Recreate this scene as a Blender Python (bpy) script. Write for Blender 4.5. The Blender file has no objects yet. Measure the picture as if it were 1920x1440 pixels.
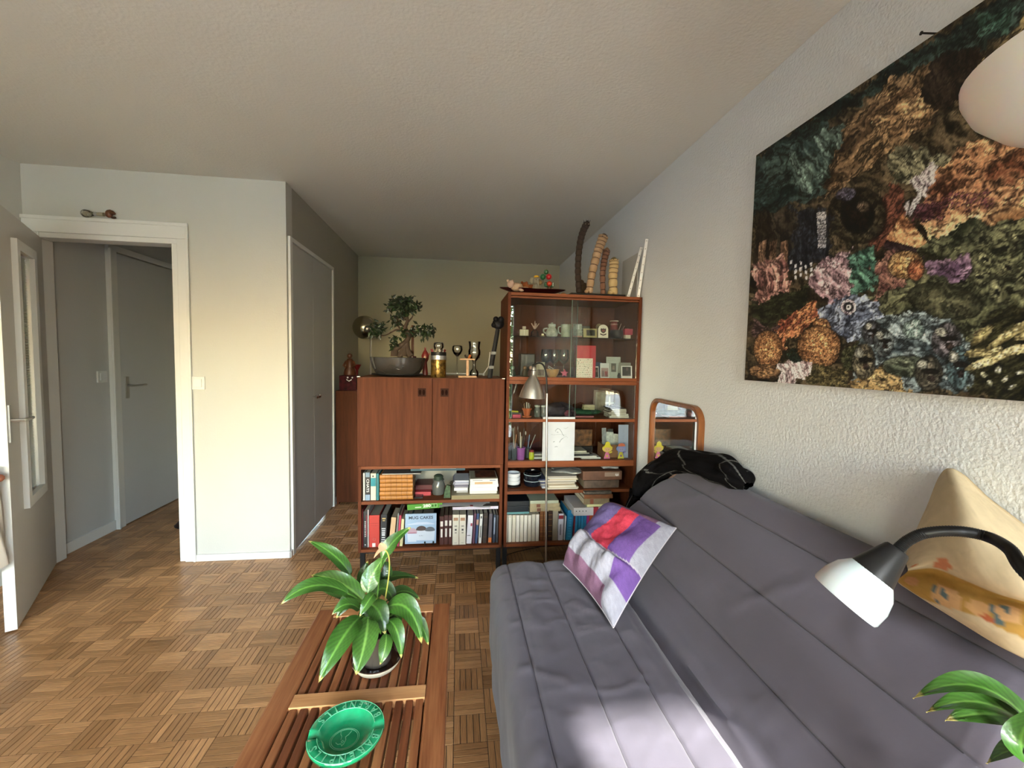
import bpy, bmesh, math, random
import numpy as np
from mathutils import Vector, Matrix
random.seed(7)
S = bpy.context.scene
COL = S.collection
PI = math.pi

# ------------------------------------------------------------------ camera
F_PX, YAW, PITCH, ROLL, EYE = 785.0, .1289, .0593, -.0194, 1.365
_f = np.array([math.sin(YAW)*math.cos(PITCH), math.cos(YAW)*math.cos(PITCH), -math.sin(PITCH)])
_r0 = np.array([math.cos(YAW), -math.sin(YAW), 0]); _d0 = np.cross(_f, _r0)
_r = math.cos(ROLL)*_r0 + math.sin(ROLL)*_d0; _d = -math.sin(ROLL)*_r0 + math.cos(ROLL)*_d0
cam = bpy.data.objects.new('camera', bpy.data.cameras.new('camera')); COL.objects.link(cam)
cam.matrix_world = Matrix(((_r[0], -_d[0], -_f[0], 0), (_r[1], -_d[1], -_f[1], 0), (_r[2], -_d[2], -_f[2], EYE), (0, 0, 0, 1)))
cam.data.sensor_width = 36; cam.data.lens = F_PX/1920*36; cam.data.clip_start = .02
S.camera = cam

# ------------------------------------------------------------------ light
S.view_settings.view_transform = 'Standard'; S.view_settings.look = 'None'
S.view_settings.gamma = 1; S.view_settings.use_curve_mapping = False
S.view_settings.exposure = 1.18
W = bpy.data.worlds.new('world'); S.world = W; W.use_nodes = True
wn = W.node_tree.nodes; wl = W.node_tree.links
sky = wn.new('ShaderNodeTexSky'); sky.sky_type = 'NISHITA'; sky.sun_disc = False
sky.sun_elevation = math.radians(39); sky.sun_rotation = math.radians(186); sky.air_density = 1.2; sky.dust_density = 1.0
bgn = wn['Background']; bgn.inputs['Strength'].default_value = 3.0
wl.new(sky.outputs[0], bgn.inputs['Color'])
sun = bpy.data.lights.new('sun', 'SUN'); sun.energy = 17.0; sun.angle = math.radians(1.6); sun.color = (1, .95, .88)
so = bpy.data.objects.new('sun', sun); COL.objects.link(so); so.location = (-1, -8, 7)
so.rotation_euler = Vector((-.067, 1, -.75)).to_track_quat('-Z', 'Y').to_euler()
def portal(name, x0, x1, z0, z1):
    L = bpy.data.lights.new(name, 'AREA'); L.shape = 'RECTANGLE'; L.size = x1-x0; L.size_y = z1-z0; L.energy = 1
    L.cycles.is_portal = True
    o = bpy.data.objects.new(name, L); COL.objects.link(o); o.location = ((x0+x1)/2, -1.26, (z0+z1)/2)
    o.rotation_euler = Vector((0, 1, 0)).to_track_quat('-Z', 'Y').to_euler()
portal('window_portal', -2.3, .05, .35, 2.3); portal('balcony_portal', .36, .95, .05, 2.3)

# ------------------------------------------------------------------ helpers
def P(px, py, ax, v):
    """the point of the plane ax = v seen at pixel (px, py) of the photograph"""
    d = _r*(px-960)/F_PX + _d*(py-720)/F_PX + _f
    i = 'XYZ'.index(ax); t = (v-(0, 0, EYE)[i])/d[i]
    return Vector((d[0]*t, d[1]*t, EYE+d[2]*t))
def PXY(px, py, x0, z0, x1, z1):
    n = np.array([z1-z0, 0, -(x1-x0)]); d = _r*(px-960)/F_PX + _d*(py-720)/F_PX + _f; o = np.array([0, 0, EYE])
    t = n@(np.array([x0, 0, z0])-o)/(n@d); return Vector(o+t*d)
def proj(p):
    q = np.array([p[0], p[1], p[2]-EYE]); c = _f@q
    return (960+F_PX*(_r@q)/c, 720+F_PX*(_d@q)/c, c)

def M(name, col, rough=.6, metal=0, spec=.5, bump=0, bscale=40, var=0, vscale=6, coat=0, emit=0, sheen=0, trans=0, alpha=1, bdetail=3, stretch=None, sub=0):
    m = bpy.data.materials.new(name); m.use_nodes = True; nt = m.node_tree; N = nt.nodes; b = N['Principled BSDF']
    b.inputs['Base Color'].default_value = (*col, 1); b.inputs['Roughness'].default_value = rough; b.inputs['Metallic'].default_value = metal
    b.inputs['Specular IOR Level'].default_value = spec; b.inputs['Coat Weight'].default_value = coat; b.inputs['Coat Roughness'].default_value = .12
    b.inputs['Sheen Weight'].default_value = sheen; b.inputs['Transmission Weight'].default_value = trans; b.inputs['Alpha'].default_value = alpha
    if sub: b.inputs['Subsurface Weight'].default_value = sub; b.inputs['Subsurface Scale'].default_value = .05
    if var or bump:
        tc = N.new('ShaderNodeTexCoord'); mp = N.new('ShaderNodeMapping'); nt.links.new(tc.outputs['Object'], mp.inputs[0])
        if stretch: mp.inputs['Scale'].default_value = stretch
    if var:
        n = N.new('ShaderNodeTexNoise'); n.inputs['Scale'].default_value = vscale; n.inputs['Detail'].default_value = 4
        nt.links.new(mp.outputs[0], n.inputs['Vector'])
        r = N.new('ShaderNodeMix'); r.data_type = 'RGBA'
        r.inputs[6].default_value = (*[max(0, c*(1-var)) for c in col], 1); r.inputs[7].default_value = (*[min(1, c*(1+var)) for c in col], 1)
        mr = N.new('ShaderNodeMapRange'); mr.inputs[1].default_value = .3; mr.inputs[2].default_value = .7
        nt.links.new(n.outputs['Fac'], mr.inputs[0]); nt.links.new(mr.outputs[0], r.inputs[0]); nt.links.new(r.outputs[2], b.inputs['Base Color'])
    if bump:
        n2 = N.new('ShaderNodeTexNoise'); n2.inputs['Scale'].default_value = bscale; n2.inputs['Detail'].default_value = bdetail
        nt.links.new(mp.outputs[0], n2.inputs['Vector'])
        bp = N.new('ShaderNodeBump'); bp.inputs['Strength'].default_value = 1; bp.inputs['Distance'].default_value = bump
        nt.links.new(n2.outputs['Fac'], bp.inputs['Height']); nt.links.new(bp.outputs[0], b.inputs['Normal'])
    return m
def wood(name, c0, c1, axis=2, scale=9, rough=.4, coat=0, fine=.9, spec=.35):
    """grain running along the given object axis"""
    m = bpy.data.materials.new(name); m.use_nodes = True; nt = m.node_tree; N = nt.nodes; L = nt.links; b = N['Principled BSDF']
    b.inputs['Roughness'].default_value = rough; b.inputs['Coat Weight'].default_value = coat; b.inputs['Coat Roughness'].default_value = .15
    b.inputs['Specular IOR Level'].default_value = spec
    tc = N.new('ShaderNodeTexCoord'); mp = N.new('ShaderNodeMapping'); L.new(tc.outputs['Object'], mp.inputs[0])
    sc = [scale*5]*3; sc[axis] = scale*.28; mp.inputs['Scale'].default_value = sc
    oi = N.new('ShaderNodeObjectInfo'); ad = N.new('ShaderNodeVectorMath'); ad.operation = 'ADD'
    mu = N.new('ShaderNodeMath'); mu.operation = 'MULTIPLY'; mu.inputs[1].default_value = 37; L.new(oi.outputs['Random'], mu.inputs[0])
    L.new(mp.outputs[0], ad.inputs[0]); L.new(mu.outputs[0], ad.inputs[1])
    n = N.new('ShaderNodeTexNoise'); n.inputs['Scale'].default_value = 1; n.inputs['Detail'].default_value = 5; n.inputs['Distortion'].default_value = .4; L.new(ad.outputs[0], n.inputs['Vector'])
    mp2 = N.new('ShaderNodeMapping'); s2 = [scale*30*fine]*3; s2[axis] = scale*1.5; mp2.inputs['Scale'].default_value = s2; L.new(tc.outputs['Object'], mp2.inputs[0])
    n2 = N.new('ShaderNodeTexNoise'); n2.inputs['Scale'].default_value = 1; L.new(mp2.outputs[0], n2.inputs['Vector'])
    mx = N.new('ShaderNodeMath'); mx.operation = 'MULTIPLY_ADD'; mx.inputs[1].default_value = .45; L.new(n2.outputs['Fac'], mx.inputs[0]); L.new(n.outputs['Fac'], mx.inputs[2])
    mr = N.new('ShaderNodeMapRange'); mr.inputs[1].default_value = .5; mr.inputs[2].default_value = .95; L.new(mx.outputs[0], mr.inputs[0])
    c = N.new('ShaderNodeMix'); c.data_type = 'RGBA'; c.inputs[6].default_value = (*c0, 1); c.inputs[7].default_value = (*c1, 1)
    L.new(mr.outputs[0], c.inputs[0]); L.new(c.outputs[2], b.inputs['Base Color'])
    return m
def attr_mat(name, rough=.6, bump=0, bscale=60, spec=.4, attr='col', coat=0, mul=None):
    m = bpy.data.materials.new(name); m.use_nodes = True; nt = m.node_tree; N = nt.nodes; L = nt.links; b = N['Principled BSDF']
    b.inputs['Roughness'].default_value = rough; b.inputs['Specular IOR Level'].default_value = spec; b.inputs['Coat Weight'].default_value = coat
    a = N.new('ShaderNodeAttribute'); a.attribute_name = attr; L.new(a.outputs['Color'], b.inputs['Base Color'])
    if bump:
        tc = N.new('ShaderNodeTexCoord'); n2 = N.new('ShaderNodeTexNoise'); n2.inputs['Scale'].default_value = bscale; L.new(tc.outputs['Object'], n2.inputs['Vector'])
        bp = N.new('ShaderNodeBump'); bp.inputs['Distance'].default_value = bump; L.new(n2.outputs['Fac'], bp.inputs['Height']); L.new(bp.outputs[0], b.inputs['Normal'])
    return m
def glass(name, tint=(.96, .98, .97), ior=1.5, rough=0.0, boost=1.0):
    """thin pane: clear with a fresnel reflection"""
    m = bpy.data.materials.new(name); m.use_nodes = True; nt = m.node_tree; N = nt.nodes; L = nt.links; N.remove(N['Principled BSDF'])
    t = N.new('ShaderNodeBsdfTransparent'); t.inputs[0].default_value = (*tint, 1); g = N.new('ShaderNodeBsdfGlossy'); g.inputs['Roughness'].default_value = rough
    f = N.new('ShaderNodeFresnel'); f.inputs[0].default_value = ior; mu = N.new('ShaderNodeMath'); mu.operation = 'MULTIPLY'; mu.inputs[1].default_value = boost; mu.use_clamp = True
    x = N.new('ShaderNodeMixShader'); L.new(f.outputs[0], mu.inputs[0]); L.new(mu.outputs[0], x.inputs[0]); L.new(t.outputs[0], x.inputs[1]); L.new(g.outputs[0], x.inputs[2])
    L.new(x.outputs[0], N['Material Output'].inputs[0]); return m

class MB:
    """collects geometry for ONE mesh"""
    def __init__(s): s.v = []; s.f = []; s.m = []; s.c = []
    def add(s, vs, fs, mi=0, col=None):
        b = len(s.v); s.v += [tuple(v) for v in vs]; s.f += [tuple(b+i for i in f) for f in fs]; s.m += [mi]*len(fs)
        if col is not None: s.c += [col]*len(vs)
        return s
    def box(s, x0, x1, y0, y1, z0, z1, mi=0, mat=None, col=None):
        vs = [Vector((x, y, z)) for x in (x0, x1) for y in (y0, y1) for z in (z0, z1)]
        if mat is not None: vs = [mat @ v for v in vs]
        return s.add(vs, [(0, 1, 3, 2), (4, 6, 7, 5), (0, 4, 5, 1), (2, 3, 7, 6), (0, 2, 6, 4), (1, 5, 7, 3)], mi, col)
    def tube(s, pts, r, n=8, mi=0, cap=True, flat=1.0, col=None):
        pts = [Vector(p) for p in pts]; k = len(pts); rs = r if hasattr(r, '__len__') else [r]*k
        up = None; vs = []
        for i, p in enumerate(pts):
            t = (pts[min(i+1, k-1)]-pts[max(i-1, 0)]).normalized()
            if up is None: up = Vector((0, 0, 1)) if abs(t.z) < .9 else Vector((0, 1, 0))
            u = (up - t*up.dot(t)).normalized(); w = t.cross(u); up = u
            for j in range(n):
                a = 2*PI*j/n; vs.append(p + (u*math.cos(a)*flat + w*math.sin(a))*rs[i])
        fs = [(i*n+j, i*n+(j+1) % n, (i+1)*n+(j+1) % n, (i+1)*n+j) for i in range(k-1) for j in range(n)]
        if cap: fs += [tuple(range(n))[::-1], tuple((k-1)*n+j for j in range(n))]
        return s.add(vs, fs, mi, col)
    def lathe(s, prof, c=(0, 0, 0), n=24, mi=0, mat=None, cap=True, sx=1, sy=1, col=None):
        vs = []
        for r, z in prof:
            for j in range(n):
                a = 2*PI*j/n; v = Vector((r*math.cos(a)*sx, r*math.sin(a)*sy, z))
                if mat is not None: v = mat @ v
                vs.append(v + Vector(c))
        k = len(prof); fs = [(i*n+j, i*n+(j+1) % n, (i+1)*n+(j+1) % n, (i+1)*n+j) for i in range(k-1) for j in range(n)]
        if cap: fs += [tuple(range(n))[::-1], tuple((k-1)*n+j for j in range(n))]
        return s.add(vs, fs, mi, col)
    def ball(s, c, r, n=12, k=7, mi=0, sc=(1, 1, 1), mat=None, col=None):
        prof = [(math.sin(PI*i/k)*r, -math.cos(PI*i/k)*r) for i in range(k+1)]; prof[0] = (r*.02, -r); prof[-1] = (r*.02, r)
        mm = Matrix.Diagonal((*sc, 1)) if mat is None else mat @ Matrix.Diagonal((*sc, 1))
        return s.lathe(prof, c, n, mi, mm, True, col=col)
    def grid(s, fn, nu, nv, mi=0, flip=False, colfn=None, closeu=False):
        vs = [fn(i/(nu-1) if not closeu else i/nu, j/(nv-1)) for i in range(nu) for j in range(nv)]
        fs = []
        for i in range(nu if closeu else nu-1):
            for j in range(nv-1):
                i2 = (i+1) % nu; f = (i*nv+j, i2*nv+j, i2*nv+j+1, i*nv+j+1); fs.append(f[::-1] if flip else f)
        if colfn: s.c += [colfn(i/(nu-1) if not closeu else i/nu, j/(nv-1)) for i in range(nu) for j in range(nv)]
        return s.add(vs, fs, mi)
    def poly(s, pts, depth, mi=0, mat=None):
        """extruded polygon given in x,z, thickness along +y"""
        n = len(pts); vs = [Vector((x, 0, z)) for x, z in pts]+[Vector((x, depth, z)) for x, z in pts]
        if mat is not None: vs = [mat @ v for v in vs]
        return s.add(vs, [tuple(range(n)), tuple(range(2*n-1, n-1, -1))]+[(i, i+n, (i+1) % n+n, (i+1) % n) for i in range(n)], mi)
    def build(s, name, mats, parent=None, loc=None, smooth=False, bevel=0, fixn=True):
        me = bpy.data.meshes.new(name); me.from_pydata(s.v, [], s.f)
        for m in (mats if isinstance(mats, (list, tuple)) else [mats]): me.materials.append(m)
        if max(s.m, default=0): me.polygons.foreach_set('material_index', s.m)
        if s.c:
            a = me.color_attributes.new('col', 'FLOAT_COLOR', 'POINT'); arr = np.ones((len(s.v), 4), 'f'); arr[:len(s.c), :3] = np.array(s.c)[:, :3]; a.data.foreach_set('color', arr.ravel())
        if fixn and len(s.f) < 60000:
            bm = bmesh.new(); bm.from_mesh(me); bmesh.ops.recalc_face_normals(bm, faces=bm.faces); bm.to_mesh(me); bm.free()
        if smooth:
            me.polygons.foreach_set('use_smooth', [True]*len(me.polygons)); me.set_sharp_from_angle(angle=math.radians(smooth if smooth > 1 else 40))
        me.update()
        return link(name, me, parent, loc, bevel)
def link(name, me, parent=None, loc=None, bevel=0):
    o = bpy.data.objects.new(name, me); COL.objects.link(o)
    if parent is not None: o.parent = parent
    if loc is not None: o.location = loc
    if bevel:
        b = o.modifiers.new('bevel', 'BEVEL'); b.width = bevel; b.segments = 2; b.limit_method = 'ANGLE'; b.angle_limit = math.radians(40)
    return o
def tag(o, label, cat, group=None, kind=None):
    o['label'] = label; o['category'] = cat
    if group: o['group'] = group
    if kind: o['kind'] = kind
    return o
def thing(name, loc, label, cat, group=None, rz=0, rot=None):
    o = bpy.data.objects.new(name, None); COL.objects.link(o); o.location = loc
    o.rotation_euler = rot if rot is not None else (0, 0, rz); o.empty_display_size = .1
    return tag(o, label, cat, group)
def struct(o): o['kind'] = 'structure'; return o
def stuff(o): o['kind'] = 'stuff'; return o
def bx(name, mat, parent, x0, x1, y0, y1, z0, z1, bevel=0): return MB().box(x0, x1, y0, y1, z0, z1).build(name, mat, parent, bevel=bevel)
def rel(o, p): return Vector(p)-o.location
def cr(pts, n):
    """catmull-rom through pts, n samples per span"""
    pts = [Vector(p) for p in pts]; out = []
    for i in range(len(pts)-1):
        a, b, c, d = pts[max(i-1, 0)], pts[i], pts[i+1], pts[min(i+2, len(pts)-1)]
        for k in range(n):
            t = k/n; out.append(.5*((2*b)+(c-a)*t+(2*a-5*b+4*c-d)*t*t+(3*b-a-3*c+d)*t**3))
    return out+[pts[-1]]
def text_obj(name, txt, size, mat, parent, mtx, extrude=.0004, align='CENTER', shear=0, bold=0, sx=1):
    cu = bpy.data.curves.new(name, 'FONT'); cu.body = txt; cu.size = size; cu.extrude = extrude; cu.align_x = align; cu.align_y = 'CENTER'; cu.offset = bold; cu.shear = shear; cu.resolution_u = 3
    t = bpy.data.objects.new(name, cu); COL.objects.link(t); dg = bpy.context.evaluated_depsgraph_get()
    me = bpy.data.meshes.new_from_object(t.evaluated_get(dg)); bpy.data.objects.remove(t)
    me.transform(mtx @ Matrix.Diagonal((sx, 1, 1, 1))); me.materials.clear(); me.materials.append(mat); return link(name, me, parent)
FRONT = Matrix.Rotation(PI/2, 4, 'X')       # text lying in x,z facing -y

# numpy value noise
_rng = np.random.RandomState(3); _T = _rng.rand(256, 256)
def vnoise(x, y):
    xi = np.floor(x).astype(int); yi = np.floor(y).astype(int); fx = x-xi; fy = y-yi; fx = fx*fx*(3-2*fx); fy = fy*fy*(3-2*fy)
    g = lambda a, b: _T[a % 256, b % 256]
    return (g(xi, yi)*(1-fx)+g(xi+1, yi)*fx)*(1-fy)+(g(xi, yi+1)*(1-fx)+g(xi+1, yi+1)*fx)*fy
def fbm(x, y, o=4):
    x = np.asarray(x, float); y = np.asarray(y, float); s = 0; a = .5; t = 0
    for i in range(o): s = s+a*vnoise(x+i*17.3, y+i*9.1); t += a; a *= .55; x = x*2.03; y = y*2.03
    return s/t
# ------------------------------------------------------------------ materials
WALL = M('painted wall', (.62, .605, .555), .85, bump=.0006, bscale=90, var=.015, vscale=1.5)
STUCCO = M('stippled wall paint', (.66, .675, .69), .85, bump=.0026, bscale=105, bdetail=2)
CEIL = M('stippled ceiling paint', (.69, .67, .615), .9, bump=.0016, bscale=80, bdetail=2)
HALLW = M('hall paint', (.60, .595, .58), .8, bump=.0005, bscale=90)
TRIM = M('white gloss paint', (.80, .79, .76), .4)
DOORM = M('door paint', (.60, .575, .54), .5, bump=.0004, bscale=120)
DOORW = M('white door paint', (.66, .66, .66), .45)
STEEL = M('brushed steel', (.55, .54, .52), .35, 1)
CHROME = M('chrome', (.75, .75, .75), .12, 1)
TEAK = wood('teak veneer', (.066, .016, .006), (.120, .033, .012), 2, 5, .55, 0, .9, .12)
TEAKX = wood('teak veneer across', (.12, .031, .010), (.20, .058, .02), 0, 5, .5, 0, .9, .2)
TEAKD = wood('dark teak inside', (.06, .018, .008), (.11, .033, .013), 2, 5, .6, 0, .9, .1)
BLACK = M('black lacquer', (.008, .008, .009), .5, spec=.2)
BLACKP = M('black plastic', (.010, .010, .011), .42, spec=.3)
WHITE = M('white plastic', (.8, .8, .8), .4)
GLASS = glass('clear glass'); GLASSV = glass('vitrine glass', (.90, .92, .91), 1.5, 0, 1.0)
CREAMP = M('cream paper', (.72, .66, .52), .8)
PAGE = M('page block', (.68, .62, .5), .85, bump=.0006, bscale=400, stretch=(.2, 1, 1))

# ------------------------------------------------------------------ room shell
XR, XL, YB, YF, YR, H = 1.17, -2.6, 4.88, 2.92, -1.2, 2.472
def wall(name, mat, *b): return struct(bx(name, mat, None, *b))
struct(bx('ceiling', CEIL, None, XL-.2, XR+.2, YR-.3, YB+.2, H, H+.15))
wall('wall_right', STUCCO, XR, XR+.2, YR-.3, YB+.2, 0, H)
wall('wall_back', M('olive wall dimmed for falloff', (.40, .375, .28), .85, bump=.0005, bscale=90), -1.11, XR, YB, YB+.2, 0, H)  # colour darkened to stand in for light falloff at the far end
wall('wall_left', WALL, XL-.2, XL, YR-.3, 4.75, 0, H)
# front wall with doorway
m = MB().box(-1.75, -1.11, YF, YF+.1, 0, H).box(XL, -1.75, YF, YF+.1, 2.075, H)
struct(m.build('wall_front', WALL))
# closet block : wall with closet opening
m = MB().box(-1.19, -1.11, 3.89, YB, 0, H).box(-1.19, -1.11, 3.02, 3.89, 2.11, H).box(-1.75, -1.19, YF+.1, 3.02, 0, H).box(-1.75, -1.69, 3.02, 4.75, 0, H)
struct(m.build('wall_closet', M('closet wall dimmed for falloff', (.44, .42, .36), .85, bump=.0005, bscale=90)))  # wall colour lowered too, imitating the dim depth of the room
struct(MB().box(XL, -1.75, 4.7, 4.8, 0, H).build('wall_hall', HALLW))
struct(MB().box(XL, -1.75, 3.02, 3.43, 2.135, H).build('wall_lintel', HALLW))
struct(MB().box(XL, XL+.004, 3.03, 3.5, 0, 2.135).box(XL, XL+.004, 3.5, 4.7, 2.16, H).box(XL, XL+.004, 4.36, 4.7, 0, 2.16).build('wall_hall_left', HALLW))
# rear wall with the two window openings
m = MB().box(XL, -2.3, YR-.25, YR, 0, H).box(.05, .36, YR-.25, YR, 0, H).box(.95, XR, YR-.25, YR, 0, H).box(-2.3, .05, YR-.25, YR, 2.3, H).box(.36, .95, YR-.25, YR, 2.3, H).box(-2.3, .05, YR-.25, YR, 0, .35)
struct(m.build('wall_rear', WALL))
def window(n, x0, x1, z0, z1, k):
    w = bpy.data.objects.new('window_%d' % n, None); COL.objects.link(w); w.location = (x0, YR-.12, z0); struct(w)
    W_, H_ = x1-x0, z1-z0; t = .055
    MB().box(0, W_, -.03, .03, 0, t).box(0, W_, -.03, .03, H_-t, H_).box(0, t, -.03, .03, t, H_-t).box(W_-t, W_, -.03, .03, t, H_-t).build('window_frame', TRIM, w)
    for i in range(k):
        a = t+(W_-2*t)*i/k; b = t+(W_-2*t)*(i+1)/k
        s = MB().box(a, b, -.02, .02, t, t+.06).box(a, b, -.02, .02, H_-t-.06, H_-t).box(a, a+.05, -.02, .02, t+.06, H_-t-.06).box(b-.05, b, -.02, .02, t+.06, H_-t-.06).build('sash', TRIM, w)
        MB().box(a+.05, b-.05, -.003, .003, t+.06, H_-t-.06).build('pane', GLASS, s)
window(1, -2.3, .05, .35, 2.3, 3); window(2, .36, .95, .02, 2.3, 1)

# doorway trim
m = MB().box(-2.6, -1.69, YF-.012, YF, 2.075, 2.168).box(-1.752, -1.69, YF-.012, YF, 0, 2.075).box(-2.6, -2.515, YF-.012, YF, 0, 2.075)
m.box(-2.6, -1.685, YF-.02, YF-.012, 2.15, 2.172).box(-1.70, -1.685, YF-.02, YF-.012, 0, 2.15)
m.box(-1.79, -1.752, YF, YF+.1, 0, 2.045).box(-2.6, -2.54, YF, YF+.115, 0, 2.045).box(-2.54, -1.752, YF, YF+.1, 2.045, 2.085)
struct(m.build('trim_1', TRIM, bevel=.003))
# baseboards
struct(MB().box(-1.69, -1.10, YF-.012, YF, 0, .045).box(-1.11, -1.098, YF-.012, 2.945, 0, .045).build('baseboard_front', TRIM, bevel=.002))
struct(MB().box(XL, XL+.016, 3.04, 3.5, 0, .075).build('baseboard_hall', TRIM, bevel=.002))
struct(MB().box(-1.11, -1.098, 3.915, YB, 0, .06).build('baseboard_left', TRIM)); struct(MB().box(-1.098, XR, YB-.012, YB, 0, .06).build('baseboard_back', TRIM)); struct(MB().box(XR-.012, XR, YR, YB-.012, 0, .06).build('baseboard_right', TRIM))
# closet frame + doors
struct(MB().box(-1.115, -1.095, 2.945, 2.985, 0, 2.14).box(-1.115, -1.095, 3.89, 3.92, 0, 2.14).box(-1.115, -1.095, 2.985, 3.89, 2.112, 2.14).build('trim_2', TRIM, bevel=.002))
CLOS = M('closet door paint', (.58, .575, .56), .45)
d = bpy.data.objects.new('door_1', None); COL.objects.link(d); d.location = (-1.11, 2.985, 0); struct(d)
for a, b, k in ((.003, .42, .40), (.4225, .902, .455)):
    l = MB().box(-.02, .004, a, b, .012, 2.11).build('door_leaf', CLOS, d, bevel=.0015)
    MB().lathe([(.006, 0), (.006, .016), (.015, .022), (.017, .032), (.012, .04), (.003, .042)], (0, 0, 0), 16, mat=Matrix.Rotation(PI/2, 4, 'Y')).build('knob', CHROME, l, (.004, k, 1.047), smooth=40)
# hall door on the left
struct(MB().box(XL+.004, XL+.03, 3.5, 3.575, 0, 2.135).box(XL+.004, XL+.03, 4.325, 4.37, 0, 2.15).box(XL+.004, XL+.03, 3.5, 4.37, 2.115, 2.16).box(XL+.03, XL+.042, 3.5, 3.515, 0, 2.13).build('trim_3', TRIM, bevel=.002))
d = bpy.data.objects.new('door_2', None); COL.objects.link(d); d.location = (XL, 3.575, 0); struct(d)
MB().box(.004, .024, .003, .745, .008, 2.105).build('door_leaf', DOORW, d, bevel=.002)
h = MB().box(.024, .03, .045, .08, 1.0, 1.17).tube([(.03, .0625, 1.1), (.07, .0625, 1.1), (.075, .08, 1.1), (.072, .2, 1.1)], .008, 8).build('door_handle', STEEL, d, smooth=40)
for z in (.35, 1.12, 1.87): MB().tube([(.034, .748, z-.04), (.034, .748, z+.04)], .009, 8).build('hinge', TRIM, d, smooth=40)
# glazed door, standing open into the room
ang = math.atan2(-.8575, .5145)
d = bpy.data.objects.new('door_3', None); COL.objects.link(d); d.location = (-2.564, 2.929, 0); d.rotation_euler = (0, 0, ang); struct(d)
Wd = .818; T0 = 0.0; T1 = .04
#  window opening from u0..u1 , z .46 .. 1.92   (side facing camera is +y local)
u0, u1, zb, zt = .275, .60, .565, 1.90
MB().box(0, u0, T0, T1, .008, 2.045).box(u1, Wd-.004, T0, T1, .008, 2.045).box(u0, u1, T0, T1, .008, zb).box(u0, u1, T0, T1, zt, 2.045).build('door_leaf', DOORM, d)
MB().box(Wd-.004, Wd, T0, T1, .008, 2.045).build('door_edge', TRIM, d)
for yy, s in ((T1, 1), (T0, -1)):
    a, b = (yy, yy+.022) if s > 0 else (yy-.022, yy)
    MB().box(u0-.02, u0+.03, a, b, zb-.02, zt+.02).box(u1-.03, u1+.02, a, b, zb-.02, zt+.02).box(u0+.03, u1-.03, a, b, zb-.02, zb+.03).box(u0+.03, u1-.03, a, b, zt-.03, zt+.02).build('glazing_bead', TRIM, d)
g = M('reeded glass', (.30, .33, .28), .22, trans=.35, spec=.5)
m = MB(); n = 150
for i in range(n):
    z = zb+.03+(zt-zb-.06)*i/n; dz = (zt-zb-.06)/n
    m.add([(u0+.03, .023, z), (u1-.03, .023, z), (u1-.03, .03, z+dz*.5), (u0+.03, .03, z+dz*.5), (u0+.03, .023, z+dz), (u1-.03, .023, z+dz)], [(0, 1, 2, 3), (3, 2, 5, 4)])
m.build('reeded_glass', g, d, fixn=False)
for s, y in ((1, T1), (-1, T0)):
    MB().box(Wd-.05, Wd-.018, min(y, y+s*.006), max(y, y+s*.006), .92, 1.10).tube([(Wd-.034, y+s*.006, 1.025), (Wd-.034, y+s*.05, 1.025), (Wd-.048, y+s*.056, 1.025), (Wd-.16, y+s*.053, 1.022)], .0085, 8).build('door_handle', STEEL, d, smooth=40)
for z in (.25, 1.8): MB().tube([(0, -.006, z-.045), (0, -.006, z+.045)], .009, 8).build('hinge', STEEL, d, smooth=40)

# switches
def switch(loc, label, rz=0):
    t = thing('light_switch', loc, label, 'switch', rz=rz)
    MB().box(-.042, .042, -.01, 0, -.042, .042).build('plate', TRIM, t, bevel=.003); MB().box(-.026, .026, -.016, -.01, -.026, .026).build('rocker', WHITE, t, bevel=.002)
switch((-1.653, YF, 1.173), 'white square light switch on the pale wall right of the doorway')
switch((XL+.004, 3.43, 1.178), 'white light switch on the hall wall beside the closed grey door', PI/2)

# ------------------------------------------------------------------ parquet : 120 mm squares of five strips
SQ = .12; GX, GY = .1196, 2.375
def strip_mesh_verts(cx, cy, vert, k):
    o = (k-2)*SQ/5; g = .0010; a, b = (SQ/10-g, SQ/2-g) if vert else (SQ/2-g, SQ/10-g)
    return (cx+(o if vert else 0), cy+(0 if vert else o), a, b)
PQ = bpy.data.materials.new('oak parquet'); PQ.use_nodes = True; nt = PQ.node_tree; N = nt.nodes; L = nt.links; b = N['Principled BSDF']
b.inputs['Roughness'].default_value = .3; b.inputs['Specular IOR Level'].default_value = .45
at = N.new('ShaderNodeAttribute'); at.attribute_name = 'col'
ge = N.new('ShaderNodeNewGeometry'); sx = N.new('ShaderNodeMapping'); sx.inputs['Scale'].default_value = (18, 330, 1); sy = N.new('ShaderNodeMapping'); sy.inputs['Scale'].default_value = (330, 18, 1)
L.new(ge.outputs['Position'], sx.inputs[0]); L.new(ge.outputs['Position'], sy.inputs[0])
mv = N.new('ShaderNodeMix'); mv.data_type = 'VECTOR'; L.new(at.outputs['Alpha'], mv.inputs[0]); L.new(sx.outputs[0], mv.inputs[4]); L.new(sy.outputs[0], mv.inputs[5])
nn = N.new('ShaderNodeTexNoise'); nn.inputs['Scale'].default_value = 1; nn.inputs['Detail'].default_value = 3; L.new(mv.outputs[1], nn.inputs['Vector'])
mr = N.new('ShaderNodeMapRange'); mr.inputs[1].default_value = .3; mr.inputs[2].default_value = .7; mr.inputs[3].default_value = .72; mr.inputs[4].default_value = 1.18; L.new(nn.outputs['Fac'], mr.inputs[0])
n3 = N.new('ShaderNodeTexNoise'); n3.inputs['Scale'].default_value = 2.2; L.new(ge.outputs['Position'], n3.inputs['Vector'])
mr3 = N.new('ShaderNodeMapRange'); mr3.inputs[3].default_value = .85; mr3.inputs[4].default_value = 1.15; L.new(n3.outputs['Fac'], mr3.inputs[0])
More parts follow.
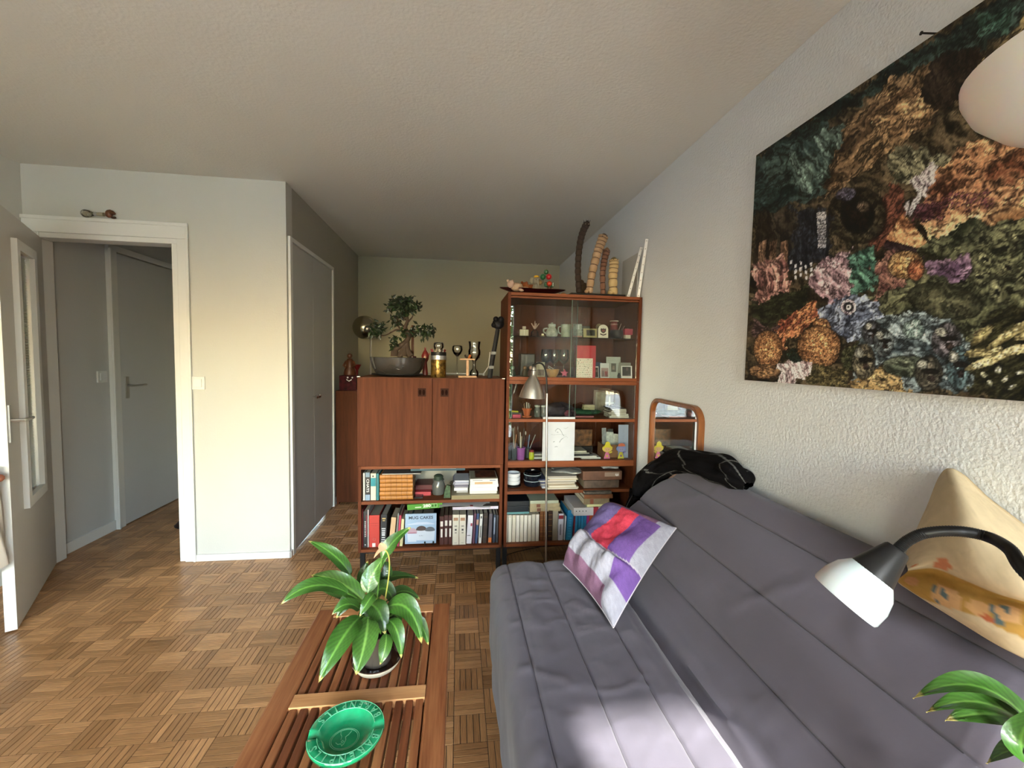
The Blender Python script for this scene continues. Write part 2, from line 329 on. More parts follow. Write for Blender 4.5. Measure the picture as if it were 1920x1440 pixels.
mm = N.new('ShaderNodeMath'); mm.operation = 'MULTIPLY'; L.new(mr.outputs[0], mm.inputs[0]); L.new(mr3.outputs[0], mm.inputs[1])
vm = N.new('ShaderNodeVectorMath'); vm.operation = 'SCALE'; L.new(at.outputs['Color'], vm.inputs[0]); L.new(mm.outputs[0], vm.inputs['Scale']); L.new(vm.outputs[0], b.inputs['Base Color'])
mr4 = N.new('ShaderNodeMapRange'); mr4.inputs[3].default_value = .24; mr4.inputs[4].default_value = .42; L.new(nn.outputs['Fac'], mr4.inputs[0]); L.new(mr4.outputs[0], b.inputs['Roughness'])
floor = struct(bx('floor', M('floor joints', (.06, .03, .013), .8), None, XL-.2, XR+.2, YR-.3, YB+.2, -.1, -.0016))
cells = []
for i in range(-24, 11):
    for j in range(-31, 23):
        cx, cy = GX+(i+.5)*SQ, GY+(j+.5)*SQ
        if cx < XL-.1 or cx > XR+.06 or cy > YB+.06 or cy < YR-.06: continue
        if -1.75 < cx < -1.11-.06 and cy > 3.0: continue
        cells.append((i, j, cx, cy))
strips = []
for i, j, cx, cy in cells:
    vert = (i+j) % 2
    base = random.gauss(1, .13)
    for k in range(5):
        x, y, a, b_ = strip_mesh_verts(cx, cy, vert, k)
        u, v, c = proj((x, y, 0)) if y > .25 else (-1, -1, 1)
        vis = 0 < u < 1920 and 0 < v < 1440 and not (-.56 < x < .0 and y < 1.45) and x < .14
        strips.append((c if vis else 99+random.random(), x, y, a, b_, vert, base*random.gauss(1, .13)))
strips.sort(key=lambda s: s[0])
def tone(t):
    t = min(max(t, .6), 1.4)
    return (.45*t, .235*t**1.12, .098*t**1.3)
meshes = {}
for n_, (c, x, y, a, b_, vert, t) in enumerate(strips[:300]):
    key = (vert, min(7, max(0, int((t-.75)*14))))
    if key not in meshes:
        me = bpy.data.meshes.new('parquet_strip'); q = .0006
        me.from_pydata([(-a, -b_, -.002), (a, -b_, -.002), (a, b_, -.002), (-a, b_, -.002), (-a+q, -b_+q, 0), (a-q, -b_+q, 0), (a-q, b_-q, 0), (-a+q, b_-q, 0)], [], [(4, 5, 6, 7), (0, 1, 5, 4), (1, 2, 6, 5), (2, 3, 7, 6), (3, 0, 4, 7)])
        at_ = me.color_attributes.new('col', 'FLOAT_COLOR', 'POINT'); tt = tone(.78+key[1]/14)
        at_.data.foreach_set('color', [tt[0], tt[1], tt[2], float(vert)]*8); me.materials.append(PQ); meshes[key] = me
    o = link('parquet_strip', meshes[key], floor, (x, y, 0))
vs = []; fs = []; cs = []
for (c, x, y, a, b_, vert, t) in strips[300:]:
    q = .0006; n = len(vs); vs += [(x-a, y-b_, -.002), (x+a, y-b_, -.002), (x+a, y+b_, -.002), (x-a, y+b_, -.002), (x-a+q, y-b_+q, 0), (x+a-q, y-b_+q, 0), (x+a-q, y+b_-q, 0), (x-a+q, y+b_-q, 0)]
    fs += [(n+4, n+5, n+6, n+7), (n, n+1, n+5, n+4), (n+1, n+2, n+6, n+5), (n+2, n+3, n+7, n+6), (n+3, n, n+4, n+7)]; tt = tone(t); cs += [tt[0], tt[1], tt[2], float(vert)]*8
me = bpy.data.meshes.new('parquet'); me.from_pydata(vs, [], fs); at_ = me.color_attributes.new('col', 'FLOAT_COLOR', 'POINT'); at_.data.foreach_set('color', cs); me.materials.append(PQ)
stuff(link('parquet', me, floor))
def hx(s):
    c = [int(s[i:i+2], 16)/255 for i in (0, 2, 4)]; return tuple(.80*(x/12.92 if x <= .04045 else ((x+.055)/1.055)**2.4) for x in c)
_mc = {}
def pm(s, rough=.55, **k):
    key = (s, rough, tuple(k.items()))
    if key not in _mc: _mc[key] = M('painted ' + s, hx(s), rough, **k)
    return _mc[key]

# ------------------------------------------------------------------ outside : balcony, ground, trees
struct(bx('balcony', M('concrete', (.42, .41, .39), .9), None, -3, 1.6, -2.5, YR-.25, -.18, 0))
struct(bx('ground', M('pale bounce ground', (.34, .30, .25), .95, var=.15, vscale=.8), None, -40, 40, -60, -2.6, -4.2, -4))  # unseen ground kept pale to bounce light up to the ceiling
t = thing('balcony_railing', (-.7, -2.45, 0), 'white metal balcony railing outside the windows', 'railing')
MB().box(-2.2, 2.2, -.02, .02, .96, 1.0).box(-2.2, 2.2, -.015, .015, .1, .13).build('rail', TRIM, t)
bm_ = MB().box(-.008, .008, -.008, .008, .13, .96).build('baluster', TRIM, t, (-2.15, 0, 0))
for i in range(1, 40):
    o = bm_.copy(); COL.objects.link(o); o.location = (-2.15+i*.11, 0, 0)
LEAFG = [M('tree leaves %s' % n, c, .6) for n, c in (('mid', (.09, .19, .03)), ('light', (.18, .30, .05)), ('dark', (.04, .10, .02)))]
BARK = M('bark', (.10, .07, .045), .9, bump=.01, bscale=20)
def tree(x, y, z0, zc, r, nl, label, seed):
    rn = random.Random(seed)
    t = thing('leafy_tree', (x, y, z0), label, 'tree')
    m = MB().tube([(0, 0, 0), (.1, .05, (zc-z0)*.5), (0, 0, zc-z0)], [.2, .15, .1], 8)
    for i in range(7):
        a = i*.9; m.tube([(.05, 0, (zc-z0)*(.5+.06*i)), (math.cos(a)*r*.4, math.sin(a)*r*.4, zc-z0+r*.1*i-.5), (math.cos(a)*r*.75, math.sin(a)*r*.75, zc-z0+r*.12*i-.2)], [.07, .045, .02], 6)
    m.build('trunk', BARK, t, smooth=40)
    cl = [(rn.gauss(0, .5), rn.gauss(0, .5), rn.gauss(0, .45), rn.uniform(.28, .5)) for _ in range(26)]
    rs = np.random.RandomState(seed); A = []
    k = nl//26
    m = MB()
    for cx, cy, cz, cr_ in cl:
        for _ in range(k):
            u = Vector((rn.gauss(0, 1), rn.gauss(0, 1), rn.gauss(0, 1))).normalized()*cr_*r*rn.uniform(.75, 1.05)
            c = Vector((cx*r*.8, cy*r*.8, cz*r*.9+zc-z0))+u
            a = Vector((rn.uniform(-1, 1), rn.uniform(-1, 1), rn.uniform(-.6, .6))).normalized(); b = a.cross(u.normalized()+Vector((.1, .2, .3))).normalized(); s = rn.uniform(.07, .13)
            m.add([c-a*s, c-b*s*.45, c+a*s, c+b*s*.45], [(0, 1, 2, 3)], rn.choice((0, 0, 1, 2)))
    stuff(m.build('foliage', LEAFG, t, fixn=False))
aw = thing('sunblocker', (-1.12, YR-.27, 2.36), 'striped cream awning added outside the large window to block sun', 'sunblocker')  # unseen, added only to keep direct sun off the room floor
MB().add([(-1.25, 0, 0), (1.25, 0, 0), (1.25, -1.15, -.62), (-1.25, -1.15, -.62), (-1.25, 0, .006), (1.25, 0, .006), (1.25, -1.15, -.614), (-1.25, -1.15, -.614)], [(0, 1, 2, 3), (7, 6, 5, 4), (0, 4, 5, 1), (1, 5, 6, 2), (2, 6, 7, 3), (3, 7, 4, 0)]).build('blocking_sheet', M('awning fabric', (.55, .5, .42), .9), aw)
for x in (-1.12, 1.12): MB().tube([(x, 0, -.6), (x, -1.12, -.64)], .012, 6).build('arm', TRIM, aw)
tree(-4.2, -8.2, -4, 4.6, 2.4, 9000, 'tall leafy tree added outside to block sun, left of the balcony door view', 1)  # unseen crown placed to screen sun from the large window
tree(3.2, -9.5, -4, 1.2, 2.4, 9000, 'broad leafy tree outside, right of the balcony', 2)
tree(-.6, -14.5, -4, -1.2, 2.6, 7000, 'low leafy tree straight behind the balcony railing', 3)

# ------------------------------------------------------------------ cabinets
CY, CD = 2.57, .44
LX0, LX1, RX0, RX1 = -.588, .286, .299, 1.160
def carcass(name, x0, x1, z0, z1, label, shelf=None, back=TEAKD, glassshelf=None, legs=False, th=.018, trimc=TEAKX):
    t = thing(name, (x0, CY, 0 if legs else z0), label, 'cabinet'); oz = 0 if not legs else z0
    w = x1-x0; h = z1-z0; a = oz; b = oz+h
    bx('side_panel', TEAK, t, 0, th, 0, CD, a, b); bx('side_panel', TEAK, t, w-th, w, 0, CD, a, b)
    bx('bottom_panel', TEAKX, t, th, w-th, 0, CD, a, a+th); bx('top_panel', TEAKX, t, th, w-th, 0, CD, b-th, b)
    bx('back_panel', back, t, th, w-th, CD-.008, CD-.001, a+th, b-th)
    if shelf: bx('shelf', TEAKX, t, th, w-th, .004, CD-.01, shelf[0]-z0+oz, shelf[1]-z0+oz)
    if glassshelf: bx('glass_shelf', GLASS, t, th, w-th, .04, CD-.01, glassshelf-.006-z0+oz, glassshelf-z0+oz)
    if legs:
        m = MB()
        for lx in (.0, w-.028):
            [MB().box(0, .028, ly, ly+.025, 0, oz-.03).build('leg', BLACK, t, (lx, 0, 0)) for ly in (.05, CD-.075)]
        MB().box(0, w, .05, .075, oz-.03, oz).box(0, w, CD-.075, CD-.05, oz-.03, oz).box(0, .028, .075, CD-.075, oz-.03, oz).box(w-.028, w, .075, CD-.075, oz-.03, oz).build('base_frame', BLACK, t)
    return t
cab_ll = carcass('open_cabinet', LX0, LX1, .174, .704, 'teak open cabinet full of books, on black metal legs, under the two-door cabinet', (.469, .487), legs=True)
cab_lu = carcass('door_cabinet', LX0, LX1, .706, 1.242, 'reddish teak cabinet with two plain doors, carrying the bonsai', back=TEAK)
w = LX1-LX0
for a, b, hxp in ((.001, w/2-.0015, w/2-.062), (w/2+.0015, w-.001, w/2+.072)):
    d = MB().box(a, b, -.018, -.001, .004, .534).build('door', TEAK, cab_lu, bevel=.001)
    MB().box(hxp-.024, hxp+.024, -.0195, -.0182, .425, .475).build('handle', M('dark handle recess', (.03, .008, .004), .6, spec=.1), d)
    for q in (-.011, .011): MB().lathe([(.0075, -.0005), (.0075, .0006)], (0, 0, 0), 16, sy=2.2, mat=Matrix.Rotation(PI/2, 4, 'X')).build('finger_slot', M('slot shadow wood', (.012, .003, .002), .8, spec=.05), d, (hxp+q, -.0199, .45))
for x in (0.008, w-.008): bx('corner_cap', WHITE, cab_lu, x-.009, x+.009, -.0175, -.004, .536, .541)
cab_rl = carcass('open_cabinet', RX0, RX1, .174, .703, 'teak open cabinet on black legs below the glass cabinets, partly behind the sofa', (.513, .532), legs=True)
cab_r2 = carcass('glass_cabinet', RX0, RX1, .703, 1.233, 'lower glass-fronted teak cabinet with a drawing taped to its pane', (.973, .991))
cab_r1 = carcass('glass_cabinet', RX0, RX1, 1.235, 1.775, 'upper glass-fronted teak cabinet with the red card and photos inside', glassshelf=1.513)
for c, zz in ((cab_r2, .703), (cab_r1, 1.235)):
    w = RX1-RX0; h = .53
    p = bx('sliding_pane', GLASSV, c, .019, .446, .022, .026, .02, h-.02); bx('pane_edge', M('green glass edge', (.16, .24, .20), .2), p, .446, .448, .022, .026, .02, h-.02)
    p = bx('sliding_pane', GLASSV, c, .408, w-.019, .012, .016, .02, h-.02); bx('pane_edge', bpy.data.materials['green glass edge'], p, .406, .408, .012, .016, .02, h-.02)
    bx('track', TEAKX, c, .018, w-.018, .008, .03, .018, .0205); bx('track', TEAKX, c, .018, w-.018, .008, .03, h-.022, h-.012)

# ------------------------------------------------------------------ sofa
FAB = M('grey lilac cotton cover', (.100, .090, .118), .92, bump=.0016, bscale=15, bdetail=9, var=.05, vscale=5, sheen=.15, spec=.2)
FABD = M('cover seam stitching', (.07, .065, .08), .9)
def slab(xs, ys, zs, r, disp):
    """rounded box surface on the given grid lines, displaced by disp(p, q)"""
    X0, X1, Y0, Y1, Z0, Z1 = xs[0], xs[-1], ys[0], ys[-1], zs[0], zs[-1]; vid = {}; vs = []; fs = []
    def V(i, j, k):
        key = (i, j, k)
        if key not in vid:
            p = Vector((xs[i], ys[j], zs[k])); q = Vector((min(max(p.x, X0+r), X1-r), min(max(p.y, Y0+r), Y1-r), min(max(p.z, Z0+r), Z1-r)))
            d = p-q; 
            if d.length > 1e-9: p2 = q+d.normalized()*r
            else: p2 = p
            vid[key] = len(vs); vs.append(disp(p2, p))
        return vid[key]
    nx, ny, nz = len(xs), len(ys), len(zs)
    for k in (0, nz-1):
        for i in range(nx-1):
            for j in range(ny-1): fs.append((V(i, j, k), V(i+1, j, k), V(i+1, j+1, k), V(i, j+1, k)))
    for i in (0, nx-1):
        for j in range(ny-1):
            for k in range(nz-1): fs.append((V(i, j, k), V(i, j+1, k), V(i, j+1, k+1), V(i, j, k+1)))
    for j in (0, ny-1):
        for i in range(nx-1):
            for k in range(nz-1): fs.append((V(i, j, k), V(i+1, j, k), V(i+1, j, k+1), V(i, j, k+1)))
    m = MB(); m.add(vs, fs); return m
def lines(a, b, n, seams=()):
    l = list(np.linspace(a, b, n))
    for s in seams: l = [x for x in l if abs(x-s) > .008]+[s-.007, s-.0035, s-.0012, s, s+.0012, s+.0035, s+.007]
    return sorted(l)
def nz(a, b, s=1, o=3): return float(fbm(a*s+31, b*s+57, o))-.5
sofa = thing('sofa_bed', (.6, 1.28, 0), 'grey-lilac quilted two-seat sofa bed along the right wall', 'sofa')
SY0, SY1 = .57, 1.90
sx_ = [.235, .400, .555]
def seatd(p, q):
    p = p.copy(); top = max(0, (p.z-.30)/.14)
    dm = min(abs(p.x-s) for s in sx_+[.70, .12]); 
    if p.z > .3:
        p.z += top*(.008*(1-math.exp(-(dm/.03)**2)) - .007*math.exp(-(dm/.0035)**2))
        a = nz(p.x*3, p.y, 6); p.z += top*a*.008
        # creases running across between seams
        cx = math.sin(p.y*21+nz(p.x, p.y, 9)*9+p.x*7); p.z += top*.0045*max(0, cx)**4*(1 if p.x < .6 else .3); p.z += top*.0022*(1-min(1, abs(2*nz(p.x*5+p.y*3, p.y*7-p.x*4, 1.3, 2))*5))
        # folds along the back of the seat
        for s, a_, w_ in ((.622, .013, .009), (.652, .015, .008), (.592, .006, .008)):
            s2 = s+.012*math.sin(p.y*4+s*40)+.02*(p.y-1.2)*(s-.6)*6
            k = math.exp(-((p.x-s2)/w_)**2)*(.5+.5*math.sin(p.y*3.1+s*90)**2); p.z += top*a_*k
        p.z -= .022*max(0, (p.x-.56)/.14)**2
    if p.x < .18 and p.z < .40:
        f = 1-min(1, p.z/.40); p.x -= .001+.006*f*(1+.6*math.sin(p.y*9+1))-.010*nz(p.y, p.z, 7); 
        p.x -= .004*math.sin(p.y*26+3*nz(p.y, p.z, 5))*f
    return p
m = slab(lines(.156, .72, 42, sx_), list(np.linspace(SY0, SY1, 150)), list(np.linspace(.03, .435, 22)), .085, seatd)
m.build('seat', FAB, sofa, rel(sofa, sofa.location)-sofa.location+Vector((0, 0, 0)), smooth=60, fixn=True)
ux, uz = .6333, .7739; BX, BZ = .70, .40
bs = [.168, .345, .532]
def backd(p, q):
    # p in (u along slope, y, depth w : 0 = front face)
    u, y, w_ = p.x, p.y, p.z
    e = max(0, (u-.20)/.43); far = 1.0
    if y > 1.5: y -= .24*(e**2.6)*((y-1.5)/.52)**2
    f = max(0, 1-w_/.03)
    dm = min(abs(u-s) for s in bs+[-.05, .68])
    w_ -= f*(.011*(1-math.exp(-(dm/.035)**2)) - .007*math.exp(-(dm/.0035)**2))
    w_ -= f*nz(u*2, y, 5)*.008
    w_ -= f*.005*max(0, math.sin(y*7+u*17+nz(u, y, 6)*5))**5
    for c_, a_ in ((.03, .014), (.065, .012), (.10, .008), (.135, .004)):
        w_ -= f*a_*math.exp(-((u-c_-.012*math.sin(y*5+c_*60))/.009)**2)*(.4+.6*math.sin(y*2.7+c_*50)**2)
    w_ += f*.004*math.exp(-((y-.60)/.004)**2)
    if u > .3 and y < .95: w_ -= f*.006*math.sin((y-.57)*40+u*9)*math.exp(-((y-.64)/.14)**2)*math.exp(-((u-.58)/.07)**2)
    return Vector((BX+ux*u+uz*w_, y, BZ+uz*u-ux*w_))
m = slab(lines(-.06, .640, 52, bs), list(np.linspace(SY0, 2.02, 150)), list(np.linspace(0, .085, 7)), .042, backd)
m.build('backrest', FAB, sofa, -sofa.location, smooth=60)
for s in sx_:
    pts = [seatd(Vector((s, y, .435)), None)+Vector((0, 0, .0008)) for y in np.linspace(SY0+.05, SY1-.06, 60)]
    MB().tube(pts, .0011, 5).build('seam', FABD, sofa, -sofa.location)
for s in bs:
    pts = [backd(Vector((s, y, 0)), None)+Vector((-.0008, 0, .0006)) for y in np.linspace(SY0+.04, 1.96, 60)]
    MB().tube(pts, .0011, 5).build('seam', FABD, sofa, -sofa.location)
for x in (.22, .66):
    for y in (.68, 1.78): MB().box(x-.02, x+.02, y-.02, y+.02, 0, .05).build('foot', BLACK, sofa, -sofa.location)

# ------------------------------------------------------------------ coffee table
TH = .42
tb = thing('coffee_table', (-.262, 1.0, 0), 'low slatted hardwood coffee table in front of the sofa, with the plant and ashtray', 'table')
TW = wood('oiled hardwood', (.20, .062, .022), (.38, .15, .060), 1, 8, .42)
TWD = wood('oiled dark hardwood slats', (.11, .032, .013), (.24, .075, .030), 1, 8, .42)
TWX = wood('pale hardwood crossbar', (.46, .20, .075), (.66, .36, .16), 0, 8, .42)
def tbx(name, mat, x0, x1, y0, y1, z0, z1, bev=.003): return MB().box(x0+.262, x1+.262, y0-1, y1-1, z0, z1).build(name, mat, tb, bevel=bev)
tbx('side_rail', TW, -.503, -.440, .40, 1.585, TH-.028, TH, .006); tbx('side_rail', TW, -.081, -.021, .40, 1.585, TH-.028, TH, .006)
tbx('end_rail', TWX, -.440, -.081, 1.535, 1.583, TH-.026, TH-.001); tbx('end_rail', TWX, -.440, -.081, .40, .45, TH-.026, TH-.001)
tbx('crossbar', TWX, -.440, -.081, 1.132, 1.178, TH-.024, TH+.001, .001); tbx('crossbar', TWX, -.440, -.081, .77, .815, TH-.024, TH+.001, .001)
ns = 13; pitch = (.359)/ns
for y0, y1 in ((1.179, 1.534), (.816, 1.131), (.451, .769)):
    for i in range(ns):
        x = -.440+pitch*(i+.5); tbx('slat', TWD if i % 3 else TW, x-.0102, x+.0102, y0, y1, TH-.036, TH-.002, .0025)
for x in (-.49, -.065):
    for y in (.43, 1.52): tbx('leg', TW, x, x+.032, y, y+.04, 0, TH-.028)
tbx('under_rail', TW, -.46, -.06, 1.14, 1.165, TH-.07, TH-.03); tbx('under_rail', TW, -.455, -.437, .46, 1.53, TH-.06, TH-.028); tbx('under_rail', TW, -.085, -.067, .46, 1.53, TH-.06, TH-.028)
# ------------------------------------------------------------------ throw pillow on the sofa
def bil(T, R, L, B): return lambda u, v: T*(1-u)*(1-v)+R*(1-u)*v+L*u*(1-v)+B*u*v
def sss(a, b, x):
    t = min(1, max(0, (x-a)/(b-a))); return t*t*(3-2*t)
Tp, Rp, Lp, Bp = P(1150, 945, 'Y', 1.93), P(1268, 990, 'Y', 1.60), P(1056, 1058, 'Z', .475), P(1150, 1177, 'Z', .458)
pil = thing('throw_pillow', (Tp+Rp+Lp+Bp)/4, 'patchwork pillow in red, violet and pale lilac at the far end of the sofa', 'pillow')
q_ = bil(Tp, Rp, Lp, Bp); nrm = (Rp-Lp).cross(Bp-Tp).normalized()
if nrm.dot(Vector((0, 0, EYE))-Tp) < 0: nrm = -nrm
def pillow_pt(u, v, side, th=.085):
    a = 2*u-1; b = 2*v-1
    k = max(0, (1-a**4)*(1-b**4))**.55
    uu = .5+(a*(1-.06*(1-b*b)))/2; vv = .5+(b*(1-.06*(1-a*a)))/2 if b > 0 else .5+(b*(1+.13*(1-abs(a)**3)))/2
    p = q_(uu, vv)
    if side > 0:
        h = th*k
        h += .012*k*(math.sin(u*9+v*4+3*nz(u*2, v*2, 2))) + .018*k*nz(u*4, v*4, 1.4)
        d = (u-.56-.10*math.sin(v*3.0))          # soft fold where the cover sags
        h += .026*k*sss(-.03, .05, d)*math.exp(-max(0, d)*5) - .012*k*math.exp(-(d/.02)**2)
        h += .010*k*sss(.55, .8, u)*math.sin(v*26+u*12+2*nz(u*3, v*3, 3))
    else: h = -.035*k
    return p+nrm*h
def pcol(u, v):
    n = float(fbm(u*60, v*60, 3)); w = (.8+.4*n)
    pale = (.32, .32, .40); mauve = (.20, .105, .18); vio = (.145, .075, .28); blu = (.13, .10, .26); red = (.62, .055, .10)
    d = u-.56-.10*math.sin(v*3.0)
    if d > 0: c = (vio if v > .80 and u < .80 else pale) if u < .88 or v > .8 else mauve
    elif u < .035: c = pale
    elif u < .10: c = mauve if v < .85 else pale
    elif v > .91: c = pale
    elif v < .34+.03*math.sin(u*9): c = blu
    elif v < .63: c = red
    else: c = vio
    if d > -.012 and d < 0: c = (.5, .45, .55)
    return tuple(x*w for x in c)
PILM = attr_mat('brushed cotton patchwork', .95, .0012, 220, .2)
m = MB().grid(lambda u, v: pillow_pt(u, v, 1)-pil.location, 110, 110, colfn=pcol)
m.grid(lambda u, v: pillow_pt(u, v, -1)-pil.location, 40, 40, colfn=lambda u, v: (.24, .13, .21), flip=True)
m.build('cover', PILM, pil, smooth=80, fixn=False)
ed = [pillow_pt(t, 0, 1) for t in np.linspace(0, 1, 30)]+[pillow_pt(1, t, 1) for t in np.linspace(0, 1, 30)]+[pillow_pt(1-t, 1, 1) for t in np.linspace(0, 1, 30)]+[pillow_pt(0, 1-t, 1) for t in np.linspace(0, 1, 30)]
MB().tube([e-pil.location for e in ed], .0022, 6).build('piping', M('pale piping', (.5, .47, .55), .9), pil, smooth=40)

# ------------------------------------------------------------------ black checked blanket on the back of the sofa
bpath = cr([(.93, 2.10, .50), (.955, 2.085, .63), (.99, 2.04, .765), (1.035, 1.93, .858), (1.065, 1.78, .905), (1.085, 1.62, .925), (1.095, 1.50, .918), (1.10, 1.44, .90)], 10)
brad = cr([(.04, 0, 0), (.055, 0, 0), (.066, 0, 0), (.066, 0, 0), (.066, 0, 0), (.066, 0, 0), (.062, 0, 0), (.02, 0, 0)], 10)
nb = len(bpath)
def bl(u, v):
    f = v*(nb-1); i = min(int(f), nb-2); k = f-i; p = bpath[i].lerp(bpath[i+1], k); r = brad[i].lerp(brad[i+1], k).x
    t = (bpath[min(i+2, nb-1)]-bpath[max(i-1, 0)]).normalized(); a = 2*PI*u
    s = t.cross(Vector((0, 0, 1))).normalized() if abs(t.z) < .95 else Vector((1, 0, 0)); w_ = s.cross(t).normalized()
    r *= 1+.16*math.sin(3*a+v*5)+.30*nz(math.cos(a)*1.5+v*4, math.sin(a)*1.5, 1.6)+.06*math.sin(6*a-v*14+3*math.sin(v*9))+.09*math.sin(v*22+2*a)+.05*math.sin(v*41-3*a)
    p = p+(s*math.cos(a)*1.0+w_*math.sin(a)*.82)*r
    p.x = min(p.x, 1.160); return p
def bcol(u, v):
    l = min(abs(((u+.05*math.sin(v*7))*3) % 1-.5)*.7, abs((v*4+.12*math.sin(u*14)+.2*math.sin(u*6)) % 1-.5)*1.0)
    return (.09, .088, .085) if l < .018 else (.0035, .003, .0035)
blk = thing('blanket', (1.05, 1.75, .85), 'black blanket with thin white checks bunched over the far top of the sofa back', 'blanket')
MB().grid(lambda u, v: bl(u, v)-blk.location, 140, 200, colfn=bcol, closeu=True).build('cloth', attr_mat('black checked wool', .9, .0008, 400, .08), blk, smooth=80, fixn=False)

# ------------------------------------------------------------------ cream cushion by the lamp
CR_ = [  # rows of points over the cushion, top edge first : (px, py, X)
    [(1700, 1035, 1.13), (1735, 955, 1.14), (1776, 878, 1.145), (1850, 935, 1.145), (1940, 1003, 1.14), (2060, 1090, 1.13)],
    [(1697, 1048, 1.08), (1730, 985, 1.06), (1790, 930, 1.06), (1860, 975, 1.055), (1940, 1035, 1.06), (2050, 1110, 1.07)],
    [(1700, 1060, 1.04), (1745, 1025, 1.015), (1800, 1005, 1.00), (1865, 1035, .995), (1940, 1075, 1.00), (2040, 1135, 1.03)],
    [(1702, 1068, 1.03), (1755, 1055, 1.01), (1810, 1072, .985), (1870, 1100, .98), (1940, 1125, .985), (2035, 1150, 1.02)],
    [(1700, 1073, 1.045), (1745, 1074, 1.04), (1800, 1094, 1.02), (1865, 1118, 1.015), (1940, 1136, 1.015), (2035, 1155, 1.04)],
    [(1686, 1085, 1.03), (1730, 1098, 1.00), (1790, 1120, .985), (1860, 1138, .985), (1940, 1155, .99), (2040, 1175, 1.02)],
    [(1684, 1092, 1.03), (1730, 1120, .995), (1790, 1150, .975), (1860, 1175, .97), (1940, 1195, .98), (2045, 1215, 1.01)],
    [(1690, 1098, 1.045), (1740, 1130, 1.015), (1800, 1167, .995), (1865, 1207, .985), (1930, 1240, .99), (2050, 1300, 1.02)]]
CUV = []
rows = [cr([P(*c[:2], 'X', c[2]) for c in r], 8) for r in CR_]
cols = [cr([rows[j][i] for j in range(len(rows))], 8) for i in range(len(rows[0]))]
cen = Vector((1.06, .72, .95))
cu = thing('cushion', cen, 'cream cushion with a golden printed band, leaning on the wall behind the white-shaded lamp', 'cushion')
ni, nj = len(cols), len(cols[0]); m = MB()
def ccol(i, j):
    v = j/(nj-1)*7; u = i/(ni-1)*5; n = float(fbm(i*.8, j*.8, 3)); cream = (.56, .455, .30); gold = (.44, .25, .06)
    if 3.6 < v < 5.9+.25*math.sin(u*2):
        c = gold
        for (a, b, r, cc) in ((.55, 4.9, .26, (.55, .27, .12)), (1.75, 5.25, .50, (.62, .36, .17)), (2.65, 5.2, .3, (.60, .34, .15)), (3.4, 5.1, .35, (.62, .36, .17)), (2.9, 5.75, .18, (.45, .12, .05)), (4.2, 5.2, .3, (.6, .34, .15))):
            if ((u-a)/r)**2+((v-b)/(r*1.5))**2 < 1: c = cc
        for (a, b) in ((1.5, 5.2), (3.1, 5.2)):     # the blue letter strokes
            if abs(v-b) < .55 and min(abs(abs(u-a)-.16*(1-(v-b+.55)/1.1)-.10*0), abs(u-a-.32+.16*(v-b+.55)/1.1)) < .035: c = (.10, .15, .16)
    else:
        c = cream
        for (a, b, r) in ((.3, 2.7, .13), (1.25, 3.05, .28), (1.05, 3.2, .15), (4.6, 1.4, .12)):
            if ((u-a)/r)**2+((v-b)/(r*1.3))**2 < 1: c = (.52, .20, .10)
    return tuple(x*(.85+.3*n) for x in c)
vs = [p-cen for c in cols for p in c]; fs = [(i*nj+j, (i+1)*nj+j, (i+1)*nj+j+1, i*nj+j+1) for i in range(ni-1) for j in range(nj-1)]
m.c = [ccol(i, j) for i in range(ni) for j in range(nj)]; 
nf = len(vs)
for i in range(ni):      # back face close to the wall
    a, b = cols[i][0], cols[i][-1]
    for j in range(nj): 
        t = j/(nj-1); p = a.lerp(b, t); p = Vector((min(1.158, max(p.x, cols[i][j].x+.004)+.09*math.sin(PI*t)**.6), p.y, p.z)); vs.append(p-cen); m.c.append((.48, .37, .23))
fs += [(nf+i*nj+j+1, nf+(i+1)*nj+j+1, nf+(i+1)*nj+j, nf+i*nj+j) for i in range(ni-1) for j in range(nj-1)]
for i in (0, ni-1): fs += [(i*nj+j, i*nj+j+1, nf+i*nj+j+1, nf+i*nj+j) for j in range(nj-1)]
for j in (0, nj-1): fs += [(i*nj+j, (i+1)*nj+j, nf+(i+1)*nj+j, nf+i*nj+j) for i in range(ni-1)]
m.add(vs, fs); m.build('cover', attr_mat('printed cushion cotton', .92, .0012, 45, .2), cu, smooth=80)

# ------------------------------------------------------------------ collage picture on the right wall
PY0, PY1, PZ0, PZ1, PXW = 1.560, .25, 1.299, 2.182, 1.170
nu_, nv_ = 430, 300
Yg = np.linspace(PY0, PY1, nu_)[:, None]+np.zeros((1, nv_)); Zg = np.zeros((nu_, 1))+np.linspace(PZ0, PZ1, nv_)[None, :]
_q = np.stack([np.full_like(Yg, 1.150), Yg, Zg-EYE], -1); _c = _q@_f
CX = ((960+F_PX*(_q@_r)/_c)-1380)*1.894; CYY = (720+F_PX*(_q@_d)/_c)*1.894
wx = (fbm(CX/60, CYY/60, 4)-.5)*70; wy = (fbm(CX/60+9, CYY/60+5, 4)-.5)*70
_w2 = (fbm(CX/22+3, CYY/22+8, 4)-.5)*34; _w3 = (fbm(CX/22+13, CYY/22+28, 4)-.5)*34
AX, AY = CX+wx*1.0+_w2, CYY+wy*1.0+_w3
def inpoly(pts, X, Y):
    r = np.zeros(X.shape, bool); n = len(pts)
    for i in range(n):
        x0, y0 = pts[i]; x1, y1 = pts[(i+1) % n]
        if y0 == y1: continue
        c = ((y0 > Y) != (y1 > Y)) & (X < (x1-x0)*(Y-y0)/(y1-y0)+x0); r ^= c
    return r
IMG = np.zeros((nu_, nv_, 3))
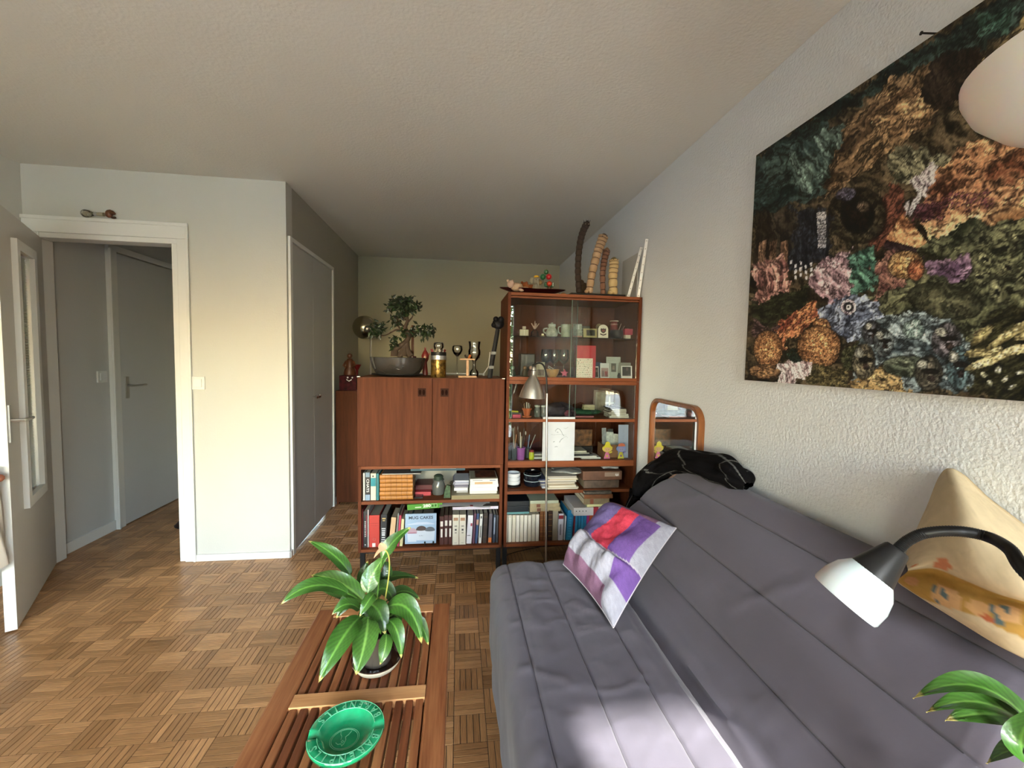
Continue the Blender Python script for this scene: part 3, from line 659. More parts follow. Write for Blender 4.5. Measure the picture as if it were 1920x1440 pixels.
def texd(c0, c1, c2, sc, ang, st):
    a = math.radians(ang); u = (CX*math.cos(a)+CYY*math.sin(a))/(sc*st)+wx*.03; v = (-CX*math.sin(a)+CYY*math.cos(a))/sc+wy*.03
    n = fbm(u, v, 5); rdg = np.abs(2*fbm(u*1.7+40, v*1.7+11, 4)-1)*2.2
    n = np.clip((n-.30)/.4, 0, 1)[..., None]; rdg = np.clip(rdg*1.7, .0, 1)[..., None]
    c0, c1, c2 = [np.array(hx(c)) for c in (c0, c1, c2)]
    return (c1*(1-n)+c2*n)*rdg+c0*(1-rdg)
def region(pts, *t, raw=False):
    k = inpoly(pts, CX if raw else AX, CYY if raw else AY); IMG[k] = texd(*t)[k]
def blob(x, y, rx, ry, *t, ang=0, shade=True, w=.5):
    a = math.radians(ang); X = CX+wx*w*.3-x; Y = CYY+wy*w*.3-y; u = (X*math.cos(a)+Y*math.sin(a))/rx; v = (-X*math.sin(a)+Y*math.cos(a))/ry
    d = u*u+v*v; k = d < 1; IMG[k] = (texd(*t)*((1.12-.62*d)[..., None] if shade else 1))[k]
    k2 = (d >= 1) & (d < 1.14); IMG[k2] *= .35
IMG[:] = texd('15140f', '4a3a28', '7c6a4a', 46, 35, 2)
region([(0, 560), (60, 560), (1100, -120), (1400, -400), (1400, -100), (1060, 60), (850, 190), (560, 290), (330, 420), (350, 560), (310, 690), (130, 750), (0, 780)], '0c1416', '1f3536', '55736a', 30, -30, 2)
region([(190, 520), (380, 430), (400, 520), (320, 640), (250, 680), (190, 620)], '10201f', '3a5550', '7f9c90', 22, 60, 2.5)
region([(540, 270), (700, 230), (850, 260), (700, 420), (520, 560), (420, 640), (310, 720), (340, 560), (400, 430)], '1c130c', '5a4029', 'a8865a', 24, -50, 3.5)
region([(560, 300), (700, 300), (740, 380), (560, 500), (480, 430)], '2c1c12', '7c5a38', 'c49c68', 26, -40, 2)
region([(720, 200), (860, 170), (880, 260), (790, 330), (770, 400), (700, 400), (640, 330)], '0f0a08', '30221a', '5c4838', 30, 60, 2)
region([(860, 240), (1060, 40), (1300, -80), (1300, 100), (1060, 170), (900, 230)], '1a120c', '7c6c42', 'b5a066', 24, -35, 3)
region([(860, 60), (980, 20), (960, 120), (860, 150)], '10201f', '2c5548', '5c8a78', 20, -30, 2)
region([(720, 600), (850, 490), (1060, 520), (1500, 500), (1500, 800), (880, 820), (700, 840), (640, 740)], '3a1c12', '8a4a2a', 'd09a66', 55, -25, 2.2)
region([(680, 800), (1023, 700), (1500, 640), (1500, 800), (820, 910), (700, 930)], '54301c', '9c6a3a', 'd8b078', 50, -15, 2.5)
for k in range(9): region([(620, 705+k*9), (900, 680+k*6), (900, 683+k*6), (620, 709+k*9)], '2a0c18', '7a3244', '9c5a60', 12, 0, 3)
region([(620, 720), (740, 700), (700, 790), (640, 770)], '1a0810', '5a2030', '88505a', 8, 10, 4)
region([(540, 560), (560, 520), (720, 540), (780, 560), (700, 640), (560, 640)], '17170f', '565640', 'a09c7a', 20, 30, 1.5)
region([(600, 640), (700, 580), (735, 590), (690, 690), (640, 680)], '3c2c38', '8a7a86', 'dcd4d6', 16, 60, 2.5)
for a, b in ((575, 720), (600, 745), (625, 735), (650, 690)): blob(a, b, 9, 34, '50464c', 'bcb4b8', 'f0ecec', 10, 0, 1, ang=20)
region([(450, 840), (560, 650), (575, 640), (600, 750), (530, 870), (490, 890)], '2a1210', '74382a', '9c5a3e', 20, -50, 3)
region([(530, 850), (590, 755), (700, 890), (660, 900)], '6c3818', 'b0713c', 'd09a60', 60, 30, 2, raw=True)
region([(530, 850), (700, 895), (660, 925), (520, 880)], '241420', '4a3038', '5a4048', 20, 10, 3, raw=True)
blob(430, 765, 100, 95, '14100c', '3e3424', '7c6c4c', 22, 0, 1); blob(430, 765, 62, 62, '080606', '1a1410', '3c2c20', 18, 30, 2); blob(450, 735, 22, 18, '20160f', '584430', '8c745c', 10, 0, 1)
blob(390, 690, 36, 24, '241c28', '57506c', '8a84a0', 14, 0, 1)
region([(180, 740), (320, 740), (335, 900), (300, 930), (180, 970)], '0c0d14', '1c1f30', '4c4f5e', 12, 90, 3)
for k in range(26):
    rx = 190+(k*37) % 130; ry = 925+(k*23) % 60; region([(rx, ry), (rx+7, ry), (rx+7, ry+12), (rx, ry+12)], '8c8a90', 'bcbac0', 'e6e4e2', 10, 0, 1, raw=True)
region([(285, 755), (318, 750), (318, 880), (290, 880)], '3c3c48', '8c8c98', 'b8b4b4', 8, 0, 3, raw=True)
region([(75, 740), (210, 750), (215, 860), (175, 960), (60, 930)], '120e0a', '352a1e', '5f5040', 26, 80, 3)
for x0 in (80, 118, 158): region([(x0, 860), (x0+26, 850), (x0+22, 1000), (x0-6, 1000)], '2a1812', '74503a', 'a07c5c', 12, 90, 3, raw=True)
region([(55, 930), (180, 900), (175, 1060), (50, 1080)], '3c1c1c', '8c5450', 'c49484', 20, 80, 2.5)
region([(250, 1010), (330, 900), (400, 885), (405, 1050), (350, 1090)], '3c2430', '94707c', 'ccacb0', 18, 50, 2)
region([(395, 900), (485, 870), (500, 990), (410, 1050)], '0c201c', '2c6456', '6ca48c', 20, 30, 2)
region([(465, 1040), (640, 900), (800, 790), (1023, 770), (1500, 760), (1500, 1120), (870, 1160), (820, 1210), (700, 1130), (500, 1120)], '12140d', '40462e', '84865e', 38, -20, 2)
for x, y, a in ((870, 850, 20), (950, 880, -20), (1000, 840, 0), (880, 920, 30), (960, 950, 10), (1020, 980, -30), (860, 985, 0), (920, 1040, 80), (800, 1000, 15), (1060, 900, 10), (1100, 1000, 40)):
    blob(x, y, 46, 24, '15170e', '4a5034', '9a9a70', 22, a, 1.5, ang=a); blob(x+5, y, 14, 8, '0c0c08', '1c1c14', '2c2a20', 10, 0, 1, ang=a)
blob(740, 1070, 130, 60, '2c3020', '585c40', '84805c', 60, 10, 2, ang=10)
region([(490, 930), (560, 880), (600, 1000), (500, 1060)], '2a1418', '7c4644', 'ac7c68', 16, 40, 2)
blob(600, 940, 62, 50, '5c3014', 'b07c3c', 'd8b070', 14, 20, 1); blob(635, 960, 30, 36, '5c2010', 'a8542c', 'cc8450', 8, 60, 1)
region([(660, 930), (840, 905), (830, 985), (680, 1000)], '241424', '68486c', '9c7c98', 18, 0, 3)
region([(50, 1070), (260, 1010), (260, 1130), (60, 1150)], '0c0e08', '2c301e', '545838', 18, -10, 2)
region([(130, 1160), (280, 1060), (300, 1120), (190, 1230), (140, 1240)], '3c0c08', '94402a', 'd88c50', 14, -40, 2)
region([(50, 1140), (150, 1150), (140, 1210), (60, 1200)], '241418', '5c3c40', '8c6c68', 14, 0, 2)
region([(360, 1070), (420, 1045), (510, 1060), (520, 1130), (430, 1230), (340, 1200), (290, 1100)], '1c2034', '4f5c7c', '98a4bc', 26, -50, 2)
blob(398, 1090, 27, 27, '5c4858', 'a08c9c', 'd8c8cc', 10, 0, 1, shade=False, w=0); blob(398, 1090, 18, 18, '101018', '2c2c38', '3c3c48', 10, 0, 1, shade=False, w=0); blob(398, 1091, 9, 9, 'd0c8c8', 'e8e0e0', 'ffffff', 5, 0, 1, shade=False, w=0); blob(398, 1091, 4, 4, '000000', '080808', '101010', 5, 0, 1, shade=False, w=0)
region([(430, 1190), (480, 1120), (700, 1110), (840, 1220), (840, 1390), (420, 1370), (415, 1250)], '1c262c', '52646c', '96a6aa', 26, 15, 2)
region([(400, 1360), (520, 1300), (640, 1400), (420, 1400)], '3c2c18', '94743c', 'c4a468', 20, 20, 2)
def nest(x, y, rx, ry):
    blob(x, y, rx, ry, '4c2410', 'a06430', 'dca060', 7, 20, 1.2, w=.3)
nest(112, 1240, 50, 66); nest(302, 1165, 32, 36); nest(293, 1232, 76, 74); blob(100, 1320, 55, 26, '3c2418', '8c603c', 'b88c58', 14, 0, 2)
region([(150, 1290), (180, 1275), (255, 1300), (250, 1365), (150, 1360)], '5c4448', 'a88c90', 'd8c8c8', 10, 70, 4)
region([(250, 1310), (370, 1300), (410, 1370), (250, 1370)], '141408', '504828', '948450', 10, 20, 2)
region([(375, 1240), (430, 1230), (425, 1330), (370, 1310)], '0c1008', '3c4424', '74744c', 7, 0, 1)
region([(160, 1245), (215, 1240), (240, 1300), (180, 1280)], '0c1410', '24342c', '3c5448', 14, 0, 1)
def face(x, y, rx, ry, c1, c2, s=1):
    blob(x, y, rx, ry, '1c1c1c', c1, c2, 18, 70, 1.5); blob(x+rx*.15*s, y-ry*.12, rx*.62, ry*.16, '0c0c0c', '201c1c', '382c2c', 10, 0, 1, w=.2)
    blob(x+rx*.2*s, y+ry*.3, rx*.3, ry*.2, '1c1414', '40302c', '745850', 10, 0, 1, w=.2); blob(x-rx*.4*s, y-ry*.5, rx*.4, ry*.28, '4c4c48', '88887c', 'b4b4a4', 12, 0, 1)
face(480, 1180, 34, 45, '4c4c58', '7c8088'); face(522, 1215, 36, 48, '545c60', '94a0a0'); face(452, 1285, 40, 62, '5c5440', 'a09474'); face(745, 1210, 52, 62, '545058', '9c949c', 1)
blob(610, 1300, 90, 38, '303828', '64705c', '9ca488', 30, 10, 2); face(682, 1325, 48, 62, '504c40', '908874', 1); face(788, 1305, 44, 78, '3c545c', '7ca0a8', 1)
blob(628, 1172, 38, 34, '3c5050', '74908c', 'a8c0b8', 14, 0, 1); blob(640, 1150, 17, 15, '506460', '88a49c', 'bcd0c8', 10, 0, 1)
region([(830, 1230), (900, 1120), (1060, 1060), (1500, 1000), (1500, 1560), (820, 1400)], '080a06', '1c1e12', '5c5a34', 12, -25, 4)
for x, y, l, a in ((880, 1250, 70, -8), (920, 1270, 120, -22), (980, 1180, 110, -32), (870, 1190, 50, -40), (1000, 1240, 60, -12), (1080, 1160, 110, -25)): blob(x, y, l, 17, '5c5028', '9c8c50', 'd8c88c', 26, a, 3, ang=a)
for k in range(12): blob(850+k*26, 1300+(k*31) % 80, 14, 8, '5c5a40', '9c9c7c', 'd0d0b0', 10, 0, 1, ang=k*30)
edge = (np.abs(fbm(CX/9, CYY/9, 3)-.5)*2); IMG *= (.62+.75*edge)[..., None]
_l = IMG.mean(-1, keepdims=True); IMG = _l+(IMG-_l)*.80; IMG = IMG*(.35+1.3*np.clip(IMG.mean(-1, keepdims=True)/.16, 0, 1.6)); IMG = np.clip(IMG*1.35, .004, .80)
pic = thing('wall_picture', (PXW, (PY0+PY1)/2, (PZ0+PZ1)/2), 'large unframed surreal collage panel with faces, nests and a fish eye on the white wall', 'picture')
vs = np.stack([np.full(Yg.shape, 1.1515)-PXW, Yg-pic.location.y, Zg-pic.location.z], -1).reshape(-1, 3)
idx = np.arange(nu_*nv_).reshape(nu_, nv_); fq = np.stack([idx[:-1, :-1], idx[:-1, 1:], idx[1:, 1:], idx[1:, :-1]], -1).reshape(-1, 4)
me = bpy.data.meshes.new('printed_face'); me.from_pydata(vs.tolist(), [], fq.tolist()); a_ = me.color_attributes.new('col', 'FLOAT_COLOR', 'POINT')
arr = np.ones((nu_*nv_, 4), 'f'); arr[:, :3] = IMG.reshape(-1, 3); a_.data.foreach_set('color', arr.ravel()); me.materials.append(attr_mat('printed collage', .55, spec=.3)); link('printed_face', me, pic)
hy = (PY0-PY1)/2; hz = (PZ1-PZ0)/2
MB().box(1.152-PXW, -.001, -hy, hy, -hz, hz).build('panel', M('panel edge', (.25, .22, .18), .8), pic)
t = thing('nail', (1.17, .945, 2.19), 'dark nail sticking out of the wall above the collage panel', 'nail')
MB().tube([(0, 0, 0), (-.035, .012, .006)], .0022, 8).build('shaft', BLACK, t); MB().tube([(-.033, .0115, .0058), (-.036, .0125, .0062)], .0045, 10).build('head', BLACK, t)

# ------------------------------------------------------------------ mirror on the right wall
mt = thing('wall_mirror', (1.168, 2.105, .875), 'mirror in a rounded orange-brown wooden frame on the wall beside the glass cabinets', 'mirror')
def rr(hy, hz, r, n=8):
    o = []
    for sy, sz, a0 in ((1, 1, 0), (-1, 1, 90), (-1, -1, 180), (1, -1, 270)):
        for k in range(n+1):
            a = math.radians(a0+90*k/n); o.append((sy*(hy-r)+r*math.cos(a), sz*(hz-r)+r*math.sin(a)))
    return o
loops = [(.262, .28, .085, 0), (.262, .28, .085, -.026), (.258, .276, .08, -.030), (.244, .262, .068, -.030), (.240, .258, .066, -.026), (.239, .257, .065, -.012)]
vs = []; 
for hy_, hz_, r_, x_ in loops: vs += [(x_, y, z) for y, z in rr(hy_, hz_, r_)]
n = 36; fs = [(i*n+j, i*n+(j+1) % n, (i+1)*n+(j+1) % n, (i+1)*n+j) for i in range(5) for j in range(n)]
MB().add(vs, fs).build('frame', wood('honey wood', (.12, .035, .009), (.22, .075, .02), 2, 9, .3, .4), mt, smooth=35)
MB().add([(-.014, y, z) for y, z in rr(.239, .257, .065)], [tuple(range(36))]).build('mirror_glass', M('silvered glass', (.9, .9, .9), .02, 1), mt)

# ------------------------------------------------------------------ floor lamp with the reading arm (right foreground)
LP = Vector((.79, .385, 0))
fl = thing('floor_lamp', LP, 'black uplighter floor lamp with a white bowl and a bendy reading arm, right foreground', 'lamp')
MB().lathe([(.02, .03), (.13, .022), (.135, .004), (.13, 0)], n=32).build('base', BLACKP, fl, smooth=40)
MB().tube([(0, 0, .02), (0, 0, 1.66)], .0115, 12).build('pole', BLACKP, fl, smooth=40)
MILK = M('frosted white glass', (.56, .60, .66), .22, spec=.5, sub=.2, coat=.4)
MB().lathe([(.01, 1.648), (.05, 1.650), (.095, 1.660), (.135, 1.680), (.160, 1.706), (.171, 1.730), (.172, 1.742), (.168, 1.742), (.166, 1.731), (.155, 1.709), (.132, 1.685), (.094, 1.666), (.05, 1.656), (.01, 1.654)], n=56, cap=False).build('bowl_shade', M('white opal glass', (.84, .84, .83), .25, spec=.4, sub=.3), fl, smooth=60)
# reading arm
sh_top, sh_c = P(1668, 1040, 'Y', .62), P(1556, 1146, 'Y', .60)
_vd = (sh_c-Vector((0, 0, EYE))).normalized(); ax = sh_c-sh_top; ax = (ax-_vd*ax.dot(_vd)+_vd*.012).normalized()
neck = cr([LP+Vector((0, 0, 1.00)), LP+Vector((.0, .015, 1.04))]+[P(1928, 1078, 'Y', .47), P(1893, 1030, 'Y', .51), P(1850, 1006, 'Y', .56), P(1795, 996, 'Y', .58), P(1738, 999, 'Y', .60), P(1705, 1012, 'Y', .612), P(1683, 1030, 'Y', .618)], 22)
rr_ = [.0082+(.0009 if i % 2 else 0) for i in range(len(neck))]
MB().tube([p-LP for p in neck], rr_, 12).build('reading_arm', BLACKP, fl, smooth=60)
Rz = ax.to_track_quat('Z', 'Y').to_matrix().to_4x4()
o0 = P(1681, 1032, 'Y', .618)-LP
MB().lathe([(.006, -.004), (.0165, -.003), (.0185, .0), (.037, .068), (.036, .070), (.034, .068)], o0, 32, mat=Rz).build('lamp_socket', BLACKP, fl, smooth=35)
MB().lathe([(.030, .052), (.036, .060), (.046, .075), (.0525, .098), (.0535, .122), (.0515, .126), (.0505, .122), (.050, .098), (.043, .077), (.033, .062)], o0, 48, mat=Rz, cap=False).build('reading_shade', MILK, fl, smooth=60)
MB().ball(o0+ax*.085, .024, 16, 8).build('light_bulb', M('bulb glass', (.85, .85, .82), .2), fl, smooth=60)

# ------------------------------------------------------------------ silver reading lamp by the cabinets
sl = thing('floor_lamp', (.562, 2.50, 0), 'slim silver floor lamp with a bell shade in front of the glass cabinets', 'lamp')
ALU = M('brushed aluminium', (.62, .60, .56), .28, 1, bump=.0003, bscale=60, stretch=(1, 1, 30))
MB().lathe([(.012, .022), (.10, .018), (.115, .008), (.115, 0)], n=32).build('base', BLACKP, sl, smooth=40)
MB().tube([(0, 0, .02), (-.012, 0, .6), (-.022, 0, 1.16)], .0062, 10).build('pole', STEEL, sl, smooth=40)
a_ = P(1027, 745, 'Y', 2.5)-sl.location
pts = cr([Vector((-.022, 0, 1.15)), Vector((-.028, 0, 1.26)), Vector((-.045, -.005, 1.325)), Vector((-.075, -.01, 1.345)), Vector((-.118, -.02, 1.33))], 8)
MB().tube(pts, .0055, 8).build('gooseneck', BLACKP, sl, smooth=40)
sc_ = P(1001, 690, 'Y', 2.46)-sl.location
MB().lathe([(.004, .008), (.010, .004), (.0135, -.006), (.015, -.04), (.017, -.045), (.028, -.062), (.048, -.095), (.064, -.135), (.076, -.178), (.0745, -.179), (.062, -.136), (.045, -.097), (.02, -.06)], sc_, 40, mat=Matrix.Rotation(math.radians(3), 4, 'Y'), cap=False).build('lamp_shade', ALU, sl, smooth=40)
MB().lathe([(.0155, -.012), (.0155, -.016)], sc_, 30, cap=False).build('shade_ring', BLACKP, sl)
cb = cr([(.0, .06, .01), (-.08, .12, .006), (-.2, .10, .006), (-.22, .3, .006), (.05, .42, .006)], 10)
MB().tube(cb, .003, 6).build('power_cord', BLACKP, sl, smooth=40)
# ------------------------------------------------------------------ books
def wedge(m, px): return m
def book(name, label, cat, x0, x1, y0, y1, z0, z1, cover, mode='up', page='d8cdb4', group=None, lean=0, rz=0, soft=False, extra=None, r=.5):
    """one book; mode up = standing with its spine to the room, flat = lying, face = front cover to the room"""
    w, d, h = x1-x0, y1-y0, z1-z0; t = .0012 if soft else .0022
    o = thing(name, ((x0+x1)/2, y0, z0), label, cat, group, rot=(0, lean, rz)); c = pm(cover, r) if isinstance(cover, str) else cover
    pg = pm(page, .85)
    if mode == 'up':
        MB().box(-w/2, w/2, 0, t, 0, h).box(-w/2, -w/2+t, t, d, 0, h).box(w/2-t, w/2, t, d, 0, h).build('cover', c, o, bevel=.0008)
        MB().box(-w/2+t, w/2-t, t, d-.003, .002, h-.004).build('pages', pg, o)
    elif mode == 'flat':
        MB().box(-w/2, w/2, 0, t, 0, h).box(-w/2, w/2, t, d, 0, t).box(-w/2, w/2, t, d, h-t, h).build('cover', c, o, bevel=.0008)
        MB().box(-w/2+.003, w/2-.003, t, d-.003, t, h-t).build('pages', pg, o)
    elif mode == 'pages':      # lying with the page edges to the room
        MB().box(-w/2, w/2, d-t, d, 0, h).box(-w/2, w/2, 0, d-t, 0, t).box(-w/2, w/2, 0, d-t, h-t, h).build('cover', c, o, bevel=.0005)
        MB().box(-w/2+.002, w/2-.002, .002, d-t, t, h-t).build('pages', pg, o)
    elif mode == 'face':
        MB().box(-w/2, -w/2+t, 0, d, 0, h).box(-w/2+t, w/2, 0, t, 0, h).box(-w/2+t, w/2, d-t, d, 0, h).build('cover', c, o, bevel=.0008)
        MB().box(-w/2+t, w/2-.003, t, d-t, .003, h-.003).build('pages', pg, o)
    if extra:
        for (nm, col, a, b, cc, dd) in extra: MB().box(a*w-w/2, b*w-w/2, -.0006, .0002, cc*h, dd*h).build(nm, pm(col), o)
    return o
XZ = lambda px, py, Y=2.60: (P(px, py, 'Y', Y).x, P(px, py, 'Y', Y).z)
def spine_text(o, txt, size, col, h, w, up=True, z=.5, sx=1):
    text_obj('lettering', txt, size, pm(col), o, Matrix.Translation((0, -.0012, h*z)) @ Matrix.Rotation(-PI/2 if up else PI/2, 4, 'Y') @ FRONT, sx=sx, bold=.0003)
def marks(o, col, w, h, n, z0, z1, seed=1, wf=.4):
    """illegibly small spine print"""
    rn = random.Random(seed); m = MB()
    for i in range(n):
        z = h*(z0+(z1-z0)*i/n); l = h*(z1-z0)/n*rn.uniform(.4, .75); q = w*wf*rn.uniform(.35, .5); m.box(-q, q, -.0008, .0002, z, z+l)
    m.build('spine_print', pm(col), o)
G1 = 'books on the left cabinet upper shelf'; ZA = .4872; ZB = .1922
def px_book(px0, px1, pyt, zf, cover, label, Y=2.60, depth=.15, mode='up', **k):
    x0 = P(px0, 950, 'Y', Y).x; x1 = P(px1, 950, 'Y', Y).x; z1 = P((px0+px1)/2, pyt, 'Y', Y).z
    return book(k.pop('name', 'book'), label, 'book', x0+.0005, x1-.0005, Y, Y+depth, zf, z1, cover, mode, **k), x1-x0-.001, z1-zf
px_book(680.5, 684.3, 887, ZA, 'd8d6cf', 'thin white book at the far left of the upper open shelf', group=G1)
o, w, h = px_book(684.6, 694.3, 885, ZA, '17171a', 'black book with CHATS lettered on its spine', group=G1, extra=[('spine_panel', '8fa9c4', .04, .96, 0, .20), ('spine_picture', '7f96a8', .1, .9, .82, .98)])
spine_text(o, 'CHATS', .021, 'e8e8e6', h, w, up=False, z=.52, sx=1.25)
o, w, h = px_book(694.8, 705, 887.5, ZA, 'd9d3c2', 'cream book with a teal block on its spine beside the CHATS book', group=G1, extra=[('spine_panel', '1f8f9c', .02, .98, .52, .83), ('spine_print', '40403c', .3, .6, .86, .92)])
px_book(705.4, 710.4, 888, ZA, '11747c', 'slim teal book standing before the stack of tan volumes', group=G1)
# six tan volumes
TAN = M('tan leather', hx('b97a34'), .5, bump=.0008, bscale=300, var=.15, vscale=40)
x0, x1 = P(711.5, 920, 'Y', 2.6).x, P(774.5, 920, 'Y', 2.6).x
zs_ = [ZA+.0005+i*.0262 for i in range(7)]
names = ['lowest of the six tan leather volumes stacked flat', 'second from the bottom of the six stacked tan leather volumes', 'third from the bottom of the six stacked tan leather volumes', 'fourth from the bottom of the six stacked tan leather volumes', 'second from the top of the six stacked tan leather volumes', 'topmost of the six tan leather volumes stacked flat']
for i in range(6):
    q = random.uniform(-.003, .003); cxx = (x0+x1)/2
    o = thing('book', (cxx+q, 2.60, zs_[i]), names[i], 'book', 'tan leather volumes'); hw = (x1-x0)/2-.002; h = .0252
    prof = [(a, b) for a, b in [(-.006*math.sin(PI*k/8), h/2-math.cos(PI*k/8)*h/2) for k in range(9)]]
    m = MB(); m.add([(sx_w, y, z) for sx_w in (-hw, hw) for y, z in prof], [(j, j+1, j+10, j+9) for j in range(8)]+[tuple(range(9)), tuple(range(17, 8, -1))])
    m.box(-hw, hw, 0, .15, 0, .002).box(-hw, hw, 0, .15, h-.002, h).build('cover', TAN, o, smooth=30)
    MB().box(-hw+.003, hw-.003, .001, .147, .002, h-.002).build('pages', pm('d0c4a4', .85), o)
    for k in (-.66, -.33, 0, .33, .66):
        MB().add([(hw*k+e, y*1.18-.0006, z) for e in (-.0016, .0016) for y, z in prof], [(j, j+1, j+10, j+9) for j in range(8)]).build('raised_band', pm('8f5a22'), o)
x0, x1 = P(716, 890, 'Y', 2.6).x, P(789, 890, 'Y', 2.6).x
zt = zs_[5]+.0265
o = book('magazine', 'grey glossy magazine on top of the tan volumes', 'magazine', x0, x1, 2.595, 2.78, zt, zt+.007, pm('77726f', .25), 'pages', soft=True, page='c8c4c0')
o = book('picture_book', 'dark teal picture book lying high under the cabinet top', 'book', P(770, 880, 'Y', 2.6).x, P(872, 880, 'Y', 2.6).x, 2.60, 2.88, .664, .682, '1d4a58', 'flat')
MB().box(-.11, .11, -.0008, 0, .012, .0165).build('spine_print', pm('8ea0a4'), o)
x0, x1 = P(779, 900, 'Y', 2.7).x, P(832, 900, 'Y', 2.7).x
t = thing('cardboard_sheet', ((x0+x1)/2, 2.88, ZA), 'white cardboard leaning at the back of the shelf behind the grey jar', 'cardboard'); MB().box(-.13, .17, 0, .004, 0, .172).build('sheet', pm('b9b6a6', .8), t)
o = book('box', 'dark red flat box in front of the white cardboard', 'box', P(778, 905, 'Y', 2.7).x, P(810, 905, 'Y', 2.7).x, 2.72, 2.86, ZA, ZA+.052, '5c0d12', 'flat', page='5c0d12')
o = book('notebook', 'small coral red notebook beside the tan volumes', 'book', P(778, 918, 'Y', 2.66).x, P(808, 918, 'Y', 2.66).x, 2.665, 2.715, ZA+.0, ZA+.024, 'c23f49', 'flat')
t = thing('phone', (P(785, 930, 'Y', 2.63).x, 2.63, ZA), 'small black phone lying on the shelf beside the tan volumes', 'phone'); MB().box(-.026, .026, -.02, .045, 0, .009).build('body', BLACKP, t, bevel=.002); MB().box(-.022, .022, -.016, .041, .009, .0094).build('screen', pm('0c0c10', .08), t)
# grey jar
t = thing('jar', (P(822, 905, 'Y', 2.68).x, 2.69, ZA), 'grey glass jar with a dark stopper in the middle of the upper open shelf', 'jar')
MB().lathe([(.03, 0), (.037, .004), (.040, .02), (.042, .062), (.034, .082), (.032, .09), (.037, .096), (.035, .099), (.028, .096)], n=28).build('body', M('smoky glass', hx('7d7f7c'), .15, trans=.35), t, smooth=40)
MB().lathe([(.028, .096), (.030, .12), (.02, .128)], n=20).build('stopper', pm('3a4a3c'), t, smooth=40)
# big kraft folder, green bag, two stacks
x0, x1 = P(846, 938, 'Y', 2.6).x, P(936, 938, 'Y', 2.6).x
fo = book('portfolio', 'large kraft coloured portfolio lying under the two stacks of white books', 'folder', x0, x1, 2.575, 2.90, ZA, ZA+.026, 'a89c7c', 'pages', page='9a8d6c')
t = thing('gift_bag', (P(838, 930, 'Y', 2.62).x, 2.61, ZA), 'small green patterned paper bag beside the kraft portfolio', 'bag')
MB().poly([(-.02, 0), (.022, 0), (.020, .075), (-.002, .082), (-.016, .04)], .03).build('body', M('green print paper', hx('4e6646'), .7, var=.6, vscale=60), t)
for s in (-.006, .010): MB().tube([(s, .015, .075), (s-.006, .012, .1), (s+.004, .012, .108), (s+.008, .015, .078)], .001, 5).build('handle', pm('b9a888'), t)
z = ZA+.0262
for i, (c, hh, a, b, l, pgc) in enumerate([('c9c6c2', .011, 856, 879, 'lowest thin white notebook of the left stack on the portfolio', 'b9b7b4'), ('e9e8e8', .019, 851, 879, 'thick white notebook of the left stack on the portfolio', 'efeeee'), ('6a6478', .009, 852, 880, 'slate violet notebook of the left stack on the portfolio', 'aaa6b0'), ('7c7488', .008, 851, 880, 'mauve grey notebook of the left stack on the portfolio', '8d8899'), ('4c4658', .012, 849, 881, 'dark violet notebook of the left stack on the portfolio', 'c4c2d0'), ('8b93b4', .007, 850, 881, 'pale blue notebook of the left stack on the portfolio', 'dcdce8'), ('c9cdd8', .008, 852, 881, 'topmost white and blue notebook of the left stack', 'e4e6ee')]):
    x0, x1 = P(a, 900, 'Y', 2.63).x, P(b, 900, 'Y', 2.63).x
    book('notebook', l, 'notebook', x0, x1-.004, 2.63, 2.80, z, z+hh, c, 'pages', page=pgc, group='notebooks stacked on the portfolio', soft=True); z += hh+.0006
t = thing('wire_loop', (P(846, 897, 'Y', 2.62).x+.008, 2.625, z-.012), 'loop of dark wire on top of the left notebook stack', 'wire')
MB().tube([(.016*math.cos(a), -.004, .012*math.sin(a)) for a in np.linspace(.1, 5.9, 20)], .0016, 6).build('wire', BLACKP, t, smooth=40)
z = ZA+.0262
for i, (c, hh, a, b, l, mode, pgc) in enumerate([('efe9dd', .015, 880.5, 932, 'cream paperback at the bottom of the right stack on the portfolio', 'flat', 'e9e0cc'), ('f3f1ee', .026, 880.5, 933, 'thick white book above the cream one in the right stack', 'flat', 'efece4'), ('eeeeee', .016, 881, 935, 'plain white book in the middle of the right stack', 'flat', 'e6e2dc'), ('e9e6e2', .018, 881, 934, 'white book with an orange strip on its spine in the right stack', 'flat', 'e6e2dc'), ('ece9e4', .017, 881, 933.5, 'top book of the right stack with a brown picture on its cover', 'flat', 'e6e2dc')]):
    x0, x1 = P(a, 910, 'Y', 2.60).x, P(b, 910, 'Y', 2.60).x
    o = book('book', l, 'book', x0+.001, x1-.001, 2.60, 2.80, z, z+hh, c, mode, page=pgc, group='white books stacked on the portfolio'); z += hh+.0006; w = x1-x0
    if i == 3: MB().box(-w*.33, w*.3, -.0007, .0002, .003, hh-.003).build('spine_strip', pm('d0a878'), o)
    if i == 4:
        MB().box(.2*w, .42*w, -.0007, .0002, .006, .010).build('spine_print', pm('5c6c8c'), o); MB().box(-.4*w, -.05*w, -.0007, .0002, .007, .010).build('spine_print', pm('8c8c8c'), o)
        m = MB(); m.box(-w/2+.002, w/2-.004, .004, .196, hh, hh+.0006); m.build('cover_field', pm('a8a48c'), o); MB().box(-w*.3, w*.45, .03, .19, hh+.0006, hh+.0012).build('cover_picture', M('brown food picture', hx('5c3420'), .5, var=.9, vscale=30), o)
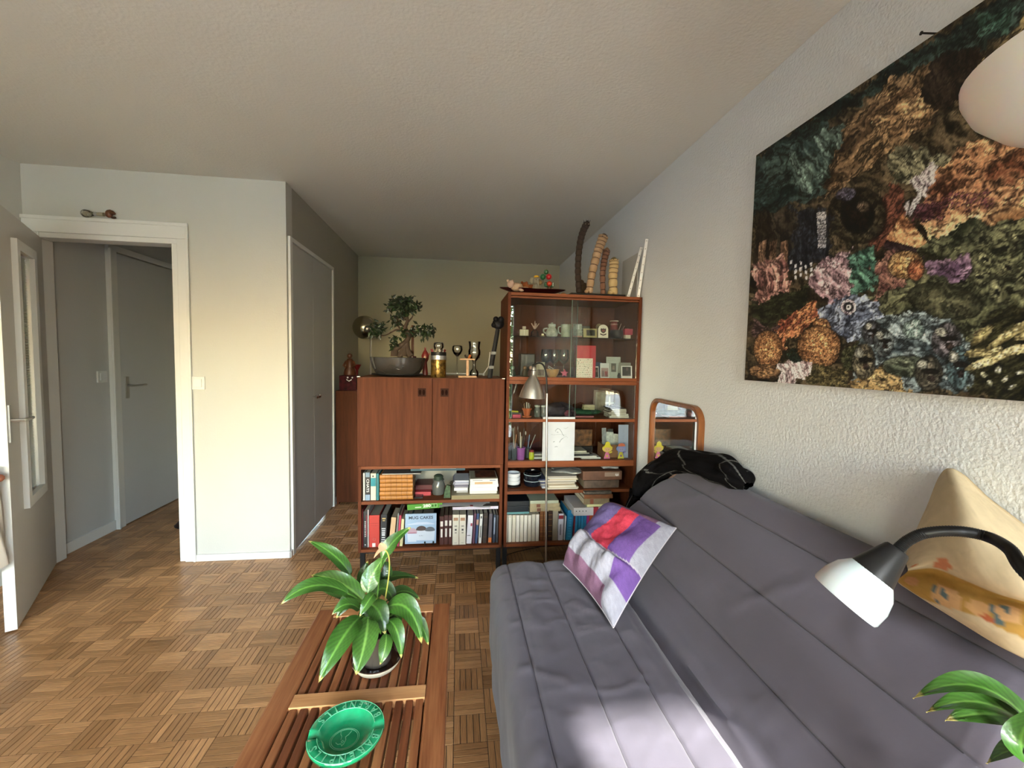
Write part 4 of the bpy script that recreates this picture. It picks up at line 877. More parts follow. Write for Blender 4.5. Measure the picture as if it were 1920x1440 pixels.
# small wire hanging at the shelf
# ---------------- lower-left shelf
G2 = 'books on the left cabinet lower shelf'
px_book(677, 680.5, 955, ZB, '8c1c26', 'thin crimson book at the far left of the lower open shelf', group=G2, depth=.17)
o, w, h = px_book(681, 688.5, 959, ZB, '1a1718', 'black book with white print, second on the lower open shelf', group=G2, depth=.17, extra=[('spine_panel', '7a2a34', .7, .98, .3, .9)]); marks(o, 'c8c4c0', w*.9, h, 9, .3, .75, 3); marks(o, 'c8c4c0', w*.9, h, 1, .06, .12, 4)
px_book(689, 691.4, 956, ZB, 'cfc6c4', 'thin pale book between the black and the thick red book', group=G2, depth=.18)
o, w, h = px_book(692, 711.5, 966, ZB, 'c4372c', 'thick red book with a small white square near its foot', group=G2, depth=.2, page='9c9684', extra=[('spine_panel', 'f0ece8', .3, .62, .01, .13), ('spine_rule', '9c2018', .05, .95, .74, .75), ('spine_rule', '9c2018', .05, .95, .67, .675)])
m = MB().tube([(.0+.008*math.cos(a), -.001, .048+.008*math.sin(a)) for a in np.linspace(0, 6, 14)], .0008, 4); m.build('emblem', pm('e0a090'), o)
o, w, h = px_book(712.3, 724, 965, ZB, '14171f', 'black book with large pale lettering beside the thick red book', group=G2, depth=.2, page='b8b4a8', lean=.03, extra=[('spine_print', 'c4a86a', .2, .8, .86, .90), ('spine_print', 'c4a86a', .3, .7, .80, .83)]); marks(o, 'd8d8dc', w*1.25, h, 7, .14, .62, 8, .55)
px_book(728, 737.5, 970, ZB, 'd9b48c', 'peach coloured paperback leaning behind the plant leaf', group=G2, depth=.18, lean=.10, soft=True)
px_book(740.5, 743.5, 962, ZB, '8c8c88', 'thin grey book leaning behind the plant leaf', group=G2, depth=.2, lean=.08, soft=True)
px_book(744.5, 748.5, 966, ZB, 'c23a5c', 'thin pink book leaning behind the plant leaf', group=G2, depth=.2, lean=.07, soft=True)
px_book(749.5, 755, 973, ZB, 'e6d9a8', 'pale yellow paperback leaning behind the plant leaf', group=G2, depth=.17, lean=.06, soft=True)
px_book(757, 762, 972, ZB, '2a2420', 'dark brown book left of the Mug Cakes book', group=G2, depth=.17, Y=2.66)
px_book(763, 772, 968, ZB, '17584c', 'dark green book behind the Mug Cakes book', group=G2, depth=.15, Y=2.68)
px_book(773, 790, 970, ZB, '4c3c30', 'brown book behind the Mug Cakes book', group=G2, depth=.15, Y=2.68)
px_book(791, 812, 969, ZB, '20403c', 'dark teal book behind the right edge of the Mug Cakes book', group=G2, depth=.15, Y=2.68)
x0, x1 = P(759.5, 990, 'Y', 2.61).x, P(818, 990, 'Y', 2.61).x; zt = P(790, 963, 'Y', 2.62).z; z0 = ZB+.012
mk = thing('cookbook', ((x0+x1)/2, 2.600, z0), 'pale blue cookbook titled Mug Cakes, propped facing the room', 'book', rot=(-.10, 0, .0))
w = x1-x0; h = zt-z0
MB().box(-w/2, w/2, 0, .002, 0, h).box(-w/2, w/2, .010, .012, 0, h).box(-w/2, -w/2+.002, .002, .010, 0, h).build('cover', pm('a9c4e4', .35), mk); MB().box(-w/2+.002, w/2-.003, .002, .010, .003, h-.003).build('pages', pm('e8e4dc', .85), mk)
text_obj('lettering', 'MUG CAKES', .0245, pm('26324a'), mk, Matrix.Translation((0, -.0008, h*.87)) @ FRONT, bold=.0005, sx=1.12)
pp = pm('cfdcf2', .5)
MB().poly([(-w*.42, h*.66), (-w*.1, h*.72), (w*.2, h*.72), (w*.44, h*.66), (w*.44, h*.64), (-w*.42, h*.64)], .0003, mat=Matrix.Translation((0, -.0005, 0))).build('cover_swirl', pp, mk)
for i, (u, v, s, cc, tc) in enumerate(((-.27, .22, .16, '8c2c4c', 'c8a8b8'), (.02, .27, .17, 'dfe6f2', '4a3430'), (.30, .25, .16, 'c8d4e8', '5c6470'))):
    cx, cz = u*w, v*h; r_ = s*w
    MB().poly([(cx-r_, cz+r_*1.1), (cx-r_*.85, cz-r_*.9), (cx+r_*.85, cz-r_*.9), (cx+r_, cz+r_*1.1)], .0004, mat=Matrix.Translation((0, -.0006-i*.0001, 0))).build('printed_mug', pm('dbe4f4'), mk)
    MB().poly([(cx+r_*math.cos(a), cz+r_*1.1+(r_*.75 if math.sin(a) > 0 else r_*.18)*math.sin(a)) for a in np.linspace(0, 2*PI, 17)[:-1]], .0004, mat=Matrix.Translation((0, -.0009-i*.0001, 0))).build('printed_cake', pm(tc), mk)
    if i == 0: MB().poly([(cx-r_*.95, cz+r_*.95), (cx-r_*.9, cz+r_*.8), (cx+r_*.9, cz+r_*.8), (cx+r_*.95, cz+r_*.95)], .0003, mat=Matrix.Translation((0, -.0013, 0))).build('printed_stripe', pm('a03a5c'), mk)
    if i == 1: 
        for q in range(4): MB().poly([(cx+r_*(.2*q-.4), cz-r_*.1*(q % 2)), (cx+r_*(.2*q-.3), cz+.1*r_), (cx+r_*(.2*q-.33), cz-.1*r_)], .0003, mat=Matrix.Translation((0, -.0013, 0))).build('printed_mark', pm('3a3c58'), mk)
es = thing('book_stand', ((x0+x1)/2+.05, 2.60, ZB), 'black wire easel holding up the pale blue cookbook', 'stand')
for s in (-.022, .030): MB().tube([(s, .06, .004), (s, -.004, .004), (s, -.018, .008), (s, -.02, .026)], .003, 8).build('foot', BLACKP, es, smooth=40); MB().ball((s, -.02, .028), .0055, 10, 6).build('foot_tip', BLACKP, es, smooth=60)
MB().tube([(-.022, .05, .004), (-.022, .075, .14), (.030, .075, .14), (.030, .05, .004)], .0025, 6).build('back_wire', BLACKP, es)
# green 280 book on top, tilted
x0, x1 = P(764, 955, 'Y', 2.61).x, P(830, 955, 'Y', 2.61).x; zt0 = .418
gb = thing('game_box', ((x0+x1)/2, 2.60, zt0+.006), 'bright green flat box marked 280, tilted on top of the lower books', 'box', rot=(0, -.055, 0)); w = x1-x0
MB().box(-w/2, w/2, 0, .16, 0, .034).build('box', pm('4f9c2c', .4), gb, bevel=.0012)
text_obj('lettering', '280', .026, pm('f0f0ea'), gb, Matrix.Translation((.012, -.0007, .019)) @ FRONT, bold=.0012, sx=1.2); MB().box(-.06, -.022, -.0008, 0, .011, .017).build('print', pm('e0ecd8'), gb)
m = MB(); 
for a, b, c, d in ((.038, .075, .006, .007), (.038, .075, .028, .029), (.038, .039, .006, .029), (.056, .057, .006, .029), (.074, .075, .006, .029)): m.box(a, b, -.0008, 0, c, d)
m.build('print_frame', pm('e8f0e0'), gb)
for cx, s in ((.0475, 1), (.0655, -1)): MB().poly([(cx-.005, .01), (cx-.002, .02), (cx-.004*s, .025), (cx+.002*s, .022), (cx+.006, .012), (cx+.001, .015)], .0008, mat=Matrix.Translation((0, -.0009, 0))).build('print_figure', pm('17301a'), gb)
# brown binders
for i, (a, b, l) in enumerate(((824.5, 832.5, 'left'), (833, 840.7, 'middle'), (841.2, 848, 'right'))):
    o, w, h = px_book(a, b, 966 if i else 968, ZB, '4a1a14', '%s one of the three dark brown binders with white labels' % l, name='binder', group='dark brown binders', depth=.22, extra=[('label', 'f0e8e0', .18, .82, .64, .82), ('finger_slot', 'f4efe8', .28, .72, .26, .55)], page='7c6a54')
for i, (a, b, l) in enumerate(((848.8, 861.2, 'left'), (861.8, 874, 'right'))):
    o, w, h = px_book(a, b, 965, ZB, 'e6ddcc', '%s one of the two thick cream books with small pictures on the spine' % l, group='thick cream books', depth=.2, Y=2.59, extra=[('spine_picture', 'b98c6c', .15, .85, .80, .90), ('spine_emblem', '4a4644', .35, .65, .47, .53), ('spine_print', '9c9488', .3, .7, .60, .64), ('spine_print', '9c9488', .35, .65, .38, .42), ('spine_print', '8c8478', .3, .7, .06, .07)])
z = .1922
specs = [(875, 885, 966, 'e8e4ea', 'white book with a red squiggle leaning beside the thick cream books', .05, [('spine_mark', 'a83a4c', .6, .95, .62, .72), ('spine_mark', '2a2430', .1, .7, .28, .30)]), (886.5, 890.5, 963, '6c4258', 'slim plum coloured book right of the white one', .05, None), (891.5, 896, 963, '3c547c', 'slim blue book with a peach patch', .05, [('spine_patch', 'c89c84', 0, 1, .62, .8)]), (898, 903.5, 964, 'e4e2dc', 'white book with a black bird near the top of its spine', .04, [('spine_mark', '1c1c1c', .3, .75, .85, .93), ('spine_print', '6c6c68', .3, .7, .2, .6)]), (905.5, 913.5, 962, '34261f', 'dark brown cloth book with faint gold bands', .03, [('spine_band', '6c5434', .1, .9, .86, .88), ('spine_band', '6c5434', .1, .9, .60, .61), ('spine_band', '6c5434', .1, .9, .2, .21)]), (916, 922.5, 963, '5c545c', 'grey mauve book with an orange foot', .03, [('spine_patch', 'd8742c', .05, .95, .02, .18)]), (924.5, 929.5, 965, '2c3444', 'navy book with white scribble', .02, [('spine_print', 'a8b4c4', .3, .7, .3, .9)]), (930.5, 934.5, 966, '3c3c40', 'thin charcoal book at the right end of the lower shelf', .01, None)]
for a, b, pt, c, l, ln, ex in specs: px_book(a, b, pt, ZB, c, l, group=G2, depth=.19, lean=ln, extra=ex)
x0, x1 = P(848.5, 955, 'Y', 2.585).x, P(934, 955, 'Y', 2.585).x
o = book('photo_album', 'glossy black album with a pale lilac spine, lying on the lower row of books', 'album', x0, x1, 2.583, 2.80, .4185, .4395, pm('6a6460', .12), 'flat'); MB().box(-(x1-x0)/2, (x1-x0)/2, -.0008, .0002, .001, .018).build('spine_cloth', pm('d8cfe0'), o); MB().box(-.09, .06, -.0014, -.0007, .009, .011).build('spine_print', pm('a098ac'), o)
x0, x1 = P(824, 945, 'Y', 2.57).x, P(920, 945, 'Y', 2.57).x
o = thing('leaflet', ((x0+x1)/2, 2.565, .4400), 'white folded leaflet poking out under the shelf', 'paper', rot=(0, .012, 0)); m = MB()
m.grid(lambda u, v: Vector(((u-.5)*(x1-x0), v*.16, .004+.006*math.sin(u*5)+.004*v)), 16, 4); m.grid(lambda u, v: Vector(((u-.5)*(x1-x0), v*.16, .0055+.006*math.sin(u*5)+.004*v)), 16, 4, flip=True); m.build('sheet', pm('e6e4e6', .4), o, smooth=60, fixn=False)
MB().box(.03, .048, -.0006, .02, .0065, .0085).build('print', pm('8c2c34'), o)

# ---------------- right open cabinet, upper shelf
ZC = .5322; ZD = .1922
def bowl(n, x, y, z, r, h, mat, label, cat, group=None, rim=None):
    t = thing(n, (x, y, z), label, cat, group); MB().lathe([(r*.6, 0), (r*.92, .006), (r, h*.5), (r, h), (r-.003, h), (r-.004, h*.5), (r*.6, .01), (.002, .008)], n=32, cap=True).build('body', mat, t, smooth=40)
    if rim: MB().lathe([(r+.0006, h-.003), (r+.0006, h+.0006), (r-.0035, h+.0006)], n=32, cap=False).build('rim', rim, t, smooth=40)
    return t
x = P(963, 905, 'Y', 2.66).x
t = bowl('plate', x, 2.68, ZC, .052, .012, pm('1c1c20', .2), 'dark plate under the stacked white bowls', 'plate')
for i in range(3): bowl('bowl', x, 2.68, ZC+.013+i*.0245, .046, .030, pm('dfe3ea', .2), ['lowest of the three stacked white bowls', 'middle one of the three stacked white bowls', 'topmost of the three stacked white bowls'][i], 'bowl', 'stacked white bowls')
x = P(999, 905, 'Y', 2.66).x
for i, l in enumerate(('lower navy enamel dish with a white rim', 'upper navy enamel dish with a white rim')): bowl('enamel_dish', x, 2.68, ZC+.001+i*.040, .056+.002*i, .042, pm('10151f', .15), l+', beside the magazines', 'dish', 'navy enamel dishes', rim=pm('a8b4b8', .2))
t = bowl('pot_lid', x, 2.68, ZC+.083, .054, .014, pm('0c0d12', .12), 'black lid on top of the navy enamel dishes', 'lid')
mg = ['d8cfc0', 'c4b8a0', 'e4dccb', 'b8a68c', 'd4c9b4', 'a8a094', 'ded6c8', 'c9b99c', 'e0dace', 'b4aca0']
z = ZC+.0005
for i in range(10):
    x0, x1 = P(1027-random.uniform(-2, 3), 900, 'Y', 2.6).x, P(1083+random.uniform(-6, 4), 900, 'Y', 2.6).x; hh = random.uniform(.006, .0105)
    ordn = ['bottom', 'second', 'third', 'fourth', 'fifth', 'sixth', 'seventh', 'eighth', 'ninth', 'top'][i]
    book('magazine', '%s magazine%s of the beige stack beside the navy dishes' % (ordn, '' if i in (0, 9) else ' from the bottom'), 'magazine', x0, x1, 2.585+random.uniform(0, .012), 2.80, z, z+hh, mg[i], 'pages', page=mg[i], group='magazines in the beige stack', soft=True); z += hh+.0006
ztop = z
for i in range(6):       # loose magazines fanned out to the left
    x0, x1 = P(1016-i*1.2, 900, 'Y', 2.63).x, P(1026, 900, 'Y', 2.63).x
    o = book('leaflet', 'leaflet %s fanned out left of the beige magazine stack' % ('lowest', 'second lowest', 'third', 'fourth', 'second highest', 'highest')[i] if 0 else ('lowest', 'second lowest', 'third lowest', 'third highest', 'second highest', 'highest')[i]+' of the leaflets fanned out left of the magazine stack', 'leaflet', x0, x1-.001, 2.62, 2.80, ZC+.001+i*.0105, ZC+.001+i*.0105+.006, ('d4d4dc', '9c9cac', 'c8c4bc', '54587c', 'd8d4cc', '3c4468')[i], 'pages', page=('d4d4dc', '9c9cac', 'c8c4bc', '54587c', 'd8d4cc', '3c4468')[i], soft=True, group='fanned leaflets')
def crumple(name, label, cat, c, sx, sy, sz, mat, seed, part='film'):
    t = thing(name, c, label, cat)
    def f(u, v):
        a = 2*PI*u; b = PI*(v-.5); n = 1+.35*(float(fbm(u*9+seed, v*7, 3))-.5)+.18*math.sin(a*5+seed)*math.cos(b)
        return Vector((math.cos(a)*math.cos(b)*sx*n, math.sin(a)*math.cos(b)*sy*n, max(0, math.sin(b)*sz*n+sz)))
    MB().grid(f, 40, 20, closeu=True).build(part, mat, t, smooth=25); return t
FILM = M('crinkled clear plastic', hx('a8a8a4'), .18, trans=.25, spec=.8)
crumple('plastic_sleeve', 'crinkled clear plastic bag over the beige magazine stack', 'bag', (P(1068, 890, 'Y', 2.68).x, 2.69, ztop+.001), .12, .085, .014, FILM, 2)
crumple('plastic_sleeve', 'crinkled plastic bag on the brown album near the sofa', 'bag', (P(1140, 885, 'Y', 2.68).x, 2.67, .649), .07, .06, .014, FILM, 7)
def px_flat(a, b, z0, z1, Y, D, c, l, nm='book', cat='book', mode='flat', rz=0, **k):
    x0, x1 = P(a, 920, 'Y', Y).x, P(b, 920, 'Y', Y).x; return book(nm, l, cat, x0, x1, Y, Y+D, z0, z1, c, mode, rz=rz, **k)
BR = M('scuffed brown board', hx('6a4632'), .6, var=.3, vscale=20)
px_flat(1094, 1160, ZC+.002, ZC+.052, 2.60, .2, M('mottled brown board', hx('5c4a3c'), .7, var=.5, vscale=25), 'mottled brown album lying on the upper shelf beside the magazines', 'album', 'album', page='8c7a60')
o = px_flat(1092, 1165, ZC+.055, ZC+.113, 2.60, .21, BR, 'brown cardboard file with a pale sticker at its right end', 'file_box', 'box', page='6a4632')
MB().box(.015, .115, -.001, .0002, .022, .05).build('sticker', pm('9c8472'), o)
MB().poly([(.085, .03), (.092, .045), (.098, .03), (.104, .045), (.110, .03), (.098, .024)], .001, mat=Matrix.Translation((0, -.0014, 0))).build('emblem', pm('e4dcd4'), o)
# ---------------- lower shelf of the right cabinet
cream = ['e6dcc4', 'ebe2cc', 'e0d6bc', 'e8e0cc', 'e4dac4', 'ece4d0', 'e6dec8', 'dfd7c0', 'e9e1cf']
posn = ['leftmost', 'second from the left', 'third from the left', 'fourth from the left', 'middle one', 'fourth from the right', 'third from the right', 'second from the right', 'rightmost']
for i in range(9):
    a = 946.3+i*7.35; o, w, h = px_book(a, a+6.6, 966-(1.5 if i > 6 else 0), ZD, cream[i], '%s of the nine cream paperbacks in the right cabinet' % posn[i], group='cream paperbacks', depth=.13, soft=True, page='d8ccb0')
    if i < 3: MB().box(-w*.3, w*.3, -.0006, .0002, h*.93, h*.95).build('spine_print', pm('b89c84'), o)
LB = M('brown calf leather', hx('7c4a22'), .45, var=.3, vscale=30); LD = M('dark calf leather', hx('3a2014'), .45, var=.3, vscale=30)
for a, b, pt, c, l, ex in ((1013, 1019.5, 958, LB, 'left one of two tall brown leather books behind the silver lamp pole', 1), (1020, 1026.5, 958, LB, 'right one of two tall brown leather books behind the silver lamp pole', 1), (1028.5, 1036.5, 957, LD, 'dark leather book right of the silver lamp pole', 1), (1037, 1047, 958, 'a09480', 'greige cloth book right of the dark leather one', 0)):
    px_book(a, b, pt, ZD, c, l, depth=.2, extra=[('spine_band', 'a8803c', .05, .95, k, k+.012) for k in ((.15, .3, .5, .7, .85) if ex else ())])
o, w, h = px_book(1047.5, 1057, 963, ZD, 'd8d8e4', 'white book with a red label at the top of its spine', depth=.2, lean=.01, page='5c5450', extra=[('spine_label', '9c2430', .02, .98, .80, .93), ('spine_print', '8c8c9c', .3, .6, .2, .6)])
px_book(1058.5, 1061, 968, ZD, 'f0f0f2', 'very thin white book before the blue ones', depth=.18, lean=.04)
o, w, h = px_book(1062.5, 1074, 957, ZD, '1a86bc', 'bright blue book with lighter lettering on its spine', depth=.2, lean=.05); marks(o, '3ca8d8', w, h, 8, .1, .8, 5, .5)
px_book(1075.5, 1078, 962, ZD, '8c2438', 'thin dark red book between the blue ones', depth=.2, lean=.05)
for i, a in enumerate((1078.5, 1084, 1089.5, 1095)): px_book(a, a+5, 961, ZD, '1c8cc0', ['leftmost', 'second from the left', 'second from the right', 'rightmost'][i]+' of the four matching slim blue books', depth=.2, lean=.02, group='matching slim blue books', extra=[('spine_rule', '1470a0', .85, 1, .02, .98)])
px_book(1100.5, 1105.5, 961, ZD, 'c02c84', 'magenta book right of the slim blue books', depth=.2); px_book(1106, 1111, 961, ZD, 'd8602c', 'orange book right of the magenta one', depth=.2)
px_book(1111.5, 1117, 961, ZD, 'c8582c', 'dull orange book behind the pillow', depth=.2); px_book(1117.5, 1128, 961, ZD, '6c342c', 'dark reddish book behind the top of the pillow', depth=.2)
# lying on top of the cream row
z = P(970, 964, 'Y', 2.6).z+.002
px_flat(946.5, 993, z, z+.013, 2.595, .15, '5c8c8c', 'slim sea-green book lying on the cream paperbacks', page='a8b8b0'); z += .0136
NAV = M('black navy cloth', hx('10161f'), .4)
px_flat(948, 992, z, z+.036, 2.597, .15, NAV, 'lower of two thick navy black volumes lying on the cream paperbacks'); px_flat(948, 993, z+.0366, z+.068, 2.60, .15, NAV, 'upper of two thick navy black volumes lying on the cream paperbacks', page='c8a898')
BEI = M('aged vellum', hx('a0917080'[:6]), .6, var=.2, vscale=25)
for i, (hh, c, l) in enumerate(((.026, BEI, 'lower of two beige vellum volumes beside the navy black ones'), (.026, BEI, 'upper of two beige vellum volumes beside the navy black ones'), (.019, 'a9b09a', 'pale sage book on top of the beige vellum volumes'))):
    o = px_flat(994.5, 1052-i*2, z-.004, z-.004+hh, 2.60, .15, c, l); z += hh+.0006
    if i < 2: MB().box(-.055, -.03, -.0008, .0002, .003, hh-.003).build('spine_label', pm('6c3c28'), o)
# file box, pad and old books sitting in front of the shelf edge on the blue row
z = P(1090, 962, 'Y', 2.6).z+.0035
fb = thing('file_box', (P(1112, 950, 'Y', 2.57).x, 2.575, z), 'white slipcase with a red band, lying on the blue books', 'box', rz=0)
MB().box(-.135, .135, -.03, .22, 0, .052).build('case', pm('dcd8da', .5), fb, bevel=.001); MB().box(-.005, .027, -.0315, .22, -.0005, .0525).build('band', pm('a8243a', .5), fb)
for i, q in enumerate((-.118, -.097, -.075, -.054)): MB().lathe([(.0035, 0), (.0035, .0008)], (q, -.0302, .03), 10, mat=Matrix.Rotation(PI/2, 4, 'X')).build('print_dot', pm('3c3438'), fb)
MB().box(.05, .115, -.0308, -.03, .018, .0205).build('print_rule', pm('9c98a0'), fb)
fx = fb.location.x; z += .053
book('notepad', 'pale yellow notepad on top of the white slipcase', 'notepad', fx-.045, fx+.115, 2.555, 2.74, z, z+.022, 'd8d49a', 'pages', page='e2dfa8', soft=True); z += .0226
book('book', 'thick beige old book on the yellow notepad', 'book', fx-.075, fx+.095, 2.535, 2.75, z, z+.038, M('beige leather', hx('8c7c60'), .6, var=.2, vscale=25), 'flat', extra=[('spine_label', '8c4c34', .25, .38, .1, .9)]); z += .0386
book('book', 'brown leather old book above the thick beige one', 'book', fx-.075, fx+.115, 2.53, 2.76, z, z+.025, M('russet leather', hx('7c4c2c'), .5, var=.3, vscale=30), 'flat'); z += .0256
book('book', 'topmost rough grey brown book on the pile beside the pillow', 'book', fx-.07, fx+.11, 2.54, 2.75, z, z+.016, M('rough grey board', hx('544c42'), .8, var=.5, vscale=40), 'flat')
crumple('bag', 'dark crumpled fabric bag on the seat end behind the pillow', 'bag', (P(1106, 1000, 'Y', 1.83).x, 1.83, .432), .048, .042, .085, M('charcoal fabric', hx('2c2c30'), .8), 4, 'cloth')
# ------------------------------------------------------------------ peace lily on the coffee table
def leafm(m, base, mid, tip, w, side=None, cup=.25, c=0, droop=0, n=44, nw=6, wav=.0):
    base, mid, tip = Vector(base), Vector(mid), Vector(tip); pts = []
    c1 = mid*2-(base+tip)*.5
    for i in range(n+1):
        t = i/n; pts.append(base*(1-t)**2+c1*2*t*(1-t)+tip*t*t)
    view = Vector((0, 0, EYE))
    vs = []; cs = []
    for i, p in enumerate(pts):
        t = i/n; tg = (pts[min(i+1, n)]-pts[max(i-1, 0)]).normalized()
        up = side if side is not None else Vector((0, 0, 1)); up = (up-tg*up.dot(tg)).normalized(); s = tg.cross(up).normalized()
        ww = w*(math.sin(PI*min(1, t**.75))**.75 if t < 1 else 0)*(1-.15*t)+.0004
        for j in range(-nw, nw+1):
            q = j/nw; rip = .045*w*math.cos(q*PI*.5)*0+.07*w*math.sin((t*11-abs(q)*2.6)*2*PI)*abs(q)*(1-abs(q))*2
            p2 = p+s*q*ww+up*(cup*ww*(abs(q)**1.5)+rip+wav*w*math.sin(t*9+q*2)*abs(q)); vs.append(p2)
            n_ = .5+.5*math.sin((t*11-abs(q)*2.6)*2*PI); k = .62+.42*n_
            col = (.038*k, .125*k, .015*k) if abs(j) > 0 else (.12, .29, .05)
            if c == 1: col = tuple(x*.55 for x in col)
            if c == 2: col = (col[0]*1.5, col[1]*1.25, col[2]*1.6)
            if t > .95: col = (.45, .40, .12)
            cs.append(col)
    k = 2*nw+1; fs = [(i*k+j, (i+1)*k+j, (i+1)*k+j+1, i*k+j+1) for i in range(n) for j in range(k-1)]
    m.c += cs; m.add(vs, fs); return m
LEAFM = attr_mat('glossy leaf', .38, .0006, 30, .5, coat=.25)
_b = LEAFM.node_tree.nodes['Principled BSDF']; _b.inputs['Subsurface Weight'].default_value = .12; _b.inputs['Subsurface Scale'].default_value = .02; _b.inputs['Subsurface Radius'].default_value = (.3, 1, .1)
PC = Vector((-.237, 1.275, .42))
pl = thing('potted_peace_lily', PC, 'potted peace lily with one withered flower, on a brown saucer on the coffee table', 'plant')
MB().lathe([(.045, .008), (.066, .012), (.072, .022), (.0745, .026), (.074, .028), (.070, .026), (.062, .016), (.002, .012)], n=40).build('saucer', pm('2c120c', .12, coat=.6), pl, smooth=40)
MB().lathe([(.045, 0), (.062, .004), (.070, .015), (.0735, .023), (.0735, .0245), (.066, .011), (.045, .007)], n=40, cap=True).build('saucer_base', pm('d8ccb4', .5), pl, smooth=40)
MB().lathe([(.036, .014), (.042, .016), (.052, .10), (.055, .115), (.052, .115), (.048, .10), (.039, .02)], n=32, cap=False).build('pot', M('smoky clear plastic', hx('5c544c'), .12, trans=.3, spec=.7), pl, smooth=40)
MB().lathe([(.036, .016), (.047, .10), (.02, .108)], n=24).build('soil', M('potting soil', (.03, .02, .014), .95, bump=.004, bscale=120), pl)
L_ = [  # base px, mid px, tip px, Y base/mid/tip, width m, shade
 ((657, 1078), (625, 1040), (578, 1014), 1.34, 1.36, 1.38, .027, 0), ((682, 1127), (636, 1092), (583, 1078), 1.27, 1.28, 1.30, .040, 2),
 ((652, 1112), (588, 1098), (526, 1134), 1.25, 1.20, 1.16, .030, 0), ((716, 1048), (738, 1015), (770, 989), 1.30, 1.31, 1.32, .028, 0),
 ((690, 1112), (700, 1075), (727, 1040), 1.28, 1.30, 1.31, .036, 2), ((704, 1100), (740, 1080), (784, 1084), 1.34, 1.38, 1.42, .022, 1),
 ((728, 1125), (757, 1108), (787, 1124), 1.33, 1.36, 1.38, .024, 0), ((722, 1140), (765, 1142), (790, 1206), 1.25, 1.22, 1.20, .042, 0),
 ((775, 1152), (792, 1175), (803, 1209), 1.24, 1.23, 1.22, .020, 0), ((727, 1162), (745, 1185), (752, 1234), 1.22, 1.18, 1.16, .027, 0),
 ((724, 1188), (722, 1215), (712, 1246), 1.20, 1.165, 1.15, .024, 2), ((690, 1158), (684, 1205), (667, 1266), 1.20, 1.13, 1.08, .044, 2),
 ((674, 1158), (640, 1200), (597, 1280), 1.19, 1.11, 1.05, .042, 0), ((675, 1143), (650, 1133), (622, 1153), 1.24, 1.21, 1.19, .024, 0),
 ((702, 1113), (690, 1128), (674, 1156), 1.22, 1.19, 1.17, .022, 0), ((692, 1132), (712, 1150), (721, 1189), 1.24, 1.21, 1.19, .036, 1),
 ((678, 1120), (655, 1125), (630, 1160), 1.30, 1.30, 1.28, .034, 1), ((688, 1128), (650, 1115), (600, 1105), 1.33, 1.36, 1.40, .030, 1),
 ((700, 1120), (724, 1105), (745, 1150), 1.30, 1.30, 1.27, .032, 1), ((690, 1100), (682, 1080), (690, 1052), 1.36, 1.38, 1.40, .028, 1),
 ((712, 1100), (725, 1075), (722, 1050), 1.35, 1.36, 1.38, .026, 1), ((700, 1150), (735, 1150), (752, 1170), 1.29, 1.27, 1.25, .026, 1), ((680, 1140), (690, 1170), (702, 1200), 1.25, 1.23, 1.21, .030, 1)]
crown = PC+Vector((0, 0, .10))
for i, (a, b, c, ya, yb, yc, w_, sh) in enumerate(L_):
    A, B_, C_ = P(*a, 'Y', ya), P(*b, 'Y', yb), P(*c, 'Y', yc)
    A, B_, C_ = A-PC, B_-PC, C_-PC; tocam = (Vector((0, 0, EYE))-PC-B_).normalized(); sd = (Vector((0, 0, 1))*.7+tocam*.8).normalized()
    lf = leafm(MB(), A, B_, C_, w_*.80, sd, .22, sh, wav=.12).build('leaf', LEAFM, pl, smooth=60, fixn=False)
    r0_ = Vector((random.uniform(-.02, .02), random.uniform(-.02, .02), .10)); md = (r0_+A)/2+Vector((0, 0, .03))
    MB().tube(cr([r0_, md, A], 6), .0023, 6).build('stem', pm('5c8c34', .5), lf, smooth=40)
fp = cr([Vector((.008, 0, .1)), P(722, 1125, 'Y', 1.26)-PC, P(729, 1080, 'Y', 1.25)-PC, P(730, 1050, 'Y', 1.24)-PC, P(725, 1034, 'Y', 1.24)-PC, P(717, 1030, 'Y', 1.24)-PC], 8)
fw = MB().tube(fp, .0022, 6).build('flower_stalk', pm('a8a850', .5), pl, smooth=40)
leafm(MB(), P(722, 1030, 'Y', 1.24)-PC, P(716, 1024, 'Y', 1.235)-PC, P(712, 1019, 'Y', 1.24)-PC, .012, Vector((0, -1, .3)), .5, 0).build('withered_flower', pm('c8a888', .8), fw)
leafm(MB(), P(720, 1028, 'Y', 1.24)-PC, P(710, 1034, 'Y', 1.235)-PC, P(701, 1047, 'Y', 1.23)-PC, .005, Vector((0, -1, .3)), .5, 0).build('withered_flower', pm('c8a080', .8), fw)

# ------------------------------------------------------------------ green ashtray
pe = [(180, 970), (260, 700), (500, 430), (800, 260), (1150, 205), (1450, 330), (1572, 600), (1500, 850), (1200, 1150), (800, 1370), (500, 1370), (270, 1230)]
pts = [P(560+x/9.6, 1290+y/9.6, 'Z', .447) for x, y in pe]; ac = sum(pts, Vector())/len(pts)
A_ = B_ = .0895; an = .085
at = thing('ashtray', (ac.x, ac.y, .4205), 'round green glazed ashtray with raised lettering on its rim, on the coffee table', 'ashtray', rz=an)
GR = M('green glaze', hx('189a66'), .12, var=.28, vscale=22, coat=.8, spec=.6); GRL = M('pale green glaze', hx('6cd0a0'), .15, coat=.8); GRD = M('dark green glaze', hx('0c6444'), .15, coat=.8)
prof = [(.50, 0), (.78, .002), (.97, .016), (1.0, .024), (1.0, .027), (.975, .029), (.74, .0275), (.715, .026), (.66, .014), (.56, .008), (.40, .0065), (.2, .0065), (.01, .0065)]
na = 120; vs = []; 
